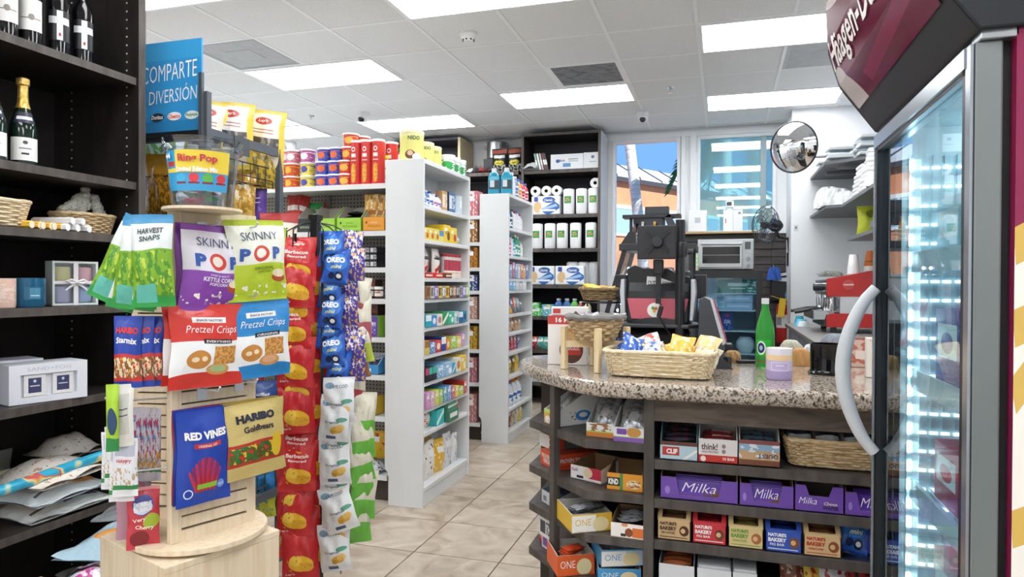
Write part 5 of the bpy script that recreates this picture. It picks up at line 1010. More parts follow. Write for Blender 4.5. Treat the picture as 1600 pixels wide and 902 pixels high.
er(E1, EZ1, 1, [W('candy_bag', 'dark clear candy bag', 'snack bag', pk(.07, .1, .04, '3a3f55', 'e0e0e6', seed=5), .07), W('candy_bag', 'clear bag of orange candy', 'snack bag', pk(.14, .11, .06, 'd9d9d4', 'e0562a', .55, 6), .13), W('wipes_pack', 'turquoise wipes pack', 'box', bx(.12, .12, .1, '3fc0c0', 'e6f6f6', 'stripe'), .12, .01), W('tea_carton', 'green and white tea carton', 'box', bx(.17, .12, .075, '3f7a62', 'eef2ee', None), .17, .01, .03), W('spice_pack', 'dark green spice pack', 'packet', pk(.09, .1, .04, '2f5a44', '8fb09a', .55, 7), .09), W('spice_pack', 'red spice pack', 'packet', pk(.1, .11, .04, 'c23a2f', 'e8c0a0', .55, 8), .1)], U1)
spawn(bx(.16, .11, .045, '4a8a70', 'dfe8e2', 'band'), 'tea_carton', 'small green tea carton stacked on the green and white one', 'box', (E1[1] - .05, 4.27, EZ1[1] + .078), FX + .04)
er(E1, EZ1, 0, [W('cereal_bag', '%s' % n, 'packet', pr, w, .006) for n, pr, w in (('white cookie bag with brown print', pk(.15, .23, .06, 'e6e2dc', 'c9923a', .6, 9), .14), ('white cookie bag with dark print', pk(.15, .24, .06, 'e9e6e0', '4a3020', .6, 10), .14), ('yellow snack bag with window', pk(.17, .22, .06, 'e0b02f', 'efe0b0', .56, 11), .16), ('white snack bag with blue patch', pk(.13, .23, .05, 'dfe0e4', 'b0b8c8', .55, 12), .12), ('white chip bag with brown chip', pk(.11, .2, .05, 'e9e9ea', '8a5a34', .62, 13), .1))], U1)
spawn(bx(.13, .1, .06, '7a4aa8', 'c23a5a', 'half'), 'cookie_carton', 'purple carton lying on the lowest shelf of the near white unit', 'box', (E1[1] - .16, 3.93, EZ1[0] + .2), FX, .3); spawn(pk(.2, .16, .04, 'd8a82e', 'f0e0b0', .55, 14), 'snack_pack', 'yellow pack lying over the lowest shelf goods', 'packet', (E1[1] - .15, 4.2, EZ1[0] + .2), FX, -1.0)
# on top of the near unit
NIDO = canp(.075, .19, prt('e4dc82', [('e', .45, .22, .07, .16, '6a4638'), ('e', .45, .27, .04, .09, 'e0b89a'), ('e', .54, .15, .06, .12, 'f2f2f2'), ('r', 0, 1, .9, 1, 'e9e2a0')], .35), 'efe9c0', texts=[('NIDO', '1f5a3a', .74, 1.0, .13, {'bold': .03})])
for k, (y, s) in enumerate(((3.93, 1.0), (4.12, .82), (4.25, .8))): spawn(NIDO, 'milk_powder_can', ('large', 'second', 'third')[k] + ' yellow milk powder can on top of the near white unit', 'can', (E1[0] + .12, y, 2.124), .6, scale=s)
for k in range(3): spawn(canp(.05, .115, prt('2f9a4a', [('n', 0, 1, 0, 1, 6, .55, 'f2f2f2'), ('r', 0, 1, .85, 1, 'e6e6e6')], .35), 'e9e9e9'), 'formula_can', 'green and white can, %s along the top of the near white unit' % ORD[k], 'can', (E1[1] - .07, 4.36 + k * .105, 2.124), .8)
for k, (x, y, cap) in enumerate(((-2.17, 4.0, 'e0c02e'), (-2.09, 3.99, 'e0c02e'), (-2.03, 4.08, '2f9a5a'))): spawn(bottlep(.04, .2, prt('ece9e4', [('n', 0, 1, 0, 1, 9, .62, '3a3230')], .4), m(cap, .4), neck=.55, capr=1.3), 'creamer_bottle', 'dotted white creamer bottle with %s cap, %s' % (('yellow', 'left'), ('yellow', 'right'), ('green', 'tallest'))[k], 'bottle', (x, y + .03, 1.99 if k < 2 else 2.0), 0, scale=1.0 if k < 2 else 1.25)
# far unit goods
def e2row(k, specs, nm, cat, kind):
    its = []
    for col, acc, w, h, n in specs:
        pr = bt(w / 2 * .95, h, col, acc, 'efefef', col) if kind == 'bt' else (bx(w, .14, h, col, acc, 'mix') if kind == 'bx' else pk(w, h, .04, col, acc, .55, len(n)))
        its.append(W(nm, '%s %s' % (n, nm.replace('_', ' ')), cat, pr, w, .006))
    er(E2, EZ2, k, its, U2)
e2row(9, [('dfeae6', '2f7a6a', .075, .19, 'pale green'), ('e6e6ea', '26262a', .07, .2, 'white'), ('2f5f7a', '1f2a3a', .07, .19, 'dark blue'), ('e6e9ea', '3a6a7a', .075, .18, 'silver'), ('e9e4e6', 'b0304a', .07, .17, 'cream'), ('dfe6f2', '3f6ac0', .07, .18, 'blue capped'), ('e6dfe4', 'b03a5a', .07, .16, 'rose')], 'shampoo_bottle', 'bottle', 'bt')
e2row(8, [('c24a4a', 'e9e0e0', .06, .17, 'red'), ('e9dfe4', 'd84a8a', .06, .18, 'white and pink'), ('d85a9a', 'f2e6ec', .06, .17, 'pink'), ('e6e9ec', '3a8fc0', .06, .19, 'white and blue'), ('5fb0d8', 'e6eef2', .06, .16, 'sky blue'), ('2f9a7a', 'e6efe9', .07, .2, 'green'), ('3fa08a', 'f0f0f0', .07, .19, 'teal'), ('d8e0cf', '6a9a5a', .07, .16, 'pale lime')], 'conditioner_bottle', 'bottle', 'bt')
e2row(7, [('7a8fb8', 'e0e4ee', .08, .12, 'slate'), ('a83a6a', 'f0dfe8', .07, .14, 'magenta'), ('3f9ab8', 'e6f0f4', .08, .13, 'aqua'), ('e0e0e6', 'c05a8a', .08, .13, 'white'), ('c86a3a', 'f2e2d8', .08, .13, 'rust'), ('e6c86a', 'a03a3a', .08, .12, 'straw'), ('5a6ab0', 'e4e6f2', .09, .13, 'indigo')], 'hygiene_pack', 'box', 'bx')
e2row(6, [('3fa0d8', 'e9f2f8', .09, .075, 'blue'), ('6ab8e0', 'eef6fa', .09, .07, 'sky'), ('dfe0e2', 'b0b2b8', .1, .075, 'clear'), ('d6d8da', 'a8aab0', .1, .07, 'silver'), ('e6e6e8', 'c0c2c8', .12, .075, 'white')], 'travel_kit', 'box', 'bx')
e2row(5, [('6a5a9a', 'e6e0f0', .07, .13, 'violet'), ('d84a8a', 'f6d8a0', .11, .16, 'hot pink'), ('3a4a9a', 'e0e4f2', .08, .14, 'navy'), ('e8643a', 'f6e0d0', .11, .15, 'orange red'), ('8fb0c0', 'eef2f4', .09, .14, 'grey blue')], 'detergent_pouch', 'packet', 'pk')
for k, (c_, n) in enumerate((('f2efe9', 'white'), ('d8a82e', 'amber'), ('6a7076', 'grey'), ('55595e', 'dark grey'), ('7a7f84', 'steel'))): spawn(pk(.1, .12, .03, c_, 'b0b0b0', .6, 20 + k), 'sponge_pack', '%s sponge pack leaning out of the far white unit' % n, 'packet', (E2[1] - .04, 5.65 + k * .13, EZ2[5] + .004), FX, -.5)
e2row(4, [('2f5fb8', 'e6ecf6', .1, .13, 'royal blue'), ('3f6fc0', 'dfe8f4', .09, .12, 'blue'), ('c9a07a', 'e6d0b8', .11, .12, 'tan'), ('b98a62', 'e0c8ac', .11, .12, 'brown'), ('c8a480', 'ecdcc6', .11, .12, 'beige')], 'sponge_pack', 'packet', 'pk')
e2row(3, [('e6d8a0', 'c2303a', .09, .13, 'cream'), ('c2283a', 'f0d0d4', .1, .14, 'crimson'), ('b8283a', 'f2d8da', .1, .15, 'dark red'), ('d8384a', 'f4dfe2', .1, .14, 'scarlet'), ('2f4a8a', 'e0e4ee', .09, .13, 'navy')], 'candle_pack', 'packet', 'pk')
e2row(2, [('2f6fc0', 'e9c83a', .12, .17, 'blue'), ('e6d03a', '2f6fb8', .13, .17, 'yellow'), ('9a7a3a', '3a2f20', .1, .17, 'brown'), ('f0cf3a', 'c9a02a', .12, .2, 'bright yellow')], 'cleaning_pouch', 'packet', 'pk')
er(E2, EZ2, 1, [W('softener_bottle', '%s softener bottle' % n, 'bottle', bt(.05, .22, c_, cap, 'e9eef4', '3f6fb0', neck=.45), .105, .02) for c_, cap, n in (('e6e8ef', '5a4a9a', 'violet capped white'), ('dfe6ee', '6a5aa8', 'purple capped'), ('e2e8ee', 'e0862a', 'orange capped'), ('e6ecf0', 'e6902f', 'tall orange capped'))], U2)
e2row(0, [('8a2f33', 'c98a8a', .13, .18, 'maroon'), ('7a2a30', 'b87a7a', .12, .18, 'wine red'), ('c9b89a', '6a5a4a', .12, .17, 'tan'), ('e0d6c0', '8a7a5a', .1, .17, 'cream'), ('e6c83a', 'f2e6b0', .1, .16, 'yellow')], 'coffee_pack', 'packet', 'pk')
LIS = P(); r_ = .043
LIS.add('bottle', MB().box(-.05, .05, -.032, .032, 0, .165).mesh('bottle', [m('2f9fc0', .08)]), bev=.012); LIS.add('shoulder', MB().lathe([(.045, .16), (.03, .19), (.02, .195)], 20, sy=.7).mesh('shoulder', [m('2f9fc0', .08)])); LIS.add('cap', MB().lathe([(.022, .19), (.022, .228), (0, .23)], 16).mesh('cap', [m('d6dfe6', .2)])); LIS.add('label', boxm(-.043, .043, -.0335, -.0325, .045, .135, [prt('26343f', [('r', .1, .55, .2, .85, 'c9d8e0'), ('r', 0, 1, .88, 1, '3fb0c8')], .3)]))
for k, x in enumerate((-1.90, -1.785)): spawn(LIS, 'mouthwash_bottle', 'turquoise mouthwash bottle on top of the far white unit, %s' % ('left', 'right')[k], 'bottle', (x - .0, 5.63 + .02, 2.134), .25)
for k, (y, c_, cap, l, h) in enumerate(((5.8, 'e6e9f0', 'e9e9ee', 'tall white bottle beside the turquoise mouthwash', .21), (5.9, '6a7fb8', 'dfe2ea', 'blue grey bottle on top of the far white unit', .19), (6.0, 'e0a03a', '4a78c0', 'orange bottle with blue cap on the far white unit', .18), (6.11, 'c9384a', '4a78c0', 'red bottle with blue cap, nearer of two', .18), (6.22, 'c2304a', '4a78c0', 'red bottle with blue cap, farther of two', .17))): spawn(bt(.042, h, c_, cap, 'f0e9e9', c_, neck=.5), 'cleaner_bottle', l, 'bottle', (E2[1] - .06, y, 2.134), 1.0)
# second gondola goods glimpsed between the two units
for k, (z, h, col, acc, n) in enumerate(((1.951, .22, 'c9707a', 'f0e0e0', 'pink juice pack on the top shelf'), (1.721, .2, '8a5a2e', 'e9d9b0', 'amber syrup bottle pack'), (1.501, .18, 'b87a2a', '5a3a20', 'brown cookie pack'), (1.301, .14, '3a4a7a', 'e6e6ee', 'navy cookie pack'), (1.051, .2, 'b08a7a', 'e0cfc4', 'beige cracker pack'), (.791, .2, 'c9a03a', '6a4a20', 'golden snack pack'), (.501, .22, 'a86a72', 'dcb8b8', 'rose wafer pack'), (.151, .25, 'b07a7a', 'e2c4bc', 'dusky pink pack'))):
    for q in range(3): spawn(bx(.115, .14, h, col, acc, 'mix'), 'grocery_pack', '%s, %s from the far white unit' % (n, ORD[q]), 'box', (-2.1 - q * .125, 5.69, z), 0)
# ---- near gondola, from the top shelf down
Yg = 3.95
pring = prt('c9302c', [('e', .5, .84, .05, .055, 'f4ece4'), ('e', .5, .84, .035, .03, 'c9302c'), ('r', .44, .56, .66, .74, 'f0e6dc'), ('e', .5, .3, .06, .22, 'e3b04a'), ('n', .44, .56, .1, .5, 18, .5, 'd8942e'), ('r', .43, .57, .58, .6, 'f4d0c4')], .3)
PR = canp(.042, .295, pring, 'e9e2dc', lidh=.014)
for k, u in enumerate((557, 574, 591)): c = at(u, 285, y=Yg); spawn(PR, 'chip_can', 'tall red chip can, %s from the left on the gondola top' % ORD[k], 'can', (c.x, Yg, GZ[7] + .001))
c = at(612, 268, y=Yg + .1); spawn(PR, 'chip_can', 'tall red chip can half hidden behind the near white unit', 'can', (c.x, Yg + .1, GZ[7] + .001)); c = at(621, 268, y=Yg + .2); spawn(canp(.038, .25, prt('c9502c', [('e', .5, .6, .1, .15, 'e6c06a')], .3), 'e9e2dc'), 'chip_can', 'orange red chip can just behind the white end panel', 'can', (c.x, Yg + .2, GZ[7] + .001))
def tubk(col, acc, lid='ece9ee'):
    k = ('tub', col, acc)
    if k not in _c:
        p = P(); r0, r1, h = .044, .05, .085
        p.add('tub', MB().lathe([(0, 0), (r0, 0), (r1, h * .9)], 24).mesh('tub', [prt(col, [('e', .5, .5, .1, .28, acc), ('n', 0, 1, .05, .95, 7, .6, acc)], .3)])); p.add('lid', MB().lathe([(r1 + .003, h * .88), (r1 + .003, h), (0, h)], 24).mesh('lid', [m(lid, .35)])); _c[k] = p
    return _c[k]
BL = ('2f4fb0', 'e06a3a'); RD = ('c2352c', 'e6b04a'); YE = ('e6d24a', '4a4a9a'); OG = ('c2502a', 'e9a83a'); PK_ = ('c9707a', 'f0e0e4')
tubs = [(505, 0, BL), (524, 0, BL), (505, 1, BL), (524, 1, BL), (508, 2, BL), (527, 2, BL), (541, 0, RD), (541, 1, RD), (546, 2, RD), (548, 3, RD), (566, 3, ('c9402c', 'f0d8b0')), (482, 0, YE), (482, 1, YE), (490, 0, YE), (457, 0, OG), (457, 1, OG), (459, 2, PK_), (481, 2, ('b0568a', 'f0dfe8')), (445, 0, ('b03a3a', 'e0c0b0')), (445, 1, ('b84a4a', 'e9cfc0')), (447, 2, PK_), (429, 0, PK_), (418, 0, PK_)]
names = {BL: 'blue', RD: 'red and yellow', YE: 'yellow', OG: 'orange red', PK_: 'pink'}
cnt = {}
for u, lv, kd in tubs:
    n = names.get(kd, 'red' if kd[0] in ('b03a3a', 'b84a4a', 'c9402c') else 'magenta'); cnt[n] = cnt.get(n, 0) + 1
    yy = Yg + (.0 if u not in (490, 566) else .1); c = at(u, 290, y=yy)
    spawn(tubk(*kd), 'snack_tub', '%s snack tub, %s of its colour, %s on the gondola' % (n, ORD[cnt[n] - 1], ('on the shelf', 'stacked second', 'stacked third', 'stacked fourth')[lv]), 'tub', (c.x, yy, GZ[7] + .001 + lv * .0862), .2 * math.sin(u), group='snack tubs on the gondola', scale=1.0)
# pistachio cartons
def pist(col, w, hb=.17): return tray(w, .2, .085, hb, prt(col, [('e', .16, .62, .035, .1, '2a2a2c')], .4), m(col, .5), m('b7b1a6', .7), [('PISTACHIOS', '5f7f20' if col[0] == '9' else ('8a5a10' if col[0] == 'e' else 'c8d8b0'), .05, .36, .6, .16, {'bold': .0}), ('wonderful', '4a5f18' if col[0] == '9' else 'f0e6d8', .02, .62, .3, .1, {'bold': .0})])
for u0, u1, v, col, l in ((463, 487, 353, '262a2a', 'black open nut carton on the gondola'), (487, 523, 358, '9acb3f', 'lime green open nut carton, left of two'), (526, 564, 357, '9acb3f', 'lime green open nut carton, right of two'), (567, 600, 357, 'e0982f', 'orange nut carton beside the white end panel')):
    a = at(u0, v, y=3.87); b_ = at(u1, v, y=3.87); w_ = b_.x - a.x
    spawn(pist(col, w_ * .98), 'nut_carton', l, 'carton', ((a.x + b_.x) / 2, 3.97, GZ[6] + .006))
for k in range(3): c = at(548 + k * 5, 335, y=3.98); spawn(barp(.12, .07, .03, film('1d1f20', .25), k), 'nut_pack', 'black nut pack lying in the right lime carton', 'packet', (c.x, 3.98, GZ[6] + .06 + .025 * k), .3 * k, group='black nut packs')
for k in range(4): c = at(578 + k * 7, 345, y=3.94); spawn(bag(.1, .19, .04, prt('d8a03a', [('n', 0, 1, 0, 1, 6, .55, 'f0dcb0'), ('r', .1, .9, .3, .45, 'b06a1a')], .3, .3), film('d8a03a'), seed=240 + k), 'nut_bag', 'golden nut bag in the orange carton, %s from the left' % ORD[k], 'snack bag', (c.x, 3.95 + .02 * k, GZ[6] + .06), .1, -.1, .05 * k)
for k, (u, c_, n) in enumerate(((455, 'c23a34', 'red'), (462, 'b8302c', 'dark red'), (474, '3fae5a', 'green'), (481, '4ab868', 'mint green'), (489, 'b83a4a', 'crimson'))): c = at(u, 342, y=4.0); spawn(bag(.1, .17, .05, prt(c_, [('r', .1, .9, .35, .55, 'efe6e0')], .3, .4), film(c_), seed=250 + k), 'chip_pack', '%s chip pack behind the black nut carton' % n, 'snack bag', (c.x, 4.02 + .02 * k, GZ[6] + .006 + (.05 if k > 1 else .1)), .1, -.15, .2 * math.sin(k))
def gp(pr, nm, l, cat, u, k, dy=.0, rz=0, zo=0): c = at(u, 500, y=Yg + dy); return spawn(pr, nm, l, cat, (c.x, Yg + dy, GZ[k] + .005 + zo), rz)
for q in range(3):
    for s, u in enumerate((581, 592)): gp(bx(.05, .12, .042, '26262a', 'c9c9cc', 'win'), 'gum_box', 'small black gum box, %s up, %s stack' % (ORD[q], ('left', 'right')[s]), 'box', u - 2, 5, 0, 0, q * .044)
for q in range(2): gp(bx(.07, .12, .06, '7fc0dc', 'eef6fa', 'dot'), 'gum_box', 'pale blue gum box stacked %s beside the black ones' % ('below', 'above')[q], 'box', 560, 5, 0, 0, q * .062)
gp(bx(.14, .1, .12, '2f6a3a', 'd8c08a', 'mix'), 'cookie_box', 'green cookie box behind the blue cookie bags', 'box', 535, 5, .06)
nut = prt('efeae4', [('r', 0, 1, 0, .35, 'c23a30'), ('r', .1, .9, .45, .75, 'f4f0ea')], .3)
gp(carton(.13, .1, .12, prt('5a3626', [('r', 0, 1, .6, 1, '6a4030')], .4), m('4a2c20', .5), texts=[('nutella', 'c23a36', 0, .8, .8, .2)]), 'spread_carton', 'brown hazelnut spread carton on the gondola', 'carton', 578, 4, .06)
for q, u in enumerate((577, 592)): gp(canp(.028, .075, prt('4a2c1e', [('r', 0, 1, .25, .85, 'f0ece6')], .2), 'f2f0ec', texts=[('nutella', 'c23a36', .55, 1.6, .2, {})], lidh=.018), 'spread_jar', 'small hazelnut spread jar, %s' % ('left of two', 'right of two')[q], 'jar', u, 4, -.05)
gp(carton(.16, .12, .07, prt('5a3a2c', [('r', 0, 1, .0, .2, '3a2418')], .4), m('4a2c20', .5), texts=[('nutella', 'b8383a', 0, .5, .8, .5)]), 'spread_carton', 'low brown carton with red lettering below the jars', 'carton', 580, 3, .06, 0, .13)
gp(carton(.13, .12, .13, prt('5a3f94', [('r', 0, .25, 0, 1, '8fc03f'), ('r', .45, .9, .15, .75, '6d55a8'), ('n', .45, .9, .15, .75, 5, .58, 'e0d6f0')], .4), m('8fc03f', .5), texts=[('CHEWY', 'f2eef8', .15, .6, .5, .2)]), 'granola_bar_box', 'purple and green granola bar box on the gondola', 'box', 583, 3, -.03)
gp(tray(.17, .16, .06, .12, prt('3f8fc8', [('r', .3, .7, .3, .6, 'e6eef6')], .4), m('3f8fc8', .5), m('dfe6ee', .6)), 'cookie_tray', 'blue open cookie tray on the gondola', 'carton', 582, 2)
for q in range(4): c = at(574 + q * 7, 575, y=Yg); spawn(barp(.09, .06, .03, prt('2f5fb0', [('n', 0, 1, 0, 1, 5, .5, 'd8c0a0')], .3, .3), q + 3), 'cookie_pack', 'blue cookie pack in the blue tray', 'packet', (c.x, Yg, GZ[2] + .03 + .018 * q), .4 * q, group='cookie packs in the blue tray')
gp(carton(.19, .14, .11, prt('e9c23a', [('r', .3, .95, .25, .8, 'efe6d0'), ('d', .5, .3, .95, .7, .08, '3f8fd0')], .4), m('e0b830', .5), texts=[('Cones', 'c23a4a', .05, .55, .6, .3, {'shear': .2})]), 'cone_box', 'yellow cone box on the gondola', 'box', 572, 1, -.03)
gp(pk(.17, .18, .05, 'd8b02f', 'b8322c', .6, 31), 'candy_sack', 'yellow candy sack on the low gondola shelf', 'snack bag', 585, 0, .06, 0, .06); gp(flatbag(.18, .15, .07, prt('d9dade', [('n', 0, 1, 0, 1, 6, .58, '3a3f55'), ('n', 0, 1, 0, 1, 8, .64, 'c23a3a')], .3, .3), 66), 'candy_sack', 'clear candy sack with dark print on the bottom gondola shelf', 'snack bag', 582, 0, -.02)
# ================================================================== dark bookcases along the back wall
def backcase():
    p = P(); x0, x1, y0 = -2.2, -1.29, 7.5; zs = [2.647, 2.144, 1.762, 1.352, .998, .62, .25]
    p.add('side_panel', boxm(x0, x0 + .03, y0, 7.98, 0, 3.06, [DARKWOOD, EDGEWOOD], front=1)); p.add('side_panel', boxm(x1 - .03, x1, y0, 7.98, 0, 3.06, [DARKWOOD, EDGEWOOD, m('c4c7ca', .5)], front=1, right=2))  # right face light grey: light falling on it is put into the colour
    p.add('back_panel', boxm(x0 + .03, x1 - .03, 7.96, 7.98, 0, 3.06, m('26242a', .6))); p.add('top_panel', boxm(x0 + .03, x1 - .03, y0, 7.96, 3.03, 3.06, [DARKWOOD, EDGEWOOD], front=1))
    for z in zs: p.add('shelf', boxm(x0 + .03, x1 - .03, y0 + .01, 7.96, z - .04, z, [DARKWOOD, EDGEWOOD], front=1))
    spawn(p, 'bookcase', 'dark wooden bookcase of paper goods on the back wall', 'bookcase')
    q = P(); xa = -3.9
    q.add('side_panel', boxm(xa, xa + .03, y0, 7.98, 0, 2.647, DARKWOOD)); q.add('side_panel', boxm(x0 - .035, x0 - .005, y0, 7.98, 0, 2.6, DARKWOOD)); q.add('back_panel', boxm(xa, x0 - .005, 7.96, 7.98, 0, 2.6, m('26242a', .6)))
    for z in [2.647, 2.144, 1.762, 1.352, .998, .62, .25]: q.add('shelf', boxm(xa + .03, x0 - .035, y0 + .01, 7.96, z - .04, z, [DARKWOOD, EDGEWOOD], front=1))
    spawn(q, 'bookcase', 'lower dark bookcase left of the paper goods, carrying charcoal bags', 'bookcase')
    c = P(); c.add('cabinet_box', MB().box(-3.85, -3.82, 7.52, 7.96, 2.66, 3.08).box(-2.98, -2.95, 7.52, 7.96, 2.66, 3.08, 1).box(-3.82, -2.98, 7.93, 7.96, 2.66, 3.08).box(-3.82, -2.98, 7.52, 7.93, 3.05, 3.08).box(-3.82, -2.98, 7.52, 7.93, 2.66, 2.68).mesh('cabinet_box', [m('33323a', .5), m('b7a98a', .6)])); spawn(c, 'wall_cabinet', 'open dark wall cabinet with tan side near the ceiling', 'cabinet')
backcase()
YS = 7.58
def bs(pr, nm, l, cat, u, z, dy=0, rz=0, sc=1): c = at(u, 300, y=YS + dy); return spawn(pr, nm, l, cat, (c.x, YS + dy, z + .001), rz, scale=sc)
tw = P(); tw.add('roll_pack', MB().lathe([(0, 0), (.058, 0), (.064, .008), (.064, .27), (.056, .282), (.03, .287), (0, .285)], 20).mesh('roll_pack', [noisy('towel_wrap', ['e3e6e9', 'eceef0', 'f4f5f6'], nscale=8, rough=.35, bump=.3)])); tw.add('label', MB().lathe([(.0648, .12), (.0648, .2)], 10, th0=-.8, th1=.5).mesh('label', [prt('4f9a4a', [('e', .45, .5, .4, .2, 'e0c84a'), ('n', 0, 1, 0, 1, 4, .6, '2f7a3f')], .4)])); tw.add('lettering', tmesh('Bounty', m('2f3f7a', .4), .25, .03), (-.005, -.0665, .162), (0, -.15, 0), (.07, 1, .024))
for k, (u, z) in enumerate(((889, 2.144), (909, 2.144), (928, 2.144))): bs(tw, 'paper_towel_roll', 'wrapped paper towel roll, %s from left on the upper paper shelf' % ORD[k], 'paper towels', u, z, 0, .1)
for k, u in enumerate((840, 860, 879, 900, 924)): bs(tw, 'paper_towel_roll', 'wrapped paper towel roll, %s from left on the middle paper shelf' % ORD[k], 'paper towels', u, 1.762, 0, .1)
for k, u in enumerate((895, 913, 930)): bs(lathep([(0, 0), (.062, 0), (.066, .008), (.066, .25), (.05, .262), (0, .262)], None, [noisy('towel_wrap', [], 1)] if False else [_M[('noisy', 'towel_wrap')]], name='roll_pack'), 'paper_towel_roll', 'plain white paper roll, %s from left behind the blue printed packs' % ORD[k], 'paper towels', u, 1.352, .12)
ch = prt('e8ebef', [('e', .62, .78, .22, .16, '2f5fa8'), ('d', .45, .1, .95, .55, .2, '2f66b0'), ('d', .42, .3, .9, .5, .07, '9fc0e0'), ('e', .22, .4, .14, .3, 'd8b98a'), ('r', .1, .24, .7, .95, '3a4fa0'), ('r', .3, .85, .18, .28, 'eef2f6')], .3, .3)
def charm(w): return P_charm(w)
def P_charm(w):
    p = P(); h = .21; b = MB(); n = 4
    for k in range(n): b.lathe([(0, 0), (w / n / 2, 0), (w / n / 2, h), (0, h)], 14, cx=-w / 2 + w / n * (k + .5), cy=.03, sy=1.1)
    p.add('toilet_rolls', b.mesh('toilet_rolls', [m('eef0f2', .5)], recalc=False)); p.add('film_wrap', MB().box(-w / 2, w / 2, -.05, .11, 0, h * 1.01, 1, front=0).mesh('film_wrap', [ch, m('e9ecf0', .3)]), bev=.012); p.text('Charmin', 'f2f6fa', w * .1, h * .78, w * .3, h * .14, y=-.052, shear=.2); return p
bs(P_charm(.33), 'toilet_paper_pack', 'blue printed toilet paper pack under the loose rolls', 'toilet paper', 854, 2.144); bs(P_charm(.3), 'toilet_paper_pack', 'blue printed toilet paper pack, left of two on the lower shelf', 'toilet paper', 848, 1.352); bs(P_charm(.33), 'toilet_paper_pack', 'blue printed toilet paper pack, right of two on the lower shelf', 'toilet paper', 892, 1.352)
tr = P(); tr.add('paper_roll', MB().lathe([(.02, -.05), (.055, -.05), (.058, -.045), (.058, .045), (.055, .05), (.02, .05)], 22).mesh('paper_roll', [m('eef0f1', .8)]), (0, 0, .058), (PI / 2, 0, 0)); tr.add('core', MB().lathe([(.02, -.05), (.02, .05)], 16).mesh('core', [m('8a7a66', .8)]), (0, 0, .058), (PI / 2, 0, 0))
for k, u in enumerate((838, 855, 871)): bs(tr, 'toilet_roll', 'loose toilet roll lying on the blue pack, %s from left' % ORD[k], 'toilet paper', u, 2.144 + .214, .03)
bs(tr, 'toilet_roll', 'loose roll on top of the right paper towels', 'toilet paper', 931, 2.144 + .287, .05)
bs(carton(.37, .25, .17, prt('e3e6e9', [('e', .22, .55, .06, .12, '3f5fa8'), ('r', .38, .62, .15, .4, '5a8fc0'), ('r', .55, .85, .62, .68, '7a8a9a'), ('r', .55, .85, .5, .54, '7a8a9a')], .5), m('d6d9dc', .5), texts=[('Bolt', '3a4a66', -.14, .58, .16, .16)]), 'paper_carton', 'white carton with blue mark on the top bookcase shelf', 'box', 889, 2.647, .08); bs(carton(.19, .2, .18, prt('e6e8ea', [('e', .55, .72, .1, .1, '6a7aa0'), ('r', .35, .75, .4, .45, '9aa0a8')], .5), m('d6d9dc', .5)), 'paper_carton', 'square white carton at the right end of the top shelf', 'box', 927, 2.647, .08)
bs(flatbag(.2, .22, .09, m('e6e8ea', .5), 88, False, 'folded_sheet'), 'folded_linen', 'white folded bundle on the top shelf of the back bookcase', 'linen', 830, 2.647)
for k, (u, c_, n) in enumerate(((843, '8fc0a8', 'mint'), (847, 'e6e6e6', 'white'), (851, 'c9b0b8', 'pinkish'), (855, '6a5048', 'brown'), (858, '4a4040', 'dark'))): o = bs(bx(.02, .16, .19, c_, 'f0f0f0', 'band'), 'folder', '%s folder leaning on the top shelf of the back bookcase' % n, 'folder', u, 2.647, .03); o.rotation_euler = (0, -.22, 0); o.location.z += .006
dish = lambda c_, cap, n: bottlep(.05, .2, m(c_, .08), m(cap, .35), prt('e9f0f6', [('e', .5, .5, .3, .3, c_)], .4), neck=.42, sy=.7)
for k, (u, c_, cap, n) in enumerate(((874, '2a5f9a', 'b9bfc6', 'blue dish soap bottle, left of two'), (887, '2a5f9a', 'b9bfc6', 'blue dish soap bottle, right of two'), (899, '4a9a3a', 'c0c6cc', 'green dish soap bottle'), (909, 'b03a4a', 'e0e0e0', 'red soap bottle beside the green one'), (919, 'cfc8a0', 'dfe0d0', 'pale soap bottle beside the red one'))): bs(dish(c_, cap, n), 'soap_bottle', n + ' on the back bookcase', 'bottle', u, .998, 0, .1, .85 if k > 2 else 1.0)
for k, (u, c_, a_, w_, h_, n, zo) in enumerate(((841, '4ab85a', 'e0f0d8', .14, .09, 'green sponge box', 0), (838, '5fc06a', 'e6f4e0', .1, .06, 'small green box on the sponge box', .091), (858, '5fb4dc', 'e9e06a', .13, .13, 'sky blue and yellow detergent box', 0))): bs(bx(w_, .1, h_, c_, a_, 'mix'), 'cleaning_box', n + ' on the back bookcase', 'box', u, .998 + zo)
for k, (u, c_, n) in enumerate(((836, 'c23a3a', 'red'), (846, '3fa8a0', 'teal'), (856, '5fb8b0', 'aqua'))): bs(pk(.11, .14, .05, c_, 'e6e6e6', .58, 33 + k), 'cleaning_pack', '%s cleaning pack low on the back bookcase' % n, 'packet', u, .62)
for k, u in enumerate((838, 850)): bs(bx(.11, .1, .3, 'c9e2e8', '3fa8b8', 'pic'), 'water_pack', 'pale blue pack near the bookcase foot, %s' % ('left', 'right')[k], 'box', u, .25, -.0)
cb_ = prt('1c1d1f', [('r', .05, .95, .78, .95, 'a85a4a'), ('r', .15, .85, .6, .72, 'dcdcdc'), ('e', .5, .42, .32, .09, 'e0d03a'), ('n', .1, .9, .05, .35, 8, .52, 'b9bcae')], .35, .35)
for k, u in enumerate((781, 805)): bs(bag(.2, .3, .1, cb_, film('1c1d1f'), [('EASY', 'e0d03a', 0, .49, .4, .05), ('LIGHT', '2a2a2a', 0, .41, .5, .06)], seed=260 + k), 'charcoal_bag', 'black charcoal bag with yellow band, %s of two on the high shelf' % ('left', 'right')[k], 'bag', u, 2.648, .1)
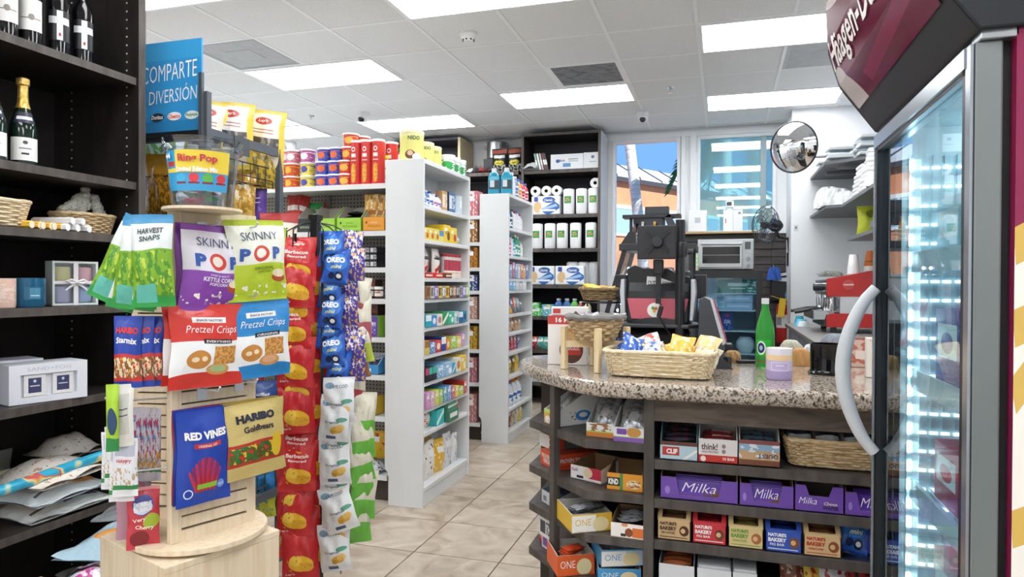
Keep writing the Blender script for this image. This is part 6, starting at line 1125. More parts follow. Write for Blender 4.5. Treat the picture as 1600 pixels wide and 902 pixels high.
pot = P(); pot.add('pot', MB().lathe([(0, 0), (.11, 0), (.12, .01), (.12, .2), (.126, .205), (.118, .205), (.112, .012), (0, .012)], 32).mesh('pot', [STEEL])); pot.add('handle', MB().tube([(-.12, 0, .17), (-.15, 0, .17), (-.15, 0, .13), (-.12, 0, .13)], .006, 6).mesh('handle', [STEEL])); bs(pot, 'steel_pot', 'shiny steel pot behind the charcoal bags under the ceiling', 'pot', 776, 2.85, .28)
q = P(); q.add('crate', MB().box(-.13, .13, -.11, .11, 0, .198).mesh('crate', [m('4a4a50', .6)])); bs(q, 'storage_crate', 'dark crate under the steel pot behind the charcoal bags', 'crate', 776, 2.648, .28)
for k, (u, c_, n) in enumerate(((735, 'e6e6e8', 'white'), (745, '3a3a3e', 'black'), (754, 'b83a30', 'red'), (762, '4a2a2a', 'dark red'))): bs(flatbag(.1, .12, .07, prt(c_, [('n', 0, 1, 0, 1, 4, .58, '8a8a8a')], .3, .4), 90 + k), 'party_pack', '%s party pack on the high shelf left of the charcoal' % n, 'packet', u, 2.648, .02)
# ================================================================== granite counter with snack shelves
GRAN = noisy('granite', ['2a2622', '6f6357', 'a8998a', 'c9bfb2', '5a5048'], nscale=95, detail=4, rough=.12, stops=[.32, .42, .5, .58, .68], distort=.4, coat=.3)
CW = EDGEWOOD
T1 = [.772, .639, .498, .33]; T2 = [.823, .644, .491, .313]
def rotxy(x, y, a): return (x * math.cos(a) - y * math.sin(a), x * math.sin(a) + y * math.cos(a))
def counter():
    p = P(); xr = 1.1
    p.add('back_panel', boxm(-.22, xr, 2.80, 2.82, .1, .985, m('1c1a1b', .6))); p.add('divider_panel', boxm(-.255, -.22, 2.375, 3.0, .06, .985, [m('2a2624', .5), CW], front=1), bev=.001)
    p.add('side_panel', boxm(xr - .03, xr, 2.38, 2.82, 0, .985, DARKWOOD)); p.add('apron_board', boxm(-.22, xr - .03, 2.378, 2.398, .905, .985, APRON)); p.add('plinth', boxm(-.24, xr - .03, 2.43, 2.80, 0, .1, DARKWOOD))
    for z in T1: p.add('shelf', boxm(-.22, xr - .03, 2.38, 2.80, z - .032, z, [DARKWOOD, CW], front=1, top=1), bev=.001)
    poly = [(-.255, 2.38), (-.255, 2.998), (-.74, 2.998), (-.74, 2.66), (-.458, 2.38)]
    for z in T2: p.add('corner_shelf', MB().prism(poly, z - .03, z).mesh('corner_shelf', [CW], recalc=True), bev=.001)
    p.add('end_panel', boxm(-.78, -.2, 3.0, 3.03, 0, .985, m('3d342e', .5))); p.add('corner_base', MB().prism([(-.255, 2.46), (-.255, 2.99), (-.64, 2.99), (-.64, 2.7), (-.45, 2.47)], 0, .283).mesh('corner_base', [m('2d2826', .5)], recalc=True))
    p.add('post', boxm(-.016, .016, -.014, .014, .0, .985, CW), (-.602, 2.524, 0), (0, 0, -PI / 4), bev=.001)
    spawn(p, 'snack_counter', 'grey wooden counter with open shelves of snack bars', 'counter')
    o = [(1.15, 2.30), (1.15, 3.16), (-.70, 3.16), (-.78, 3.12), (-.83, 3.05), (-.85, 2.96), (-.845, 2.88), (-.81, 2.78), (-.74, 2.66), (-.65, 2.54), (-.56, 2.43), (-.48, 2.35), (-.42, 2.313), (-.36, 2.30)]
    q = P(); q.add('slab', MB().prism(o, .986, 1.04, sm=False).mesh('slab', [GRAN], recalc=True)); ob = spawn(q, 'countertop', 'speckled brown granite countertop with rounded end', 'countertop')
    b = ob.modifiers.new('bevel', 'BEVEL'); b.width = .018; b.segments = 4; b.limit_method = 'ANGLE'; b.angle_limit = math.radians(50)
counter()
YF = 2.392
def trayat(pr, nm, label, u0, u1, z, d, cat='carton', rz=0):
    a = at(u0, 700, y=YF); b_ = at(u1, 700, y=YF); return spawn(pr, nm, label, cat, ((a.x + b_.x) / 2, YF + d / 2, z + .001), rz), (a.x + b_.x) / 2
def wid(u0, u1): return at(u1, 700, y=YF).x - at(u0, 700, y=YF).x
def bars(n, x, y, z, l, w, h, mt, label, group, sp=(.0, .012, .012), rz=0, nm='snack_bar', rx=0):
    for k in range(n): spawn(barp(l, w, h, mt, k), nm, label, 'snack bar', (x + sp[0] * k, y + sp[1] * k, z + sp[2] * k), rz + .08 * math.sin(k * 2.3), rx, group=group)
CARD = m('b9a58a', .8); WCARD = m('dcdcd8', .7)
w = wid(1031, 1090) * .98; trayat(tray(w, .17, .062, .135, prt('b8d4e0', [('r', 0, 1, .8, 1, '6a3a30'), ('r', .06, .52, .25, .72, 'c23a36'), ('d', .6, .0, 1, .6, .05, 'f2f2f2')], .4), m('a8c4d0', .5), m('6a8a94', .6), [('CLIF', 'f6f2ee', -.18, .48, .3, .28, {'bold': .05})]), 'bar_carton', 'pale blue energy bar carton at left on the top counter shelf', 1031, 1090, T1[0], .17)
x_ = at(1060, 700, y=YF).x; bars(4, x_, YF + .07, T1[0] + .05, .1, .05, .018, prt('3a4a5a', [('n', 0, 1, 0, 1, 5, .55, 'a83a3a')], .3, .3), 'dark wrapped bar inside the pale blue carton', 'bars in the pale blue carton', (0, .02, .013), .2)
w = wid(1091, 1153) * .98; trayat(tray(w, .17, .08, .135, prt('e9e6e4', [('r', 0, 1, 0, .33, 'c8322c'), ('e', .65, .72, .05, .09, '9a8a88'), ('e', .65, .5, .05, .09, '9a8a88'), ('e', .12, .16, .07, .12, 'f0e6e4')], .4), m('dfdcda', .5), m('e2e0dc', .6), [('think!', '5a2f3a', -.22, .68, .42, .28, {'bold': .02}), ('HIGH PROTEIN', '8a6a70', -.2, .46, .42, .1), ('10 BAR', 'f6f0f0', .28, .2, .3, .12)]), 'bar_carton', 'white and red protein bar carton on the top counter shelf', 1091, 1153, T1[0], .17)
x_ = at(1122, 700, y=YF).x; bars(3, x_, YF + .07, T1[0] + .05, .1, .05, .018, prt('c2383a', [('r', .3, .9, .2, .8, 'e6dcdc')], .3, .3), 'red wrapped bar in the white and red carton', 'bars in the white and red carton', (0, .018, .012))
w = wid(1154, 1219) * .98; trayat(tray(w, .17, .085, .14, prt('8fb4d0', [('r', 0, 1, 0, .25, '7a4a34'), ('r', 0, 1, .25, .6, 'c9a47a'), ('n', .0, 1, .3, .9, 4, .55, 'e0e8ee'), ('r', 0, 1, .85, 1, '8a4a4a')], .4), m('b9c4cc', .5), m('cfcfca', .6), [('QUEST', '23364f', .22, .42, .5, .2, {'bold': .02, 'rot': (0, PI, 0)})]), 'bar_carton', 'blue and tan protein bar carton turned upside down', 1154, 1219, T1[0], .17)
x_ = at(1186, 700, y=YF).x; bars(3, x_, YF + .075, T1[0] + .055, .1, .05, .018, prt('6fa0b8', [('n', 0, 1, 0, 1, 5, .55, '8a3a3a')], .3, .3), 'blue grey wrapped bar in the upside down carton', 'bars in the upside down carton', (0, .018, .012))
xa, xb = at(1228, 700, y=YF).x, at(1385, 700, y=YF).x
spawn(basketp(xb - xa, .2, .085, .88, 10, WICK, seg=80, stakes=44, pw=5), 'wicker_basket', 'wicker basket of packets on the counter shelf by the freezer', 'basket', ((xa + xb) / 2, YF + .12, T1[0] + .006))
for k in range(7): spawn(bag(.075, .11, .03, prt('e3e6e6', [('r', 0, 1, .62, 1, '2a2d33' if k < 5 else '5a4a5a'), ('r', .1, .9, .1, .3, '4fb8c0')], .35, .3), film('d9dcdc'), seed=300 + k), 'tissue_packet', 'white and turquoise packet standing in the wicker basket, %s' % ORD[k], 'packet', (xa + .05 + (k % 4) * .085, YF + .06 + .07 * (k // 4), T1[0] + .035), .1, -.35, group='packets in the counter basket')
# tier 2 purple chocolate trays
PUR = m('6d4aa8', .45); MILK = prt('5a37a0', [('r', 0, 1, 0, .3, '6a45ae'), ('n', .6, 1, 0, .5, 4, .5, '6a4028')], .25, .2)
def milka(u0, u1, label, bars_n, name='Milka', wafer=False, hb=.1):
    w = wid(u0, u1) * .985; d = .17
    if wafer:
        p = tray(w, d, .085, .12, prt('6d4aa8', [], .4), PUR, m('77706a', .7), [('Milka', 'f2eef8', -.24, .42, .38, .24, {'shear': .3, 'bold': -.01}), ('Choco', 'e6d8c0', .24, .36, .28, .12, {'shear': .2}), ('WAFER', '2d1b50', .24, .2, .34, .14, {'bold': .03})], cut=(.03, .052))
    else:
        p = tray(w, d, .075, hb + .025, prt('6d4aa8', [('e', .09, .4, .035, .18, '9a80cc')], .4), PUR, m('8a765c', .8), [], cut=(w * .2, .018))
    trayat(p, 'chocolate_tray', label, u0, u1, T1[1], d)
    x = (at(u0, 700, y=YF).x + at(u1, 700, y=YF).x) / 2
    for k in range(bars_n):
        b_ = P(); bw = w * .62 if not wafer else .1
        b_.add('wrapper', boxm(-bw / 2, bw / 2, -.004, .004, 0, .058 + .004 * k, [MILK, PUR], mi=1, front=0), bev=.0025); b_.text(name, 'f4f0fa', 0, .036 + .004 * k, bw * .72, .03, y=-.005, shear=.35, bold=-.01)
        if not wafer: spawn(b_, 'chocolate_bar', 'purple chocolate bar, %s from the front in the %s' % (ORD[k], label.split(' on ')[0].replace('purple chocolate tray', 'tray')), 'chocolate', (x, YF + .012 + .011 * k, T1[1] + .006), 0, -.12, group='purple chocolate bars')
milka(1032, 1154, 'wide purple chocolate tray on the second counter shelf', 4); milka(1156, 1241, 'second purple chocolate tray on the second counter shelf', 4); milka(1243, 1319, 'empty purple wafer tray with curved front on the counter', 0, wafer=True); milka(1321, 1412, 'purple chocolate tray nearest the freezer on the counter', 4)
# tier 3 windowed fig bar cartons
def nb(w, col, txtcol, sub, pic, inner, title="NATURE'S"):
    p = P(); d, hf, hb = .17, .068, .128; b = MB(); t = .003; x0, x1, y0, y1 = -w / 2, w / 2, -d / 2, d / 2; ys = y0 + .075
    b.box(x0, x1, y0, y0 + t, 0, hf, 1, front=0).box(x0, x1, y1 - t, y1, 0, hb, 1).box(x0, x1, y0, y1, 0, t, 1)
    for xa, xc in ((x0, x0 + t), (x1 - t, x1)): b.xprism([(y0, 0), (y1, 0), (y1, hb), (ys, hb), (y0, hf)], xa, xc, 1)
    b.box(x0, x1, ys, y1, hb - t, hb, 1)
    f = .016
    def sl(s): return (y0 + (ys - y0) * s, hf + (hb - hf) * s)
    for (xa, xc, sa, sb_) in ((x0, x0 + f, 0, 1), (x1 - f, x1, 0, 1), (x0 + f, x1 - f, 0, .1), (x0 + f, x1 - f, .88, 1)):
        (ya, za), (yb, zb) = sl(sa), sl(sb_); b.q([(xa, ya, za), (xc, ya, za), (xc, yb, zb), (xa, yb, zb)], 1)
    p.add('carton', b.mesh('carton', [prt(col, [('e', .8, .5, .14, .26, pic), ('e', .77, .5, .07, .12, 'd8b080'), ('r', .08, .9, .13, .17, txtcol)], .5), m(col, .55)]))
    p.text(title, txtcol, -.17 * w, hf * .82, w * .5, hf * .17, y=y0 - .0008, bold=.05); p.text('BAKERY', txtcol, -.17 * w, hf * .58, w * .5, hf * .19, y=y0 - .0008, bold=.05); p.text(sub, txtcol, -.17 * w, hf * .36, w * .4, hf * .12, y=y0 - .0008); return p
for k, (u0, u1, col, tc, sub, pic, inn, nmx) in enumerate(((1027, 1081, 'c8a87a', '3a2418', 'BROWNIE', '4a2c20', '9a7a52', 'tan'), (1082, 1137, 'c8323a', 'f6ecec', 'FIG BAR', '6a3a28', 'b02a34', 'red'), (1138, 1195, 'd8c08a', '5f9a3a', 'Oatmeal Crumble', 'a8683a', 'b8a05a', 'cream'), (1196, 1255, '3356b4', 'f0f2fa', 'FIG BAR', '7a4a34', '2a4aa0', 'blue'), (1256, 1317, 'd3b486', 'b83a2a', 'Oatmeal Crumble', '8a4a2a', 'b08050', 'beige'))):
    ww = wid(u0, u1) * .97; trayat(nb(ww, col, tc, sub, pic, inn), 'fig_bar_carton', '%s windowed fig bar carton on the third counter shelf' % nmx, u0, u1, T1[2], .17)
    x = (at(u0, 700, y=YF).x + at(u1, 700, y=YF).x) / 2; bars(4, x, YF + .055, T1[2] + .035, ww * .75, .06, .02, film(inn, .3), '%s wrapped fig bar showing in the %s carton window' % (nmx, nmx), 'fig bars in the %s carton' % nmx, (0, .018, .015), .1)
ww = wid(1319, 1400); trayat(tray(ww, .15, .03, .05, CLEAR, CLEAR, CLEAR), 'clear_tray', 'clear plastic tray of blue cookie bags by the freezer', 1319, 1400, T1[2], .15)
x = at(1345, 700, y=YF).x
for k in range(3): spawn(OR if k != 1 else bag(.11, .14, .04, prt('2f3f9a', [('e', .6, .35, .2, .2, 'c99a5a'), ('n', 0, 1, .5, 1, 6, .5, '6a8fd8')], .3, .3), film('2f3f9a'), seed=310), 'mini_cookie_bag', ('blue cookie bag lying at left in the clear tray', 'indigo cookie bag with brown cookie in the clear tray', 'blue cookie bag at right in the clear tray')[k], 'snack bag', (x - .02 + .075 * k, YF + .04 + .02 * k, T1[2] + .006), .1, -.45, .2 * (1 - k))
# tier 4
for k, (u0, u1) in enumerate(((1030, 1087), (1090, 1145), (1146, 1185))):
    ww = wid(u0, u1) * .97; trayat(tray(ww, .17, .085, .1, prt('d9dce0', [('r', 0, 1, 0, .3, '8fa4b4')], .35), m('c9ccd2', .4), m('aab0b6', .5)), 'bar_carton', 'silver open bar carton, %s on the lowest counter shelf' % ORD[k], u0, u1, T1[3], .17)
    x = (at(u0, 700, y=YF).x + at(u1, 700, y=YF).x) / 2
    if k == 0: bars(5, x, YF + .04, T1[3] + .07, ww * .8, .045, .02, prt('b4623a', [('r', 0, 1, .4, .6, '8a4a2a')], .3, .3), 'copper wrapped bar in the first silver carton', 'copper bars', (0, .026, .004))
    else: spawn(carton(ww * .93, .15, .085, m('e6e8ea', .5), m('dfe1e3', .5)), 'white_carton', 'white lidded carton inside the %s silver carton' % ORD[k], 'carton', (x, YF + .088, T1[3] + .006))
for k, (u, c_, a_, n) in enumerate(((1283, 'e0c23a', 'c23a30', 'yellow'), (1300, 'c23a3a', 'f0e6e0', 'red'), (1318, 'e9e6ea', 'b83a4a', 'white and red'), (1250, '8a4a3a', 'e0c8a0', 'brown'), (1335, 'b8323a', '2a2a2e', 'dark red'))): x = at(u, 880, y=YF + .06).x; spawn(bag(.1, .13, .04, prt(c_, [('n', 0, 1, 0, 1, 5, .55, a_)], .3, .4), film(c_), seed=320 + k), 'candy_bag', '%s candy bag slumped on the lowest counter shelf' % n, 'snack bag', (x, YF + .08 + .03 * (k % 2), T1[3] + .004), .2, -.3, .4 * math.sin(k * 2))
# corner trays
def anch(pr, nm, label, u, v, z, lx, ly, rz, cat='carton', zo=.001):
    c = at(u, v, z=z); dx, dy = rotxy(lx, ly, rz); return spawn(pr, nm, label, cat, (c.x - dx, c.y - dy, z + zo), rz), (c.x - dx, c.y - dy)
SIL = prt('b7bac0', [('n', 0, 1, 0, 1, 5, .55, '8a8f98'), ('e', .5, .5, .2, .2, 'd8d9dc')], .22, .4, .4)
def cook(cx, cy, z, rz, n, w, label, group):
    for k in range(n): dx, dy = rotxy(0, -.055 + .033 * k, rz); spawn(bag(w, .1, .03, SIL, film('b0b4ba', .25, .4), seed=330 + k), 'cookie_packet', label, 'snack bag', (cx + dx, cy + dy, z + .012 + .012 * k), rz, -.7, group=group)
pA = tray(.105, .2, .055, .115, prt('e0a94a', [('r', 0, 1, .75, 1, 'b9d86a'), ('e', .25, .3, .18, .25, 'f2efe6'), ('n', .3, 1, 0, .7, 7, .6, '5a3420')], .45), prt('e9eaea', [], .45), m('d9d9d4', .6))
pA.add('side_print', boxm(.0528, .0535, -.06, .06, .012, .06, [prt('e9eaea', [('e', .62, .5, .3, .42, '3f8fd0'), ('e', .62, .55, .16, .2, 'f2f2f2'), ('n', .05, .35, .1, .8, 7, .58, '4a2c1c')], .45), m('e9eaea', .5)], mi=1, right=0))
_, q = anch(pA, 'cookie_carton', 'white cookie carton angled behind the counter post', 872, 668, T2[0], .0525, -.1, -PI / 4); cook(q[0], q[1], T2[0] + .02, -PI / 4, 5, .09, 'silver cookie packet in the angled white carton', 'packets in the angled carton')
pB = tray(.1, .2, .05, .1, prt('e9eae6', [('r', 0, 1, 0, .4, 'e0862f'), ('n', .1, .9, .4, 1, 5, .5, '9a6a3a'), ('r', 0, 1, .34, .42, 'a8d060')], .45), m('e6e6e0', .5), m('d9d9d4', .6)); _, q = anch(pB, 'cookie_carton', 'orange and white cookie carton beside the angled one', 937, 684, T2[0], 0, -.1, -.12); cook(q[0], q[1], T2[0] + .02, -.12, 5, .085, 'silver cookie packet in the orange carton', 'packets in the orange carton')
pC = tray(.115, .2, .05, .1, prt('e9eaea', [('r', 0, 1, 0, .36, '8a5ab8'), ('e', .62, .7, .22, .35, 'c9934a'), ('r', .1, .4, .5, .9, '7a4aa8'), ('r', 0, 1, .32, .38, 'a8d060')], .45), m('e6e6e6', .5), m('d9d9d4', .6)); _, q = anch(pC, 'cookie_carton', 'purple and white cookie carton next to the divider', 984, 692, T2[0], 0, -.1, -.08); cook(q[0], q[1], T2[0] + .02, -.08, 5, .095, 'silver cookie packet in the purple carton', 'packets in the purple carton')
# tier 2 of the corner
G1 = carton(.13, .19, .06, prt('e2552a', [('r', .45, 1, .2, .9, 'd84a24')], .4), prt('e0522a', [('r', .05, .95, .1, .3, 'c84420')], .4), texts=[('PROVEN TO\nREBUILD', 'f6efe8', 0, .5, .8, .6)])
G1.add('lettering', tmesh('PROVEN TO', m('f4ece4', .4), 0, .03), (.0658, -.03, .035), (0, 0, PI / 2), (.09, 1, .016)); anch(G1, 'protein_bar_box', 'orange protein bar box under the grey one at the corner', 868, 737, T2[1], .065, -.095, -.85)
G2 = carton(.12, .2, .055, prt('e0522a', [('r', 0, .6, 0, 1, 'e9e6e2')], .4), prt('6d7076', [('r', 0, .2, 0, 1, 'e0522a'), ('r', .65, .95, .2, .7, '8a4a2a')], .4), texts=[('G', 'f4f0ea', .2, .5, .3, .7)]); G2.add('lettering', tmesh('PROTEIN BAR', m('e9e9ea', .4), 0, .02), (.0608, .01, .035), (0, 0, PI / 2), (.1, 1, .014)); anch(G2, 'protein_bar_box', 'grey and orange protein bar box stacked at the corner', 868, 706, T2[1] + .062, .06, -.1, -.75)
def one(col, acc, t, w=.13, d=.15, h=.06, hb=.075): 
    p = tray(w, d, h, hb, prt('f0ede6' if acc else col, [('r', .6, 1, 0, 1, acc or col), ('e', .72, .4, .2, .4, 'e9d9a8'), ('r', 0, 1, .92, 1, col)], .4), m(col, .5), m('c9c6bf', .7), [(t, col if acc else 'f6f2ea', -.22, .55, .4, .36, {'bold': -.005})] if t else []); return p
kash = tray(.135, .16, .05, .065, prt('e9e6e2', [('r', .6, 1, .2, 1, 'c2304a'), ('e', .58, .6, .14, .35, 'e6cfa8'), ('r', .2, .42, .12, .3, '26262a')], .4), m('e2dfda', .5), m('9a7a5a', .8), [('Kashi', '8a3a8a', -.36, .7, .2, .25)]); anch(kash, 'bar_carton', 'white and crimson open bar carton, nearly empty', 915, 752, T2[1], .0, -.08, -.42)
kind = tray(.125, .16, .06, .075, prt('e0982a', [('r', 0, .36, .25, .75, '1f1f22'), ('r', .36, .45, 0, 1, '4a8a4a'), ('e', .75, .4, .2, .25, 'e6d6b0'), ('n', .6, .95, .2, .6, 8, .5, 'a8682a')], .4), m('d8922a', .5), m('8a6a44', .8), [('KIND', 'f6f4ee', -.32, .5, .28, .34, {'bold': .04})]); anch(kind, 'bar_carton', 'orange and black empty bar carton by the divider', 976, 768, T2[1], 0, -.08, -.05)
# tier 3 of the corner
wt = tray(.14, .18, .05, .08, prt('dfe1e6', [('r', .1, .3, .2, .6, '8a8f9a')], .45), m('d9dbe0', .5), m('8a94a8', .7)); _, q = anch(wt, 'bar_carton', 'white bar carton turned to the aisle at the corner', 872, 800, T2[2], .07, -.09, -.85); bars(3, q[0], q[1], T2[2] + .03, .12, .06, .02, film('2f3a5a', .3), 'navy wrapped bar in the white corner carton', 'navy bars', (.004, .01, .012), -.85)
spawn(tray(.13, .16, .04, .06, prt('dcd8d2', [('r', 0, 1, .4, 1, '7a4a34')], .45), m('c9a880', .6), m('6a3a30', .7), [('CRISP', 'b8323a', 0, .5, .6, .4)]), 'bar_carton', 'brown cardboard bar carton stacked on the white corner carton', 'carton', (q[0] - .0, q[1] + .03, T2[2] + .083), -.85)
_, q = anch(one('e0b83a', 'e0b83a', 'ONE', .15, .17, .065, .07), 'bar_carton', 'yellow and white protein bar carton at the corner', 925, 832, T2[2], .0, -.085, .55); bars(4, q[0], q[1], T2[2] + .045, .13, .055, .02, SIL, 'silver wrapped bar in the yellow and white carton', 'silver bars in the yellow carton', (.006, -.01, .008), .8)
_, q = anch(tray(.115, .15, .05, .07, prt('efeae4', [('r', .65, 1, .1, .75, 'd8702f'), ('e', .55, .4, .12, .3, '8a4a2a'), ('r', .3, .46, .1, .3, '26262a'), ('e', .42, .9, .1, .12, 'd88a6a')], .4), m('e6d8c8', .5), m('9a7a5a', .8)), 'bar_carton', 'white and orange bar carton beside the divider', 980, 842, T2[2], 0, -.075, -.06); bars(3, q[0], q[1], T2[2] + .035, .095, .05, .02, SIL, 'silver bar in the white and orange carton', 'silver bars in the orange carton', (.004, .012, .008), .5)
# tier 4 of the corner
_, q = anch(one('e0622a', None, 'ONE', .14, .15, .075, .08), 'bar_carton', 'orange protein bar carton at the low corner', 900, 900, T2[3], 0, -.075, .5); bars(3, q[0], q[1], T2[3] + .05, .08, .05, .02, film('d8502a'), 'orange wrapped bar in the orange carton', 'orange bars', (.006, 0, .008), .9)
_, q = anch(one('4aa0d8', None, 'ONE', .15, .15, .05, .055), 'bar_carton', 'blue protein bar carton under another blue one', 968, 912, T2[3], 0, -.075, .25); spawn(one('4aa0d8', 'c9dcea', 'ONE', .15, .15, .06, .065), 'bar_carton', 'blue and white protein bar carton stacked on the blue one', 'carton', (q[0] - .004, q[1] + .004, T2[3] + .0575), .42); bars(4, q[0], q[1], T2[3] + .095, .12, .055, .02, prt('9fb4c8', [('n', 0, 1, 0, 1, 5, .55, 'd8e0e8')], .3, .3), 'pale blue bar in the stacked blue carton', 'pale blue bars', (.0, .012, .006), .3)
for k, (u, v, c_, a_, h_, n, rz) in enumerate(((866, 868, 'dcd6e0', '8a5ab0', .055, 'white and violet bar box at the low left corner', -.8), (862, 848, 'e2e2e6', '3a3a40', .075, 'white bar box with barcode stacked at the low left', -.8), (846, 848, 'b8303a', 'd86a6a', .07, 'narrow red box at the far left of the low corner shelf', -.8))): anch(bx((.1, .1, .035)[k], .15, h_, c_, a_, 'win'), 'bar_box', n, u, v, T2[3] + (0, .057, 0)[k], (.05, .05, 0)[k], -.075, rz)
for k, (u, v, c_) in enumerate(((925, 818, '3a2f55'), (900, 806, '6a4a8a'))): c = at(u, v, z=T2[3]); 
# ================================================================== goods on the countertop
CT_ = 1.041
nu = carton(.16, .1, .2, prt('ece9e6', [('r', 0, 1, .82, 1, 'c23a36'), ('e', .6, .3, .3, .27, '5a3224'), ('r', .36, .84, .2, .55, 'c8352f'), ('e', .6, .55, .26, .2, 'd8b07a'), ('n', .34, .86, .42, .75, 8, .55, 'c98a3a'), ('r', .38, .82, .3, .42, 'f2efea')], .4), m('e6e3e0', .5), texts=[('16 PACK', 'f6f2f0', .05, .91, .7, .1, {'bold': .04}), ('nutella', 'b8302c', .1, .36, .46, .1)])
c = at(884, 570, z=CT_); spawn(nu, 'hazelnut_snack_carton', 'white sixteen pack hazelnut snack carton on the countertop', 'carton', (c.x, c.y + .05, CT_), .12); spawn(carton(.15, .09, .032, prt('e2dedc', [('r', .05, .25, .2, .8, 'c23a40')], .4), m('d9d5d2', .5)), 'flat_box', 'flat white box lying on the hazelnut snack carton', 'box', (c.x + .005, c.y + .05, CT_ + .202), .2)
# wooden stand with rope-rimmed basket
def wstand():
    p = P(); PINE = noisy('pine', ['d9bf8f', 'e6d0a4', 'eedcb8'], scale=(4, 4, .5), nscale=14, rough=.6); r = .085
    for k in range(4): a = k * PI / 2 + PI / 4; p.add('leg', boxm(-.011, .011, -.011, .011, 0, .165, PINE), (r * 1.41 * math.cos(a), r * 1.41 * math.sin(a), 0), bev=.002)
    p.add('cross_brace', boxm(-r * 1.38, r * 1.38, -.009, .009, .085, .11, PINE), rot=(0, 0, PI / 4)); p.add('cross_brace', boxm(-r * 1.38, r * 1.38, -.009, .009, .085, .11, PINE), rot=(0, 0, -PI / 4))
    return p
sc_ = at(927, 560, y=2.62); ST = (-.47, 2.635); spawn(wstand(), 'wooden_stand', 'pale pine stand holding the rope rimmed basket', 'stand', (ST[0], ST[1], CT_), -.53)
bk = basketp(.215, .215, .09, .62, 7, WICK, m('7d7a76', .8), pw=2, seg=60, stakes=20, rs=.007, rimr=.012); spawn(bk, 'rope_rim_basket', 'round woven basket with grey rope rim on the pine stand', 'basket', (ST[0], ST[1], CT_ + .112))
for k in range(7): a = k * .9; spawn(bag(.07, .1, .03, prt('9a96a0', [('n', 0, 1, 0, 1, 6, .55, 'd0cdd6'), ('n', 0, 1, 0, 1, 9, .62, '6a5a8a')], .25, .4), film('8f8b96'), seed=350 + k), 'candy_packet', 'grey violet candy packet heaped in the rope rimmed basket', 'snack bag', (ST[0] + .045 * math.cos(a), ST[1] + .045 * math.sin(a), CT_ + .15 + .004 * k), a, -1.1 + .2 * math.sin(k), group='packets in the rope rimmed basket')
# upper bread basket on a wire stand
US = at(942, 470, y=3.05); ub = basketp(.2, .16, .05, .8, 6, WICKD, pw=2.5, seg=56, stakes=24); zb = at(942, 470, y=3.05).z
wsd = P()
for dx in (-.085, .085):
    for dy in (-.06, .06): wsd.add('leg', MB().tube([(dx, dy, 0), (dx * .95, dy * .95, zb - CT_ - .006)], .004, 6).mesh('leg', [BLACK]))
wsd.add('hoop', MB().tube([(.085 * math.cos(k * PI / 12), .065 * math.sin(k * PI / 12), zb - CT_ - .008) for k in range(24)], .004, 6, closed=True).mesh('hoop', [BLACK]))
spawn(wsd, 'wire_stand', 'thin black wire stand under the banana basket', 'stand', (US.x, 3.05, CT_)); spawn(ub, 'fruit_basket', 'dark woven basket of bananas on a wire stand', 'basket', (US.x, 3.05, zb + .002))
for k in range(3): q = P(); q.add('banana', MB().tube([(-.085 + .17 * t / 10, 0, .035 * (2 * t / 10 - 1) ** 2) for t in range(11)], [.004, .011, .015, .017, .018, .018, .018, .017, .014, .009, .004], 10).mesh('banana', [noisy('banana', ['d8b83a', 'e6cf62', 'efe09a'], nscale=8, rough=.5)])); spawn(q, 'banana', 'ripe yellow banana in the dark woven basket, %s' % ORD[k], 'banana', (US.x + .01 * k, 3.03 + .025 * k, zb + .04), .2 - .15 * k)
for k in range(3): q = P(); q.add('bun', MB().lathe([(0, 0), (.03, .003), (.036, .018), (.028, .034), (0, .04)], 16).mesh('bun', [noisy('bread', ['b8863a', 'd8ae6a'], nscale=20, rough=.7)])); spawn(q, 'bread_roll', 'small golden bread roll in the banana basket, %s' % ORD[k], 'bread', (US.x - .07 + .03 * k, 3.07 + .015 * k, zb + .03))
# large pale wicker tray basket with snacks
bc = at(1028, 592, z=CT_); BW = (bc.x, bc.y + .11); spawn(basketp(.385, .23, .085, .9, 11, WICKL, pw=7, seg=96, stakes=56, rs=.0045), 'wicker_basket', 'long pale wicker basket of snack packets on the countertop', 'basket', (BW[0], BW[1], CT_ + .004), -.05)
sn = [(-.13, .02, '2a5ab8', '8fb4e6', 'blue'), (-.10, -.04, '2f62c0', 'dfe8f6', 'bright blue'), (-.07, .05, '2a52a8', 'c0d0ec', 'dark blue'), (-.06, -.05, 'c0c6d4', '5a6fb0', 'clear blue'), (-.02, .03, 'd6d9dc', 'c05a4a', 'clear'), (.0, -.05, 'd9c9a0', '8a5a30', 'tan'), (.03, .04, 'e6a82a', 'f2d06a', 'orange'), (.05, -.04, 'e0b84a', 'f6e6b0', 'amber'), (.08, .03, 'efb52e', 'f6dc8a', 'yellow'), (.1, -.05, 'eeb030', 'e0862a', 'golden'), (.13, .0, 'e2c88a', 'f2e6c8', 'cream'), (.15, -.05, 'd8d0b8', 'c9a05a', 'beige')]
for k, (dx, dy, c_, a_, n) in enumerate(sn): spawn(bag(.09, .12, .04, prt(c_, [('n', 0, 1, 0, 1, 5, .56, a_)], .22, .45), film(c_), seed=360 + k), 'snack_packet', '%s snack packet heaped in the long pale basket' % n, 'snack bag', (BW[0] + dx, BW[1] + dy + .02, CT_ + .035 + .008 * (k % 3)), .5 * math.sin(k * 1.7), -.85 + .25 * math.sin(k * 2.1), .35 * math.sin(k * 1.3))
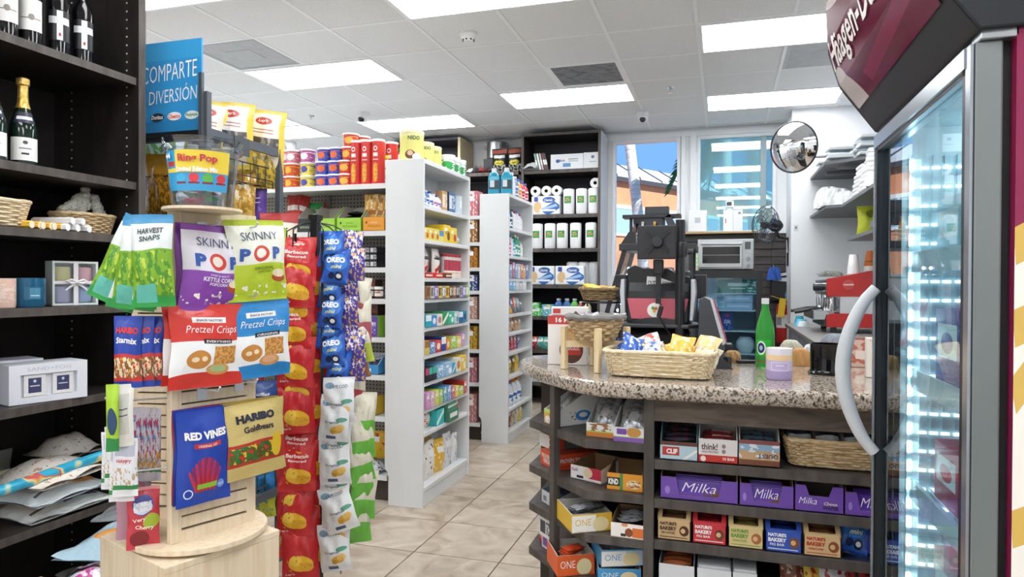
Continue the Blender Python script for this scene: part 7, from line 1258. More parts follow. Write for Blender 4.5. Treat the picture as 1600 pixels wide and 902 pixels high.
# lottery terminal (seen from behind)
def terminal():
    p = P(); PK2 = m('c25a68', .35); DG = m('3a3d42', .4); SV = m('c9ced4', .25, .3)
    p.add('lower_body', MB().xprism([(-.09, 0), (.12, 0), (.12, .15), (-.08, .15), (-.1, .12)], -.145, .13).mesh('lower_body', [m('1d1e21', .3)], recalc=True), bev=.012)
    p.add('paper_tray', MB().prism([(-.175, -.1), (-.14, -.135), (.13, -.135), (.17, -.06), (.15, .1), (-.15, .1)], .15, .166).mesh('paper_tray', [DG], recalc=True), bev=.005)
    p.add('upper_body', MB().xprism([(-.085, .166), (.1, .166), (.09, .36), (-.02, .39), (-.07, .30)], -.13, .13).mesh('upper_body', [m('212226', .3)], recalc=True), bev=.01)
    # pink panel on the sloping back, with the round emblem
    nz = math.atan2(.015, .134)
    p.add('pink_panel', MB().prism([(-.105, 0), (.105, 0), (.125, .085), (-.125, .085)], 0, .004).mesh('pink_panel', [PK2], recalc=True), (0, -.0865, .185), (PI / 2 - .1, 0, 0))
    e = p.add('emblem', MB().prism([(.03 * math.cos(k * PI / 12), .03 * math.sin(k * PI / 12)) for k in range(24)], 0, .002).mesh('emblem', [m('efefe8', .4)], recalc=True), (-.01, -.0895, .222), (PI / 2 - .1, 0, 0))
    for k, (dx, dz, cc_) in enumerate(((-.006, .008, '4a9a4a'), (.006, .006, 'd8542a'), (.0, -.004, 'e0a83a'))): p.add('emblem_dot', MB().prism([(dx + .007 * math.cos(a * PI / 6), dz + .007 * math.sin(a * PI / 6)) for a in range(12)], .002, .003).mesh('emblem_dot', [m(cc_, .4)], recalc=True), par=e)
    hp = [(-.11 + .22 * k / 14, .165 + .028 * math.sin(PI * k / 14) ** .6) for k in range(15)]; p.add('mouth_cover', MB().yprism(hp, -.125, -.07).mesh('mouth_cover', [m('2a2c30', .35)], recalc=True))
    for s in (-1, 1):
        p.add('side_trim', MB().yprism([(s * .13, .18), (s * .145, .18), (s * .155, .3), (s * .15, .35), (s * .135, .35), (s * .135, .28)], -.09, .02).mesh('side_trim', [SV], recalc=True), bev=.003); p.add('corner_block', boxm(s * .165 - .025, s * .165 + .025, .0, .08, .27, .37, m('1b1c1f', .4)), bev=.004)
    hd = [(-.13, .33), (.13, .33), (.13, .36), (.08, .372), (.04, .395), (-.06, .395), (-.1, .41), (-.13, .395)]
    p.add('hood', MB().yprism(hd, -.05, .06).mesh('hood', [m('18191c', .35)], recalc=True), bev=.004); return p
tc = (at(1030, 560, y=2.98).x, 2.98); spawn(terminal(), 'lottery_terminal', 'black and pink lottery terminal seen from behind on the counter', 'terminal', (tc[0], tc[1], CT_), -.03)
cd = P(); cd.add('card', boxm(-.06, .06, -.001, .001, 0, .06, m('dfe0de', .6)), bev=.0); cd.text('OUT OF ORDER', '1d1f24', 0, .033, .108, .02, y=-.002, bold=.02); c = at(1032, 452, y=2.925); spawn(cd, 'paper_sign', 'white handwritten out of order card on the terminal', 'sign', (c.x, 2.925, c.z - .01), 0, -.1, .06)
# monitor on a pole
def monitor():
    p = P(); p.add('pole', MB().lathe([(0, 0), (.045, 0), (.045, .012), (.019, .02), (.019, .59), (0, .59)], 20).mesh('pole', [m('1f2024', .35)]))
    p.add('clamp', MB().lathe([(.025, .44), (.027, .445), (.027, .495), (.025, .5)], 20).mesh('clamp', [m('26272b', .3)])); p.add('clamp_knob', MB().lathe([(0, 0), (.012, 0), (.012, .02), (0, .022)], 12).mesh('clamp_knob', [m('26272b', .3)]), (.03, 0, .46), (0, PI / 2, 0))
    p.add('arm', MB().box(-.07, -.02, -.012, .012, .455, .485).mesh('arm', [m('26272b', .3)]), bev=.004)
    s = p.add('screen_housing', boxm(-.165, -.012, -.06, -.035, .43, .565, m('25262a', .4)), bev=.005)
    s = p.add('screen', MB().box(-.16, -.017, -.0345, -.034, .436, .56).mesh('screen', [m('0b0c0e', .1)]), par=s)
    for a in (PI / 4, -PI / 4): p.add('mount_arm', boxm(-.06, .06, -.008, .0, -.007, .007, m('17181a', .4)), (-.085, -.06, .498), (0, a, 0))
    p.add('mount_hub', MB().lathe([(0, -.028), (.02, -.026), (.024, -.01), (.024, 0)], 20).mesh('mount_hub', [m('303238', .25)]), (-.085, -.06, .498), (-PI / 2, 0, 0)); p.add('pivot_block', boxm(-.105, -.065, -.03, .01, .37, .43, m('1d1e22', .35)), bev=.004)
    p.add('rear_bracket', boxm(-.095, -.075, -.02, 0, .25, .37, m('1d1e22', .35)))
    cb = [(-.085, -.03, .3), (-.07, -.06, .24), (-.075, -.07, .2), (-.05, -.05, .15), (-.03, -.03, .12)]; p.add('cable', MB().tube(cb, .003, 6).mesh('cable', [BLACK])); p.add('cable_plug', boxm(-.009, .009, -.009, .009, -.022, .022, BLACK), (-.073, -.065, .22), (0, .25, 0), bev=.002); return p
c = at(1062, 520, y=2.86); spawn(monitor(), 'pole_monitor', 'small monitor seen from behind on a black pole mount', 'monitor', (c.x, 2.86, CT_))
# slanted ticket scanner to the right
sp_ = P(); D_ = 2.85; pl = [(-.03, 0), (.05, 0), (.062, .1), (.01, .265), (-.02, .28), (-.04, .27), (-.045, .05)]
sp_.add('housing', MB().yprism(pl, 0, .2).mesh('housing', [m('3d4147', .4)], recalc=True), bev=.004); sp_.add('pink_face', MB().yprism([(.0625, .1), (.066, .1), (.016, .268), (.0125, .265)], .01, .19).mesh('pink_face', [m('b84a58', .35)], recalc=True)); sp_.add('silver_edge', MB().yprism([(.05, .09), (.063, .1), (.012, .27), (.0, .275)], -.004, .002).mesh('silver_edge', [m('c3c8ce', .25, .4)], recalc=True)); sp_.add('paper_chute', MB().yprism([(.03, .06), (.09, .075), (.085, .09), (.05, .09)], .05, .15).mesh('paper_chute', [m('222428', .4)], recalc=True))
sp_.add('foot', MB().yprism([(.0, 0), (.09, -.0), (.06, .03), (.02, .06)], -.02, .01).mesh('foot', [m('2f3338', .4)], recalc=True)); c = at(1108, 560, y=2.8); spawn(sp_, 'ticket_printer', 'dark slanted ticket printer with pink face beside the terminal', 'printer', (c.x, 2.82, CT_))
c = at(1130, 574, z=CT_); spawn(carton(.055, .04, .04, prt('2a2b2e', [('r', .2, .8, .2, .8, '55585c')], .4), m('26272a', .4)), 'small_black_box', 'small black box beside the ticket printer foot', 'box', (c.x, c.y + .02, CT_), -.4)
rm = P(); rm.add('remote_body', boxm(-.045, .045, -.012, .012, 0, .014, m('1a1b1e', .4)), bev=.004)
for k in range(6): rm.add('button', MB().lathe([(.003, .014), (.003, .016), (0, .016)], 8).mesh('button', [m('8a8d92', .5)]), (-.03 + .012 * k, 0, 0))
c = at(1168, 568, z=CT_); spawn(rm, 'remote_control', 'black remote control lying behind the green bottle', 'remote', (c.x, c.y, CT_), .1)
# green bottle, lavender candle, black cup
gb_ = P(); R_, H_ = .036, .275
gb_.add('bottle', MB().lathe([(0, 0), (R_ * .9, 0), (R_, .008), (R_, .14), (R_ * .9, .165), (R_ * .62, .2), (.0135, .235), (.0125, .262), (0, .262)], 28).mesh('bottle', [glassy('58c860')])); gb_.add('cap', MB().lathe([(.0145, .252), (.0145, H_), (0, H_)], 18).mesh('cap', [m('d9dcdd', .3)])); gb_.add('label', MB().lathe([(R_ + .0005, .045), (R_ + .0005, .11)], 14, th0=-1.2, th1=.6).mesh('label', [prt('2fae3a', [('e', .4, .5, .28, .42, 'dfeee2'), ('e', .4, .5, .22, .32, '2a3f6a'), ('e', .4, .5, .1, .15, 'a8c0d8')], .2)])); gb_.add('base_band', MB().lathe([(R_ + .0004, .02), (R_ + .0004, .026)], 20).mesh('base_band', [m('7a5a2a', .3)]))
c = at(1195, 573, z=CT_); spawn(gb_, 'green_bottle', 'green glass water bottle with white cap on the counter', 'bottle', (c.x, c.y, CT_))
lc = candle(prt('cfc3e0', [('r', 0, 1, .0, .3, 'b3a2d2'), ('r', 0, 1, .62, .8, 'f0d2a4'), ('r', 0, 1, .8, 1, 'e2dfea')], .2), .044, .108, 'f3e0c0', None); lc.add('flame', MB().lathe([(0, 0), (.004, .005), (.003, .012), (0, .018)], 10).mesh('flame', [emis('ffcf8a', 12.0)]), (0, 0, .09)); lc.add('label_frame', MB().lathe([(.0446, .03), (.0446, .065)], 10, th0=-.75, th1=.75).mesh('label_frame', [prt('c3b4da', [('r', .06, .94, .1, .9, 'efeaf6'), ('r', .08, .92, .14, .86, 'bfb0d8'), ('r', .3, .7, .55, .62, 'efeaf6')], .3)]))
c = at(1217, 592, z=CT_); spawn(lc, 'lavender_candle', 'lit lavender candle in a frosted jar on the counter', 'candle', (c.x, c.y + .0, CT_))
cu = P(); cu.add('cup', MB().lathe([(0, 0), (.06, 0), (.061, .006), (.055, .012), (.053, .018), (.054, .108), (.056, .112), (.052, .112), (.05, .02), (0, .018)], 32).mesh('cup', [m('0d0e10', .08)])); c = at(1291, 585, z=CT_); spawn(cu, 'black_cup', 'glossy black ceramic cup with flared base on the counter', 'cup', (c.x, c.y + .02, CT_))
fb = carton(.11, .06, .14, prt('eae3d8', [('e', .35, .55, .16, .13, 'b83a4a'), ('e', .35, .55, .09, .07, '8a2030'), ('e', .5, .36, .1, .07, '6a8a4a'), ('n', 0, 1, 0, 1, 6, .66, 'd8a0a0')], .5), m('e0d8cc', .5)); c = at(1374, 592, z=CT_); spawn(fb, 'flower_box', 'cream box printed with red roses half behind the freezer', 'box', (c.x + .02, c.y + .05, CT_), -.1)
# clutter at the rear of the counter
def crumple(w, d, h, mt, seed):
    r = random.Random(seed); ph = [r.uniform(0, 6) for _ in range(6)]; b = MB()
    def f(u, v):
        t = 2 * PI * u; k = math.sin(PI * v * .5 + .0) if v < 1 else 1; rr = math.cos(PI / 2 * v) ** .6 if v < 1 else 0; rr *= 1 + .16 * math.sin(3 * t + ph[0]) + .1 * math.sin(7 * t + ph[1] + 5 * v) + .06 * math.sin(13 * t + 9 * v)
        return (w / 2 * rr * math.cos(t), d / 2 * rr * math.sin(t), h * k * (1 + .12 * math.sin(5 * t + ph[2]) * (1 - v)) * (1 if v > 0 else 0))
    b.grid(f, 32, 10, 0, sm=False); p = P(); p.add('crumpled_sheet', b.mesh('crumpled_sheet', [mt])); return p
for k, (u, v, w_, h_, mt, nm, l, cat) in enumerate(((1250, 571, .085, .07, m('b98a55', .8), 'paper_bag', 'crumpled brown paper bag behind the lavender candle', 'bag'), (1232, 566, .1, .1, m('b9b5a6', .6), 'linen_bag', 'pale crumpled cloth bag behind the green bottle', 'bag'), (1262, 566, .06, .085, m('c9cdd6', .25, .5), 'foil_pack', 'crumpled silver foil pack behind the black cup', 'packet'), (1291, 560, .125, .13, m('7d828c', .75), 'grey_cap', 'grey cloth cap behind the black cup', 'cap'), (1325, 572, .075, .075, m('8a5a52', .5), 'meat_pack', 'dark pinkish wrapped pack right of the black cup', 'packet'), (1143, 566, .07, .05, m('b08a5a', .8), 'bread_pack', 'tan bread pack behind the small black box', 'bread'))):
    c = at(u, v, z=CT_); spawn(crumple(w_, w_ * .8, h_, mt, 40 + k), nm, l, cat, (c.x, min(c.y, 3.08), CT_))
c = at(1322, 556, z=CT_); spawn(carton(.16, .1, .11, prt('d8b8a8', [('n', 0, 1, 0, 1, 4, .5, 'b86a5a'), ('r', .1, .6, .3, .6, 'e9dcd2')], .35), CLEAR), 'deli_container', 'clear deli container with pink contents behind the cup', 'container', (c.x + .02, 3.1, CT_), .1)
# ================================================================== coffee corner behind the counter
def pastry():
    p = P(); c = (at(1005, 430, y=5.2).x, 5.2)
    BK_ = m('26272b', .4); GL = pane('eef3f5', .06)
    L0, L1, Rr, zb, zt = -.30, -.16, .36, 1.08, 1.62
    p.add('base_cabinet', boxm(L0 + .02, Rr, .02, .5, 0, zb, m('2a2a2e', .5))); p.add('deck', boxm(L0, Rr, 0, .52, zb, zb + .03, BK_))
    for y in (.0, .5):
        p.add('frame_bar', MB().yprism([(L0, zb + .03), (L0 + .035, zb + .03), (L1 + .035, zt), (L1, zt)], y, y + .02).mesh('frame_bar', [BK_], recalc=True)); p.add('frame_bar', boxm(Rr - .03, Rr, y, y + .02, zb + .03, zt, BK_))
    p.add('top_board', boxm(L1 - .02, Rr + .02, -.02, .54, zt, zt + .05, m('2d2e33', .4)), bev=.004); p.add('shoulder', MB().yprism([(L1 - .01, zt + .05), (L1 + .1, zt + .05), (L1 + .1, zt + .14), (L1 + .05, zt + .14)], .0, .5).mesh('shoulder', [BK_], recalc=True))
    p.add('pane', boxm(L0 + .1, Rr - .03, .004, .008, zb + .03, zt, GL)); p.add('pane', MB().yprism([(L0 + .012, zb + .03), (L0 + .016, zb + .03), (L1 + .016, zt), (L1 + .012, zt)], .02, .5).mesh('pane', [GL], recalc=True))
    p.add('shelf', boxm(L0 + .1, Rr - .03, .05, .48, 1.42, 1.428, m('8d8f86', .4))); p.add('shelf', boxm(L0 + .07, Rr - .03, .05, .48, 1.26, 1.268, m('9a9c94', .4)))
    lb = MB()
    for k in range(8):
        for q in range(2): lb.lathe([(0, -.012), (.012, 0), (0, .012)], 8, cx=L0 + .1 + k * .012 + q * .05, cy=.3, ); 
    lb.v = [(x + .0, y, z + 1.3) for x, y, z in lb.v]
    for k in range(7): p.add('lamp_bulb', MB().lathe([(0, -.014), (.011, -.006), (.011, .006), (0, .014)], 10).mesh('lamp_bulb', [emis('e9e4ff', 5.0)]), (L0 + .075 + .014 * k, .25, 1.16 + .055 * k)); p.add('lamp_bulb', MB().lathe([(0, -.014), (.011, -.006), (.011, .006), (0, .014)], 10).mesh('lamp_bulb', [emis('e9e4ff', 5.0)]), (L0 + .12 + .014 * k, .25, 1.16 + .055 * k))
    # upper rack over the case
    for x in (L1 + .03, L1 + .28): p.add('rack_post', boxm(x, x + .022, .2, .222, zt + .05, zt + .26, BK_))
    p.add('rack_top', boxm(L1 - .02, L1 + .42, .16, .3, zt + .26, zt + .285, BK_)); p.add('rack_box', boxm(L1 + .15, L1 + .33, .17, .28, zt + .285, zt + .345, m('33353a', .4)), bev=.004); p.add('rack_wing', MB().yprism([(L1 + .30, zt + .26), (L1 + .34, zt + .285), (L1 + .46, zt + .05), (L1 + .38, zt + .05)], .16, .3).mesh('rack_wing', [m('3a3c42', .4)], recalc=True)); p.add('smoked_shield', boxm(L1 + .06, L1 + .28, .2, .204, zt + .17, zt + .26, pane('7a7276', .1)))
    spawn(p, 'pastry_case', 'black framed pastry case with slanted glass behind the counter', 'display case', (c[0], c[1], 0)); return c
PCX, PCY = pastry()
rk = P(); w = MB()
for z in (.02, .05, .08):
    w.tube([(-.12, -.05, z), (.12, -.05, z), (.12, .05, z), (-.12, .05, z)], .003, 5, closed=True)
for k in range(9): w.tube([(-.12 + .03 * k, -.05, 0), (-.12 + .03 * k, -.05, .08)], .002, 4)
rk.add('wires', w.mesh('wires', [m('e2e4e6', .3)])); rk.add('rack_floor', boxm(-.12, .12, -.05, .05, 0, .004, m('d8dadc', .4))); spawn(rk, 'wire_caddy', 'white wire caddy of syrup bottles on the pastry case', 'caddy', (PCX + .0, PCY + .12, 1.671))
for k, (dx, c_, cap, n) in enumerate(((-.08, '3a2a1a', '1a1a1c', 'dark syrup'), (-.02, 'c9cdd0', 'b0b4b8', 'clear'), (.07, 'b8862a', 'c9a24a', 'golden syrup'))): spawn(bottlep(.022, .17, m(c_, .08), m(cap, .3), m('b89a4a', .4) if k != 1 else None, neck=.4, shoulder=.55), 'syrup_bottle', '%s bottle in the white wire caddy' % n, 'bottle', (PCX + dx, PCY + .12, 1.676))
for k, (dx, z, c_, n) in enumerate(((.0, 1.268, '7fb0a0', 'green frosted'), (.14, 1.268, 'd8b890', 'golden'), (-.02, 1.428, '8a6a9a', 'berry'), (.16, 1.428, 'c98a6a', 'caramel'))): q = P(); q.add('cake', MB().lathe([(0, 0), (.05, 0), (.05, .05), (.045, .06), (0, .062)], 20).mesh('cake', [m(c_, .6)])); q.add('plate', MB().lathe([(0, -.008), (.04, -.008), (.065, 0), (0, 0)], 20).mesh('plate', [m('e6e8ea', .3)])); spawn(q, 'cake', '%s cake on a plate inside the pastry case' % n, 'cake', (PCX + dx, PCY + .25, z + .009))
# glass door cooler with oven on top
def cooler():
    p = P(); x0, x1 = at(1081, 500, y=6.9).x, at(1191, 500, y=6.9).x; w = x1 - x0; h = 1.50; IN = m('dfe8ee', .5)
    p.add('body', MB().box(0, .04, .04, .6, 0, h, 1, left=0).box(w - .04, w, .04, .6, 0, h, 1, right=0).box(.04, w - .04, .57, .6, 0, h, 1, back=0).box(.04, w - .04, .04, .57, h - .04, h, 1, top=0).box(.04, w - .04, .04, .57, 0, .12, 0).mesh('body', [m('1d1e21', .4), IN]))
    f = .055; d = p.add('door', MB().box(0, f, 0, .04, .1, h).box(w - f, w, 0, .04, .1, h).box(f, w - f, 0, .04, h - .07, h).box(f, w - f, 0, .04, .1, .16).mesh('door', [m('222428', .4)])); p.add('pane', boxm(f, w - f, .015, .02, .16, h - .07, pane('e3f0f6', .05)), par=d); p.add('handle', boxm(.012, .03, -.03, -.012, .7, 1.05, m('3a3c40', .3)), par=d)
    p.add('cooler_lamp', boxm(.06, .2, .06, .09, h - .055, h - .04, emis('f4fbff', 14.0)))
    for z in (.45, .7, .92, 1.12): p.add('shelf', boxm(.04, w - .04, .08, .55, z - .012, z, m('e6eef2', .3)))
    spawn(p, 'glass_door_cooler', 'black glass door drinks cooler under the toaster oven', 'cooler', (x0, 6.9, 0)); return x0, w
CX0, CWd = cooler()
def ci(pr, nm, l, cat, dx, z, dy=.2, rz=0): spawn(pr, nm, l, cat, (CX0 + dx, 6.9 + dy, z + .001), rz)
bn = prt('3f7f72', [('r', .25, .75, .5, .75, 'e6f0ec'), ('r', .3, .7, .3, .38, 'cfe2da'), ('n', .75, 1, 0, 1, 5, .5, 'dfeae0')], .4)
ci(carton(.36, .12, .13, bn, m('3f7f72', .5), texts=[('Mixed', 'f2f6f4', 0, .66, .3, .2)]), 'green_carton', 'teal carton with white print at the top of the cooler', 'carton', .42, 1.285, .14)
for k in range(2): ci(carton(.26, .2, .07, prt('a8c4e0', [('r', .1, .9, .35, .65, 'd9e6f2')], .25), m('b4cce4', .3)), 'food_tub', 'pale blue lidded food tub in the cooler, %s of the stack' % ('bottom', 'top')[k], 'tub', .43, 1.121 + .075 * k, .2)
q = P(); q.add('box', boxm(-.18, .18, -.15, .15, 0, .085, m('b8c8dc', .4)), bev=.01); ci(q, 'food_tub', 'wide pale tub carrying the green carton in the cooler', 'tub', .4, 1.121, .42)
q = P(); q.add('stand', boxm(-.2, .2, -.06, .06, 0, .01, m('d9e4ea', .4))); q.add('leg', boxm(-.2, -.19, -.06, .06, -.162, 0, m('d9e4ea', .4))); q.add('leg', boxm(.19, .2, -.06, .06, -.162, 0, m('d9e4ea', .4))); ci(q, 'riser_shelf', 'small white riser under the teal carton in the cooler', 'riser', .42, 1.274, .14)
for k in range(2): ci(carton(.1, .1, .17, prt('3a4a9a', [('e', .5, .85, .2, .1, 'c23a4a'), ('n', 0, 1, 0, .4, 5, .55, '8fb0d8')], .4), m('34448f', .5), texts=[('Silk', 'f4f4fa', 0, .5, .7, .22, {'shear': .2})]), 'milk_carton', 'blue plant milk carton in the cooler, %s of two' % ('left', 'right')[k], 'carton', .2 + .13 * k, .921 - .0, .15)
ci(lathep([(0, 0), (.05, 0), (.085, .05), (.085, .11), (.05, .155), (0, .16)], None, [m('eef0f2', .5)], name='bowl'), 'white_bowl', 'round white bowl in the cooler beside the blue cartons', 'bowl', .5, .701, .2); ci(flatbag(.22, .2, .12, prt('4a4f55', [('r', .15, .7, .4, .7, 'b9bec4')], .3, .3), 91), 'salad_tray', 'dark wrapped food tray low in the cooler', 'food', .25, .701, .2); ci(flatbag(.2, .16, .1, m('d8c8a8', .6), 92, False, 'loaf'), 'bread_loaf', 'pale loaf on the lowest cooler shelf', 'bread', .35, .451, .2); ci(carton(.3, .12, .12, prt('9fc0d8', [('n', 0, 1, 0, 1, 4, .5, 'd9e8f0')], .4), m('9fc0d8', .4)), 'yogurt_pack', 'pale blue yogurt pack at left in the cooler', 'box', .2, 1.121, .2)
def oven():
    p = P(); x0, x1 = at(1090, 400, y=6.94).x, at(1178, 400, y=6.94).x; w = x1 - x0; h = .305
    p.add('body', MB().box(0, w, .02, .4, .012, h).mesh('body', [m('c3c6c9', .3, .7)]), bev=.008); d = p.add('door', MB().box(.008, w * .8, 0, .02, .03, h - .03).mesh('door', [m('c9ccce', .28, .7)]), bev=.004)
    p.add('window', boxm(.045, w * .755, -.003, 0, .07, h - .075, m('2c2a2a', .06)), par=d); p.add('rack_wire', boxm(.05, w * .75, -.005, -.003, .148, .152, m('a8a8a8', .3, .8)), par=d); p.add('handle', MB().tube([(.035, 0, h - .05), (.035, -.035, h - .05), (w * .77, -.035, h - .05), (w * .77, 0, h - .05)], .008, 8).mesh('handle', [STEEL]), par=d)
    p.add('control_panel', boxm(w * .815, w - .008, .008, .02, .02, h - .015, m('b3b7ba', .35, .6))); p.add('display', boxm(w * .84, w - .03, .004, .008, h - .1, h - .03, m('54605a', .2)))
    for z, r in ((.05, .02), (.115, .02)): p.add('knob', MB().lathe([(0, -.02), (r * .9, -.02), (r, 0)], 16).mesh('knob', [CHROME]), (w * .9, .008, z), (-PI / 2, 0, 0))
    for dx in (-.018, .018): p.add('button', MB().lathe([(0, -.006), (.009, -.006), (.01, 0)], 12).mesh('button', [STEEL]), (w * .9 + dx, .008, .17), (-PI / 2, 0, 0))
    for x in (.04, w - .04):
        for y in (.06, .36): p.add('foot', boxm(x - .015, x + .015, y - .015, y + .015, 0, .012, BLACK))
    spawn(p, 'toaster_oven', 'stainless steel toaster oven on top of the cooler', 'oven', (x0, 6.94, 1.501))
oven()
def led(pr, nm, l, cat, u, y=7.9, rz=0, z=1.944): c = at(u, 360, y=y); spawn(pr, nm, l, cat, (c.x, y, z), rz)
rt = P(); rt.add('housing', boxm(-.1, .1, -.02, .02, 0, .24, m('e6e9eb', .4)), bev=.012); rt.add('badge', boxm(-.03, .03, -.022, -.02, .1, .16, m('b9bec4', .4))); led(rt, 'wifi_router', 'white rounded router standing on the window ledge', 'router', 1090, 7.88)
wb = P(); wb.add('left_half', boxm(-.1, 0, -.04, .04, 0, .235, m('e6e8ea', .45))); wb.add('right_half', boxm(.002, .1, -.04, .04, 0, .235, m('e2e4e7', .45))); wb.add('print', boxm(-.08, -.07, -.0408, -.04, .09, .14, m('c23a3a', .5))); wb.add('print', boxm(.055, .08, -.0408, -.04, .185, .21, m('8a8f96', .5))); led(wb, 'white_box', 'upright white split box on the window ledge', 'box', 1145, 7.88)
sc = P(); sc.add('base', MB().lathe([(0, 0), (.03, 0), (.03, .012), (.01, .02), (.01, .03)], 16).mesh('base', [m('e6e8ea', .4)])); sc.add('head', boxm(-.042, .042, -.03, .03, .028, .1, m('eceef0', .35)), bev=.01); sc.add('lens_panel', boxm(-.032, .02, -.033, -.03, .045, .085, m('14151a', .1))); led(sc, 'web_camera', 'small white camera sitting on the white split box', 'camera', 1140, 7.88, 0, 2.18)
ad = P(); ad.add('case', boxm(-.05, .05, -.03, .03, 0, .26, m('d8cfae', .5)), bev=.012)
for k in range(4): ad.add('indicator', boxm(-.02, -.004, -.033, -.03, .06 + .04 * k, .075 + .04 * k, emis('4ad070', 1.2)))
c = at(1075, 420, y=7.0); spawn(ad, 'charging_dock', 'beige dock with green lights left of the oven', 'charger', (CX0 + .05, 7.2, 1.501)); 
def fan():
    p = P(); g = MB(); R0 = .2
    for r, y in ((.06, -.075), (.1, -.068), (.14, -.055), (.175, -.035), (R0, 0), (.175, .035), (.14, .05), (.1, .06)): g.tube([(r * math.cos(k * PI / 16), y, r * math.sin(k * PI / 16)) for k in range(32)], .0035 if r == R0 else .0022, 5, closed=True)
    for k in range(24):
        a = k * PI / 12; g.tube([(r * math.cos(a), y, r * math.sin(a)) for r, y in ((.05, -.077), (.1, -.068), (.14, -.055), (.175, -.035), (R0, 0), (.175, .035), (.14, .05), (.1, .06), (.05, .065))], .0018, 4)
    p.add('guard', g.mesh('guard', [m('2a2c30', .3)])); p.add('badge', MB().lathe([(0, -.08), (.05, -.078), (.05, -.072)], 20).mesh('badge', [m('2a2c30', .3)]), rot=(0, 0, 0)) if False else None
    p.add('hub', MB().tube([(0, -.03, 0), (0, .03, 0)], .035, 16).mesh('hub', [m('202226', .35)]))
    for k in range(3):
        b = MB(); b.grid(lambda u, v: ((.03 + .14 * u) * math.cos(v * 1.1 - .3), -.02 + .04 * v, (.03 + .14 * u) * math.sin(v * 1.1 - .3)), 5, 6, 0); p.add('blade', b.mesh('blade', [pane('8a98a4', .12)]), rot=(0, k * 2 * PI / 3, 0))
    p.add('motor', MB().lathe([(0, .2), (.04, .195), (.06, .16), (.065, .1), (.05, .065), (0, .065)], 20).mesh('motor', [m('17181b', .25)]), rot=(PI / 2 * 0, 0, 0)) if False else p.add('motor', MB().tube([(0, .065, 0), (0, .1, 0), (0, .16, 0), (0, .2, 0)], [.045, .065, .062, .03], 18).mesh('motor', [m('17181b', .25)]))
    p.add('wall_arm', MB().tube([(0, .13, -.05), (0.02, .16, -.12), (.05, .25, -.14), (.06, .26, -.3)], .018, 8).mesh('wall_arm', [m('1d1e22', .35)])); p.add('wall_plate', boxm(.02, .1, .25, .29, -.42, -.28, m('1d1e22', .35)), bev=.006)
    p.add('power_cord', MB().tube([(0, .12, -.06), (-.03, .1, -.25), (-.05, .12, -.45), (-.02, .2, -.6)], .003, 5).mesh('power_cord', [BLACK]))
    c = at(1196, 352, y=7.55); spawn(p, 'wall_fan', 'black wall fan with wire guard beside the tinted window', 'fan', (c.x, 7.55, c.z), -.95)
fan()
def mirror():
    p = P(); R0 = .232; Rs = .42; b = MB(); prof = []
    for k in range(13): a = math.asin(R0 / Rs) * k / 12; prof.append((Rs * math.sin(a), Rs * (1 - math.cos(a))))
    me = MB().lathe(prof, 48).mesh('mirror', [m('f2f4f5', .01, 1.0)], sharp=80)
    d = p.add('convex_glass', me, rot=(-PI / 2, 0, 0)); zz = prof[-1][1]
    p.add('rim', MB().tube([(R0 * math.cos(k * PI / 24), zz, R0 * math.sin(k * PI / 24)) for k in range(48)], .009, 8, closed=True).mesh('rim', [m('1d1f22', .4)])); p.add('back_shell', MB().lathe([(R0, 0), (.05, .03), (0, .03)], 32).mesh('back_shell', [m('2a2c30', .5)]), (0, zz, 0), (-PI / 2, 0, 0)); p.add('bracket', MB().tube([(0, zz + .03, 0), (.05, zz + .2, -.1), (.1, zz + .55, -.1)], .012, 8).mesh('bracket', [m('8a8d92', .4)]))
    c = at(1233.5, 230, y=6.85); spawn(p, 'convex_mirror', 'round convex security mirror by the white wall', 'mirror', (c.x, 6.85, c.z), -.62, .12)
mirror()
# things hanging on the slat wall
q = P(); q.add('cylinder', MB().lathe([(0, 0), (.055, 0), (.06, .01), (.06, .36), (.045, .41), (.02, .43), (0, .43)], 20).mesh('cylinder', [m('b02424', .3)])); q.add('label_band', MB().lathe([(.0605, .16), (.0605, .3)], 12, th0=-1.3, th1=1.0).mesh('label_band', [prt('d8d6d2', [('r', .1, .5, .2, .8, '8a8d92')], .4)])); q.add('valve', boxm(-.03, .03, -.02, .02, .42, .47, m('2a2a2c', .4))); q.add('hose', MB().tube([(.03, 0, .45), (.09, -.02, .4), (.09, -.02, .2)], .01, 6).mesh('hose', [BLACK])); q.add('inspection_tag', boxm(-.085, -.02, -.07, -.068, .27, .47, m('e6c22e', .5)), rot=(0, .12, 0)); q.add('pull_pin', MB().tube([(-.12, -.03, .5), (-.03, -.03, .47), (.02, -.03, .46)], .004, 5).mesh('pull_pin', [m('d8b83a', .4)]))
c = at(1222, 536, y=7.8); spawn(q, 'fire_extinguisher', 'red fire extinguisher with yellow tag on the slat wall', 'fire extinguisher', (c.x, 7.84, c.z), 0)
q = P(); q.add('hook', MB().tube([(0, .05, .12), (0, -.03, .12), (0, -.035, .1)], .006, 6).mesh('hook', [CHROME])); q.add('cloth', crumple(.14, .06, .14, m('2f62c0', .6), 3).parts[0][1], (0, -.03, -.04)); c = at(1208, 432, y=7.88); spawn(q, 'blue_cloth', 'small bright blue cloth hooked on the slat wall', 'cloth', (c.x, 7.88, c.z))
q = P(); q.add('box', boxm(-.14, .06, -.08, .0, 0, .24, m('1b1c1f', .5)), bev=.008); q.add('paper', MB().q([(-.14, -.1, .245), (.06, -.1, .28), (.06, -.01, .31), (-.14, -.01, .275)]).mesh('paper', [m('e0e2e4', .6)])); q.add('paper', MB().q([(-.13, -.09, .24), (.055, -.09, .25), (.055, -.085, .2), (-.12, -.085, .215)]).mesh('paper', [m('d6d8da', .6)])); c = at(1226, 470, y=7.9); spawn(q, 'wall_bin', 'black wall bin with white papers beside the white wall', 'bin', (c.x, 7.94, c.z))
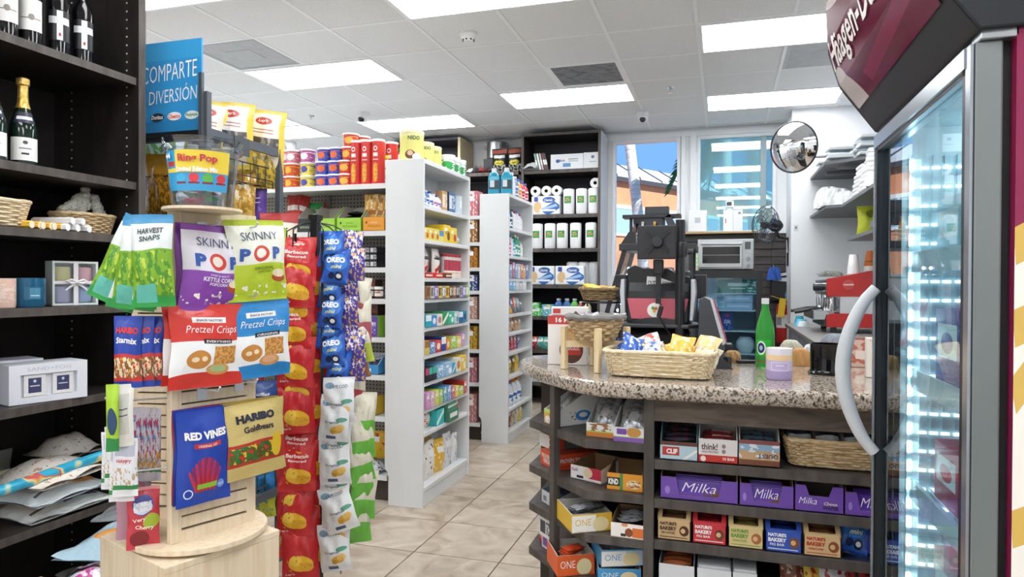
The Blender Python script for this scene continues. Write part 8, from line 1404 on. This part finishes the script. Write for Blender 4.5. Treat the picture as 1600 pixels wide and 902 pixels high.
q = P(); q.add('blade', MB().prism([(0, 0), (.03, .02), (.034, .1), (.015, .17), (-.01, .1)], 0, .01).mesh('blade', [m('4a9ac0', .4)], recalc=True), rot=(PI / 2, 0, 0)); q.add('loop', MB().tube([(0, 0, 0), (-.01, 0, -.05)], .005, 5).mesh('loop', [CHROME])); c = at(1228, 475, y=7.86); spawn(q, 'blue_scraper', 'pale blue scraper hanging above the fire extinguisher', 'tool', (c.x, 7.86, c.z))
# back counter, espresso machine, shelves
q = P(); q.add('top', boxm(.57, 1.595, 3.5, 7.06, .965, 1.0, [m('8f8d8a', .35), m('6a625c', .5)], mi=1, top=0), bev=.006)
yy = 3.55
while yy < 7.0: q.add('plank', boxm(.6, .62, yy, yy + .145, .08, .965, noisy('grey_plank', ['5d6064', '6d7075', '7c7f84'], scale=(1, 1, .3), nscale=9, rough=.6))); yy += .15
q.add('carcass', boxm(.62, 1.595, 3.55, 7.04, 0, .965, m('2c2a2a', .6))); spawn(q, 'back_counter', 'grey planked back counter carrying the espresso machine', 'counter')
def espresso():
    p = P(); RED = m('b3201f', .22); SS = m('c2c5c8', .2, .9); DK = m('2a2b2e', .35); d = .66
    # side towards the camera is the xz plane; front (group heads) towards -x
    p.add('base', MB().yprism([(.0, .05), (.62, .05), (.62, .14), (.02, .14)], 0, d).mesh('base', [DK], recalc=True)); p.add('base_side', MB().yprism([(.02, .045), (.6, .045), (.6, .15), (.04, .15), (.02, .12)], -.015, 0).mesh('base_side', [RED], recalc=True), bev=.004)
    for x in (.06, .55): p.add('foot', boxm(x, x + .04, .04, .08, 0, .05, DK)); p.add('foot', boxm(x, x + .04, d - .08, d - .04, 0, .05, DK))
    p.add('drip_tray', MB().yprism([(-.07, .1), (.08, .1), (.08, .155), (-.07, .175)], 0, d).mesh('drip_tray', [SS], recalc=True), bev=.004)
    p.add('back_column', boxm(.25, .6, .02, d - .02, .14, .32, SS)); p.add('upper_body', MB().yprism([(.02, .29), (.6, .29), (.6, .45), (.3, .45), (.02, .41)], 0, d).mesh('upper_body', [SS], recalc=True), bev=.006)
    s = p.add('upper_side', MB().yprism([(.02, .28), (.62, .28), (.62, .475), (.33, .475), (.02, .415)], -.02, 0).mesh('upper_side', [RED], recalc=True), bev=.004)
    p.add('badge', MB().lathe([(0, -.003), (.046, -.003), (.048, 0)], 24).mesh('badge', [m('e9d9d4', .3)]), (.17, -.02, .37), (-PI / 2 * -1, 0, 0), par=s); p.add('badge_face', MB().lathe([(0, 0), (.04, 0)], 24).mesh('badge_face', [m('b83a36', .3)]), (.17, -.0245, .37), (PI / 2, 0, 0), par=s); p.text('Laspaziale', 'f4efea', .17, .37, .072, .018, y=-.0262, shear=.3, par=s)
    for k in range(2):
        y = .16 + k * .3
        p.add('group_head', MB().lathe([(0, .2), (.035, .2), (.036, .25), (.03, .29), (0, .29)], 18, cx=.04, cy=y).mesh('group_head', [CHROME])); pf = p.add('portafilter', MB().lathe([(0, .165), (.03, .168), (.036, .2), (0, .2)], 18, cx=.04, cy=y).mesh('portafilter', [CHROME])); p.add('handle', MB().tube([(.01, y, .185), (-.06, y, .18), (-.1, y, .168), (-.19, y, .15)], [.008, .011, .016, .014], 10).mesh('handle', [m('17171a', .35)]), par=pf)
    p.add('steam_knob', MB().tube([(.02, .1, .35), (-.06, .1, .35)], .028, 14).mesh('steam_knob', [m('17181b', .2)])); p.add('steam_knob', MB().tube([(.02, .2, .35), (-.04, .2, .35)], .034, 14).mesh('steam_knob', [CHROME])); p.add('steam_wand', MB().tube([(.05, .05, .3), (.06, .02, .22), (.075, .03, .15)], .006, 8).mesh('steam_wand', [CHROME])); p.add('cup_rail', MB().tube([(.03, .0, .46), (.03, d, .46)], .006, 6).mesh('cup_rail', [CHROME]))
    p.add('back_splash', boxm(.12, .25, .02, d - .02, .15, .29, m('d2d4d6', .25, .8))); spawn(p, 'espresso_machine', 'red and chrome espresso machine on the back counter', 'espresso machine', (.735, 5.72, 1.001))
espresso()
JG = P(); JG.add('jug', MB().lathe([(0, 0), (.045, 0), (.05, .01), (.042, .08), (.044, .1), (.04, .1), (.04, .012), (0, .01)], 20).mesh('jug', [CHROME])); JG.add('handle', MB().tube([(.043, 0, .085), (.08, 0, .08), (.08, 0, .03), (.047, 0, .02)], .005, 6).mesh('handle', [CHROME]))
spawn(JG, 'milk_jug', 'steel milk jug standing on the espresso drip tray', 'jug', (.79, 5.80, 1.172))
def cups(n, col, x, y, z, label, h=.1, r0=.03, r1=.042, up=False, band=None):
    for k in range(n):
        p = P(); pr = [(r1, 0), (r1 + .002, .004), (r0, h), (0, h)] if not up else [(0, 0), (r0, 0), (r1, h), (r1 + .002, h - .003)]
        b = MB().lathe(pr, 20); p.add('cup', b.mesh('cup', [band or m(col, .5)])); spawn(p, 'paper_cup', '%s, %s from the bottom' % (label, ORD[k]), 'cup', (x, y, z + k * .012), 0, group=label)
OC = prt('c9702f', [('r', 0, 1, 0, .1, 'e9e2da'), ('r', .3, .7, .35, .4, '6a3a1a')], .5)
EZt = 1.001 + .452
cups(3, 'c9702f', 1.08, 5.82, EZt + .024, 'orange paper cup upside down on the espresso machine', .13, .033, .05, band=OC); cups(14, 'e6dcd2', 1.235, 5.84, EZt + .024, 'pale paper cup in the tall stack on the espresso machine', .1, .034, .05, band=prt('e6dcd2', [('r', 0, 1, 0, .15, 'd8a890')], .5)); cups(3, 'f2f2f2', .955, 5.8, EZt, 'white foam cup upside down at left on the espresso machine', .125, .03, .042)
cups(3, 'c9702f', 1.19, 6.05, EZt + .15, 'orange cup on the rear cup stack of the espresso machine', .13, .033, .05, band=OC); q = P(); q.add('shelf_box', boxm(-.09, .09, -.07, .07, 0, .15, m('8a8d90', .5))); spawn(q, 'cup_box', 'grey box raising the rear cups on the espresso machine', 'box', (1.19, 6.07, EZt))
spawn(crumple(.16, .12, .05, m('7a7f78', .7), 9), 'folded_towel', 'grey green towel draped over the front of the espresso machine', 'towel', (.80, 5.85, EZt - .02))
for k, (c_, n, y, r) in enumerate((('3aa0b0', 'teal cup upside down on the back counter end', 6.85, .045), ('5fb8d8', 'light blue bowl on the back counter end', 6.7, .06), ('dfe6ea', 'white bowl beside the light blue bowl', 6.55, .05))): spawn(lathep([(r, 0), (r * .96, .01), (r * .7, r * (1.8, .9, .9)[k]), (0, r * (1.85, .95, .95)[k])], None, [m(c_, .4)], name='bowl'), 'bowl', n, 'bowl', (.68, y, 1.001))
# wall shelves
SHM = m('6d6f74', .5)
q = P(); q.add('board', MB().prism([(.82, 7.39), (.83, 6.47), (1.13, 6.25), (1.59, 6.25), (1.59, 7.39)], 2.405, 2.43).mesh('board', [SHM], recalc=True)); q.add('rail', boxm(.95, 1.55, 6.55, 6.6, 2.38, 2.405, m('8a8d92', .4))); q.add('rail', boxm(.9, 1.5, 6.9, 6.94, 2.38, 2.405, m('8a8d92', .4))); q.add('bracket', MB().xprism([(6.28, 2.405), (7.38, 2.405), (7.38, 2.25)], 1.2, 1.23).mesh('bracket', [m('b9bcc0', .4)], recalc=True)); spawn(q, 'wall_shelf', 'upper grey wall shelf stacked with clear containers', 'shelf')
q = P(); q.add('board', MB().prism([(.82, 7.39), (.84, 6.42), (.955, 6.36), (.955, 4.2), (1.59, 4.2), (1.59, 7.39)], 2.025, 2.05).mesh('board', [SHM], recalc=True)); spawn(q, 'wall_shelf', 'middle grey wall shelf heaped with white bags and foam boxes', 'shelf')
q = P(); q.add('board', boxm(.95, 1.59, 4.6, 6.06, 1.72, 1.745, SHM)); spawn(q, 'wall_shelf', 'lower wall shelf with lime pouch above the espresso machine', 'shelf')
CLR = pane('eef3f6', .1, .1)
def deli(w=.2, d=.16, h=.07): p = P(); p.add('tub', MB().box(-w / 2, w / 2, -d / 2, d / 2, 0, h * .6).mesh('tub', [CLR]), bev=.01); p.add('lid', MB().box(-w / 2 - .006, w / 2 + .006, -d / 2 - .006, d / 2 + .006, h * .6, h).mesh('lid', [m('e3e8ea', .3)]), bev=.008); return p
kk = 0
for (x, y, n) in ((.97, 6.62, 2), (1.2, 6.5, 3), (1.42, 6.42, 6), (.93, 6.9, 1), (1.2, 6.8, 3)):
    for j in range(n): spawn(deli(), 'deli_container', 'clear deli container, %s level of %s stack on the upper wall shelf' % (ORD[j], ORD[(.97, 1.2, 1.42, .93).index(x) if y != 6.8 else 4]), 'container', (x, y, 2.431 + .072 * j), .05 * j)
def foam(): p = P(); p.add('tray', MB().box(-.11, .11, -.11, .11, 0, .035).mesh('tray', [m('eef0f1', .6)]), bev=.015); p.add('lid', MB().box(-.11, .11, -.11, .11, .037, .07).mesh('lid', [m('f1f2f3', .6)]), bev=.015); return p
FM = foam()
for i, (x, y, n) in enumerate(((1.12, 6.15, 4), (1.12, 5.85, 5), (1.15, 5.5, 4), (1.15, 5.1, 3))):
    for j in range(n): spawn(FM, 'foam_box', 'white foam takeaway box, %s up in %s stack on the middle wall shelf' % (ORD[j], ORD[i]), 'box', (x + .01 * j, y, 2.051 + .072 * j), .1 * math.sin(i + j))
for i, (x, y, w_, h_) in enumerate(((.93, 6.55, .26, .16), (.9, 6.75, .22, .2), (1.0, 6.45, .2, .12), (1.02, 5.3, .16, .1), (1.04, 4.9, .2, .1))): spawn(crumple(w_, w_, h_, m('e9ebed', .35), 60 + i), 'plastic_bag', 'white crumpled plastic bag, %s along the middle wall shelf' % ORD[i], 'bag', (x, y, 2.051))
q = P(); q.add('sheet', boxm(-.05, .05, -.06, .06, 0, .006, m('2f7fd0', .4))); spawn(q, 'blue_sleeve', 'flat blue sleeve on a foam box stack near the freezer', 'packet', (1.15, 5.1, 2.27), .2)
spawn(bag(.2, .24, .07, prt('c8d23a', [('e', .5, .75, .2, .12, '7a8a2a'), ('n', .4, 1, 0, .6, 4, .5, 'e3e3e6')], .4, .3), film('c0ca34'), seed=400), 'lime_pouch', 'lime green standing pouch on the lower wall shelf', 'bag', (1.1, 5.95, 1.746), .1); spawn(bag(.1, .2, .05, prt('d9dce2', [('n', 0, 1, 0, 1, 5, .55, '7a9a8a')], .3, .4), film('cfd3da'), seed=401), 'clear_bag', 'clear goods bag beside the lime pouch', 'bag', (1.14, 5.82, 1.746), .1); spawn(carton(.1, .1, .13, m('a8744a', .6), m('9a683f', .6)), 'brown_box', 'small brown box behind the clear goods bag', 'box', (1.24, 5.8, 1.746), 0)
q = P(); q.add('plate', boxm(-.02, .02, -.008, 0, -.03, .03, m('d8dadd', .4)), bev=.003); q.add('socket', boxm(-.008, .008, -.01, -.008, -.012, .012, m('6a6d72', .5))); c = at(1244, 357 - 55, y=7.4); spawn(q, 'wall_switch', 'small wall switch below the round mirror', 'switch', (c.x, 7.4, at(1244, 356, y=7.4).z))
dup_ = {}
for l, g in ALL: dup_.setdefault(l, []).append(g)
for l, g in dup_.items():
    if len(g) > 1 and (g[0] is None): print('DUP', l)
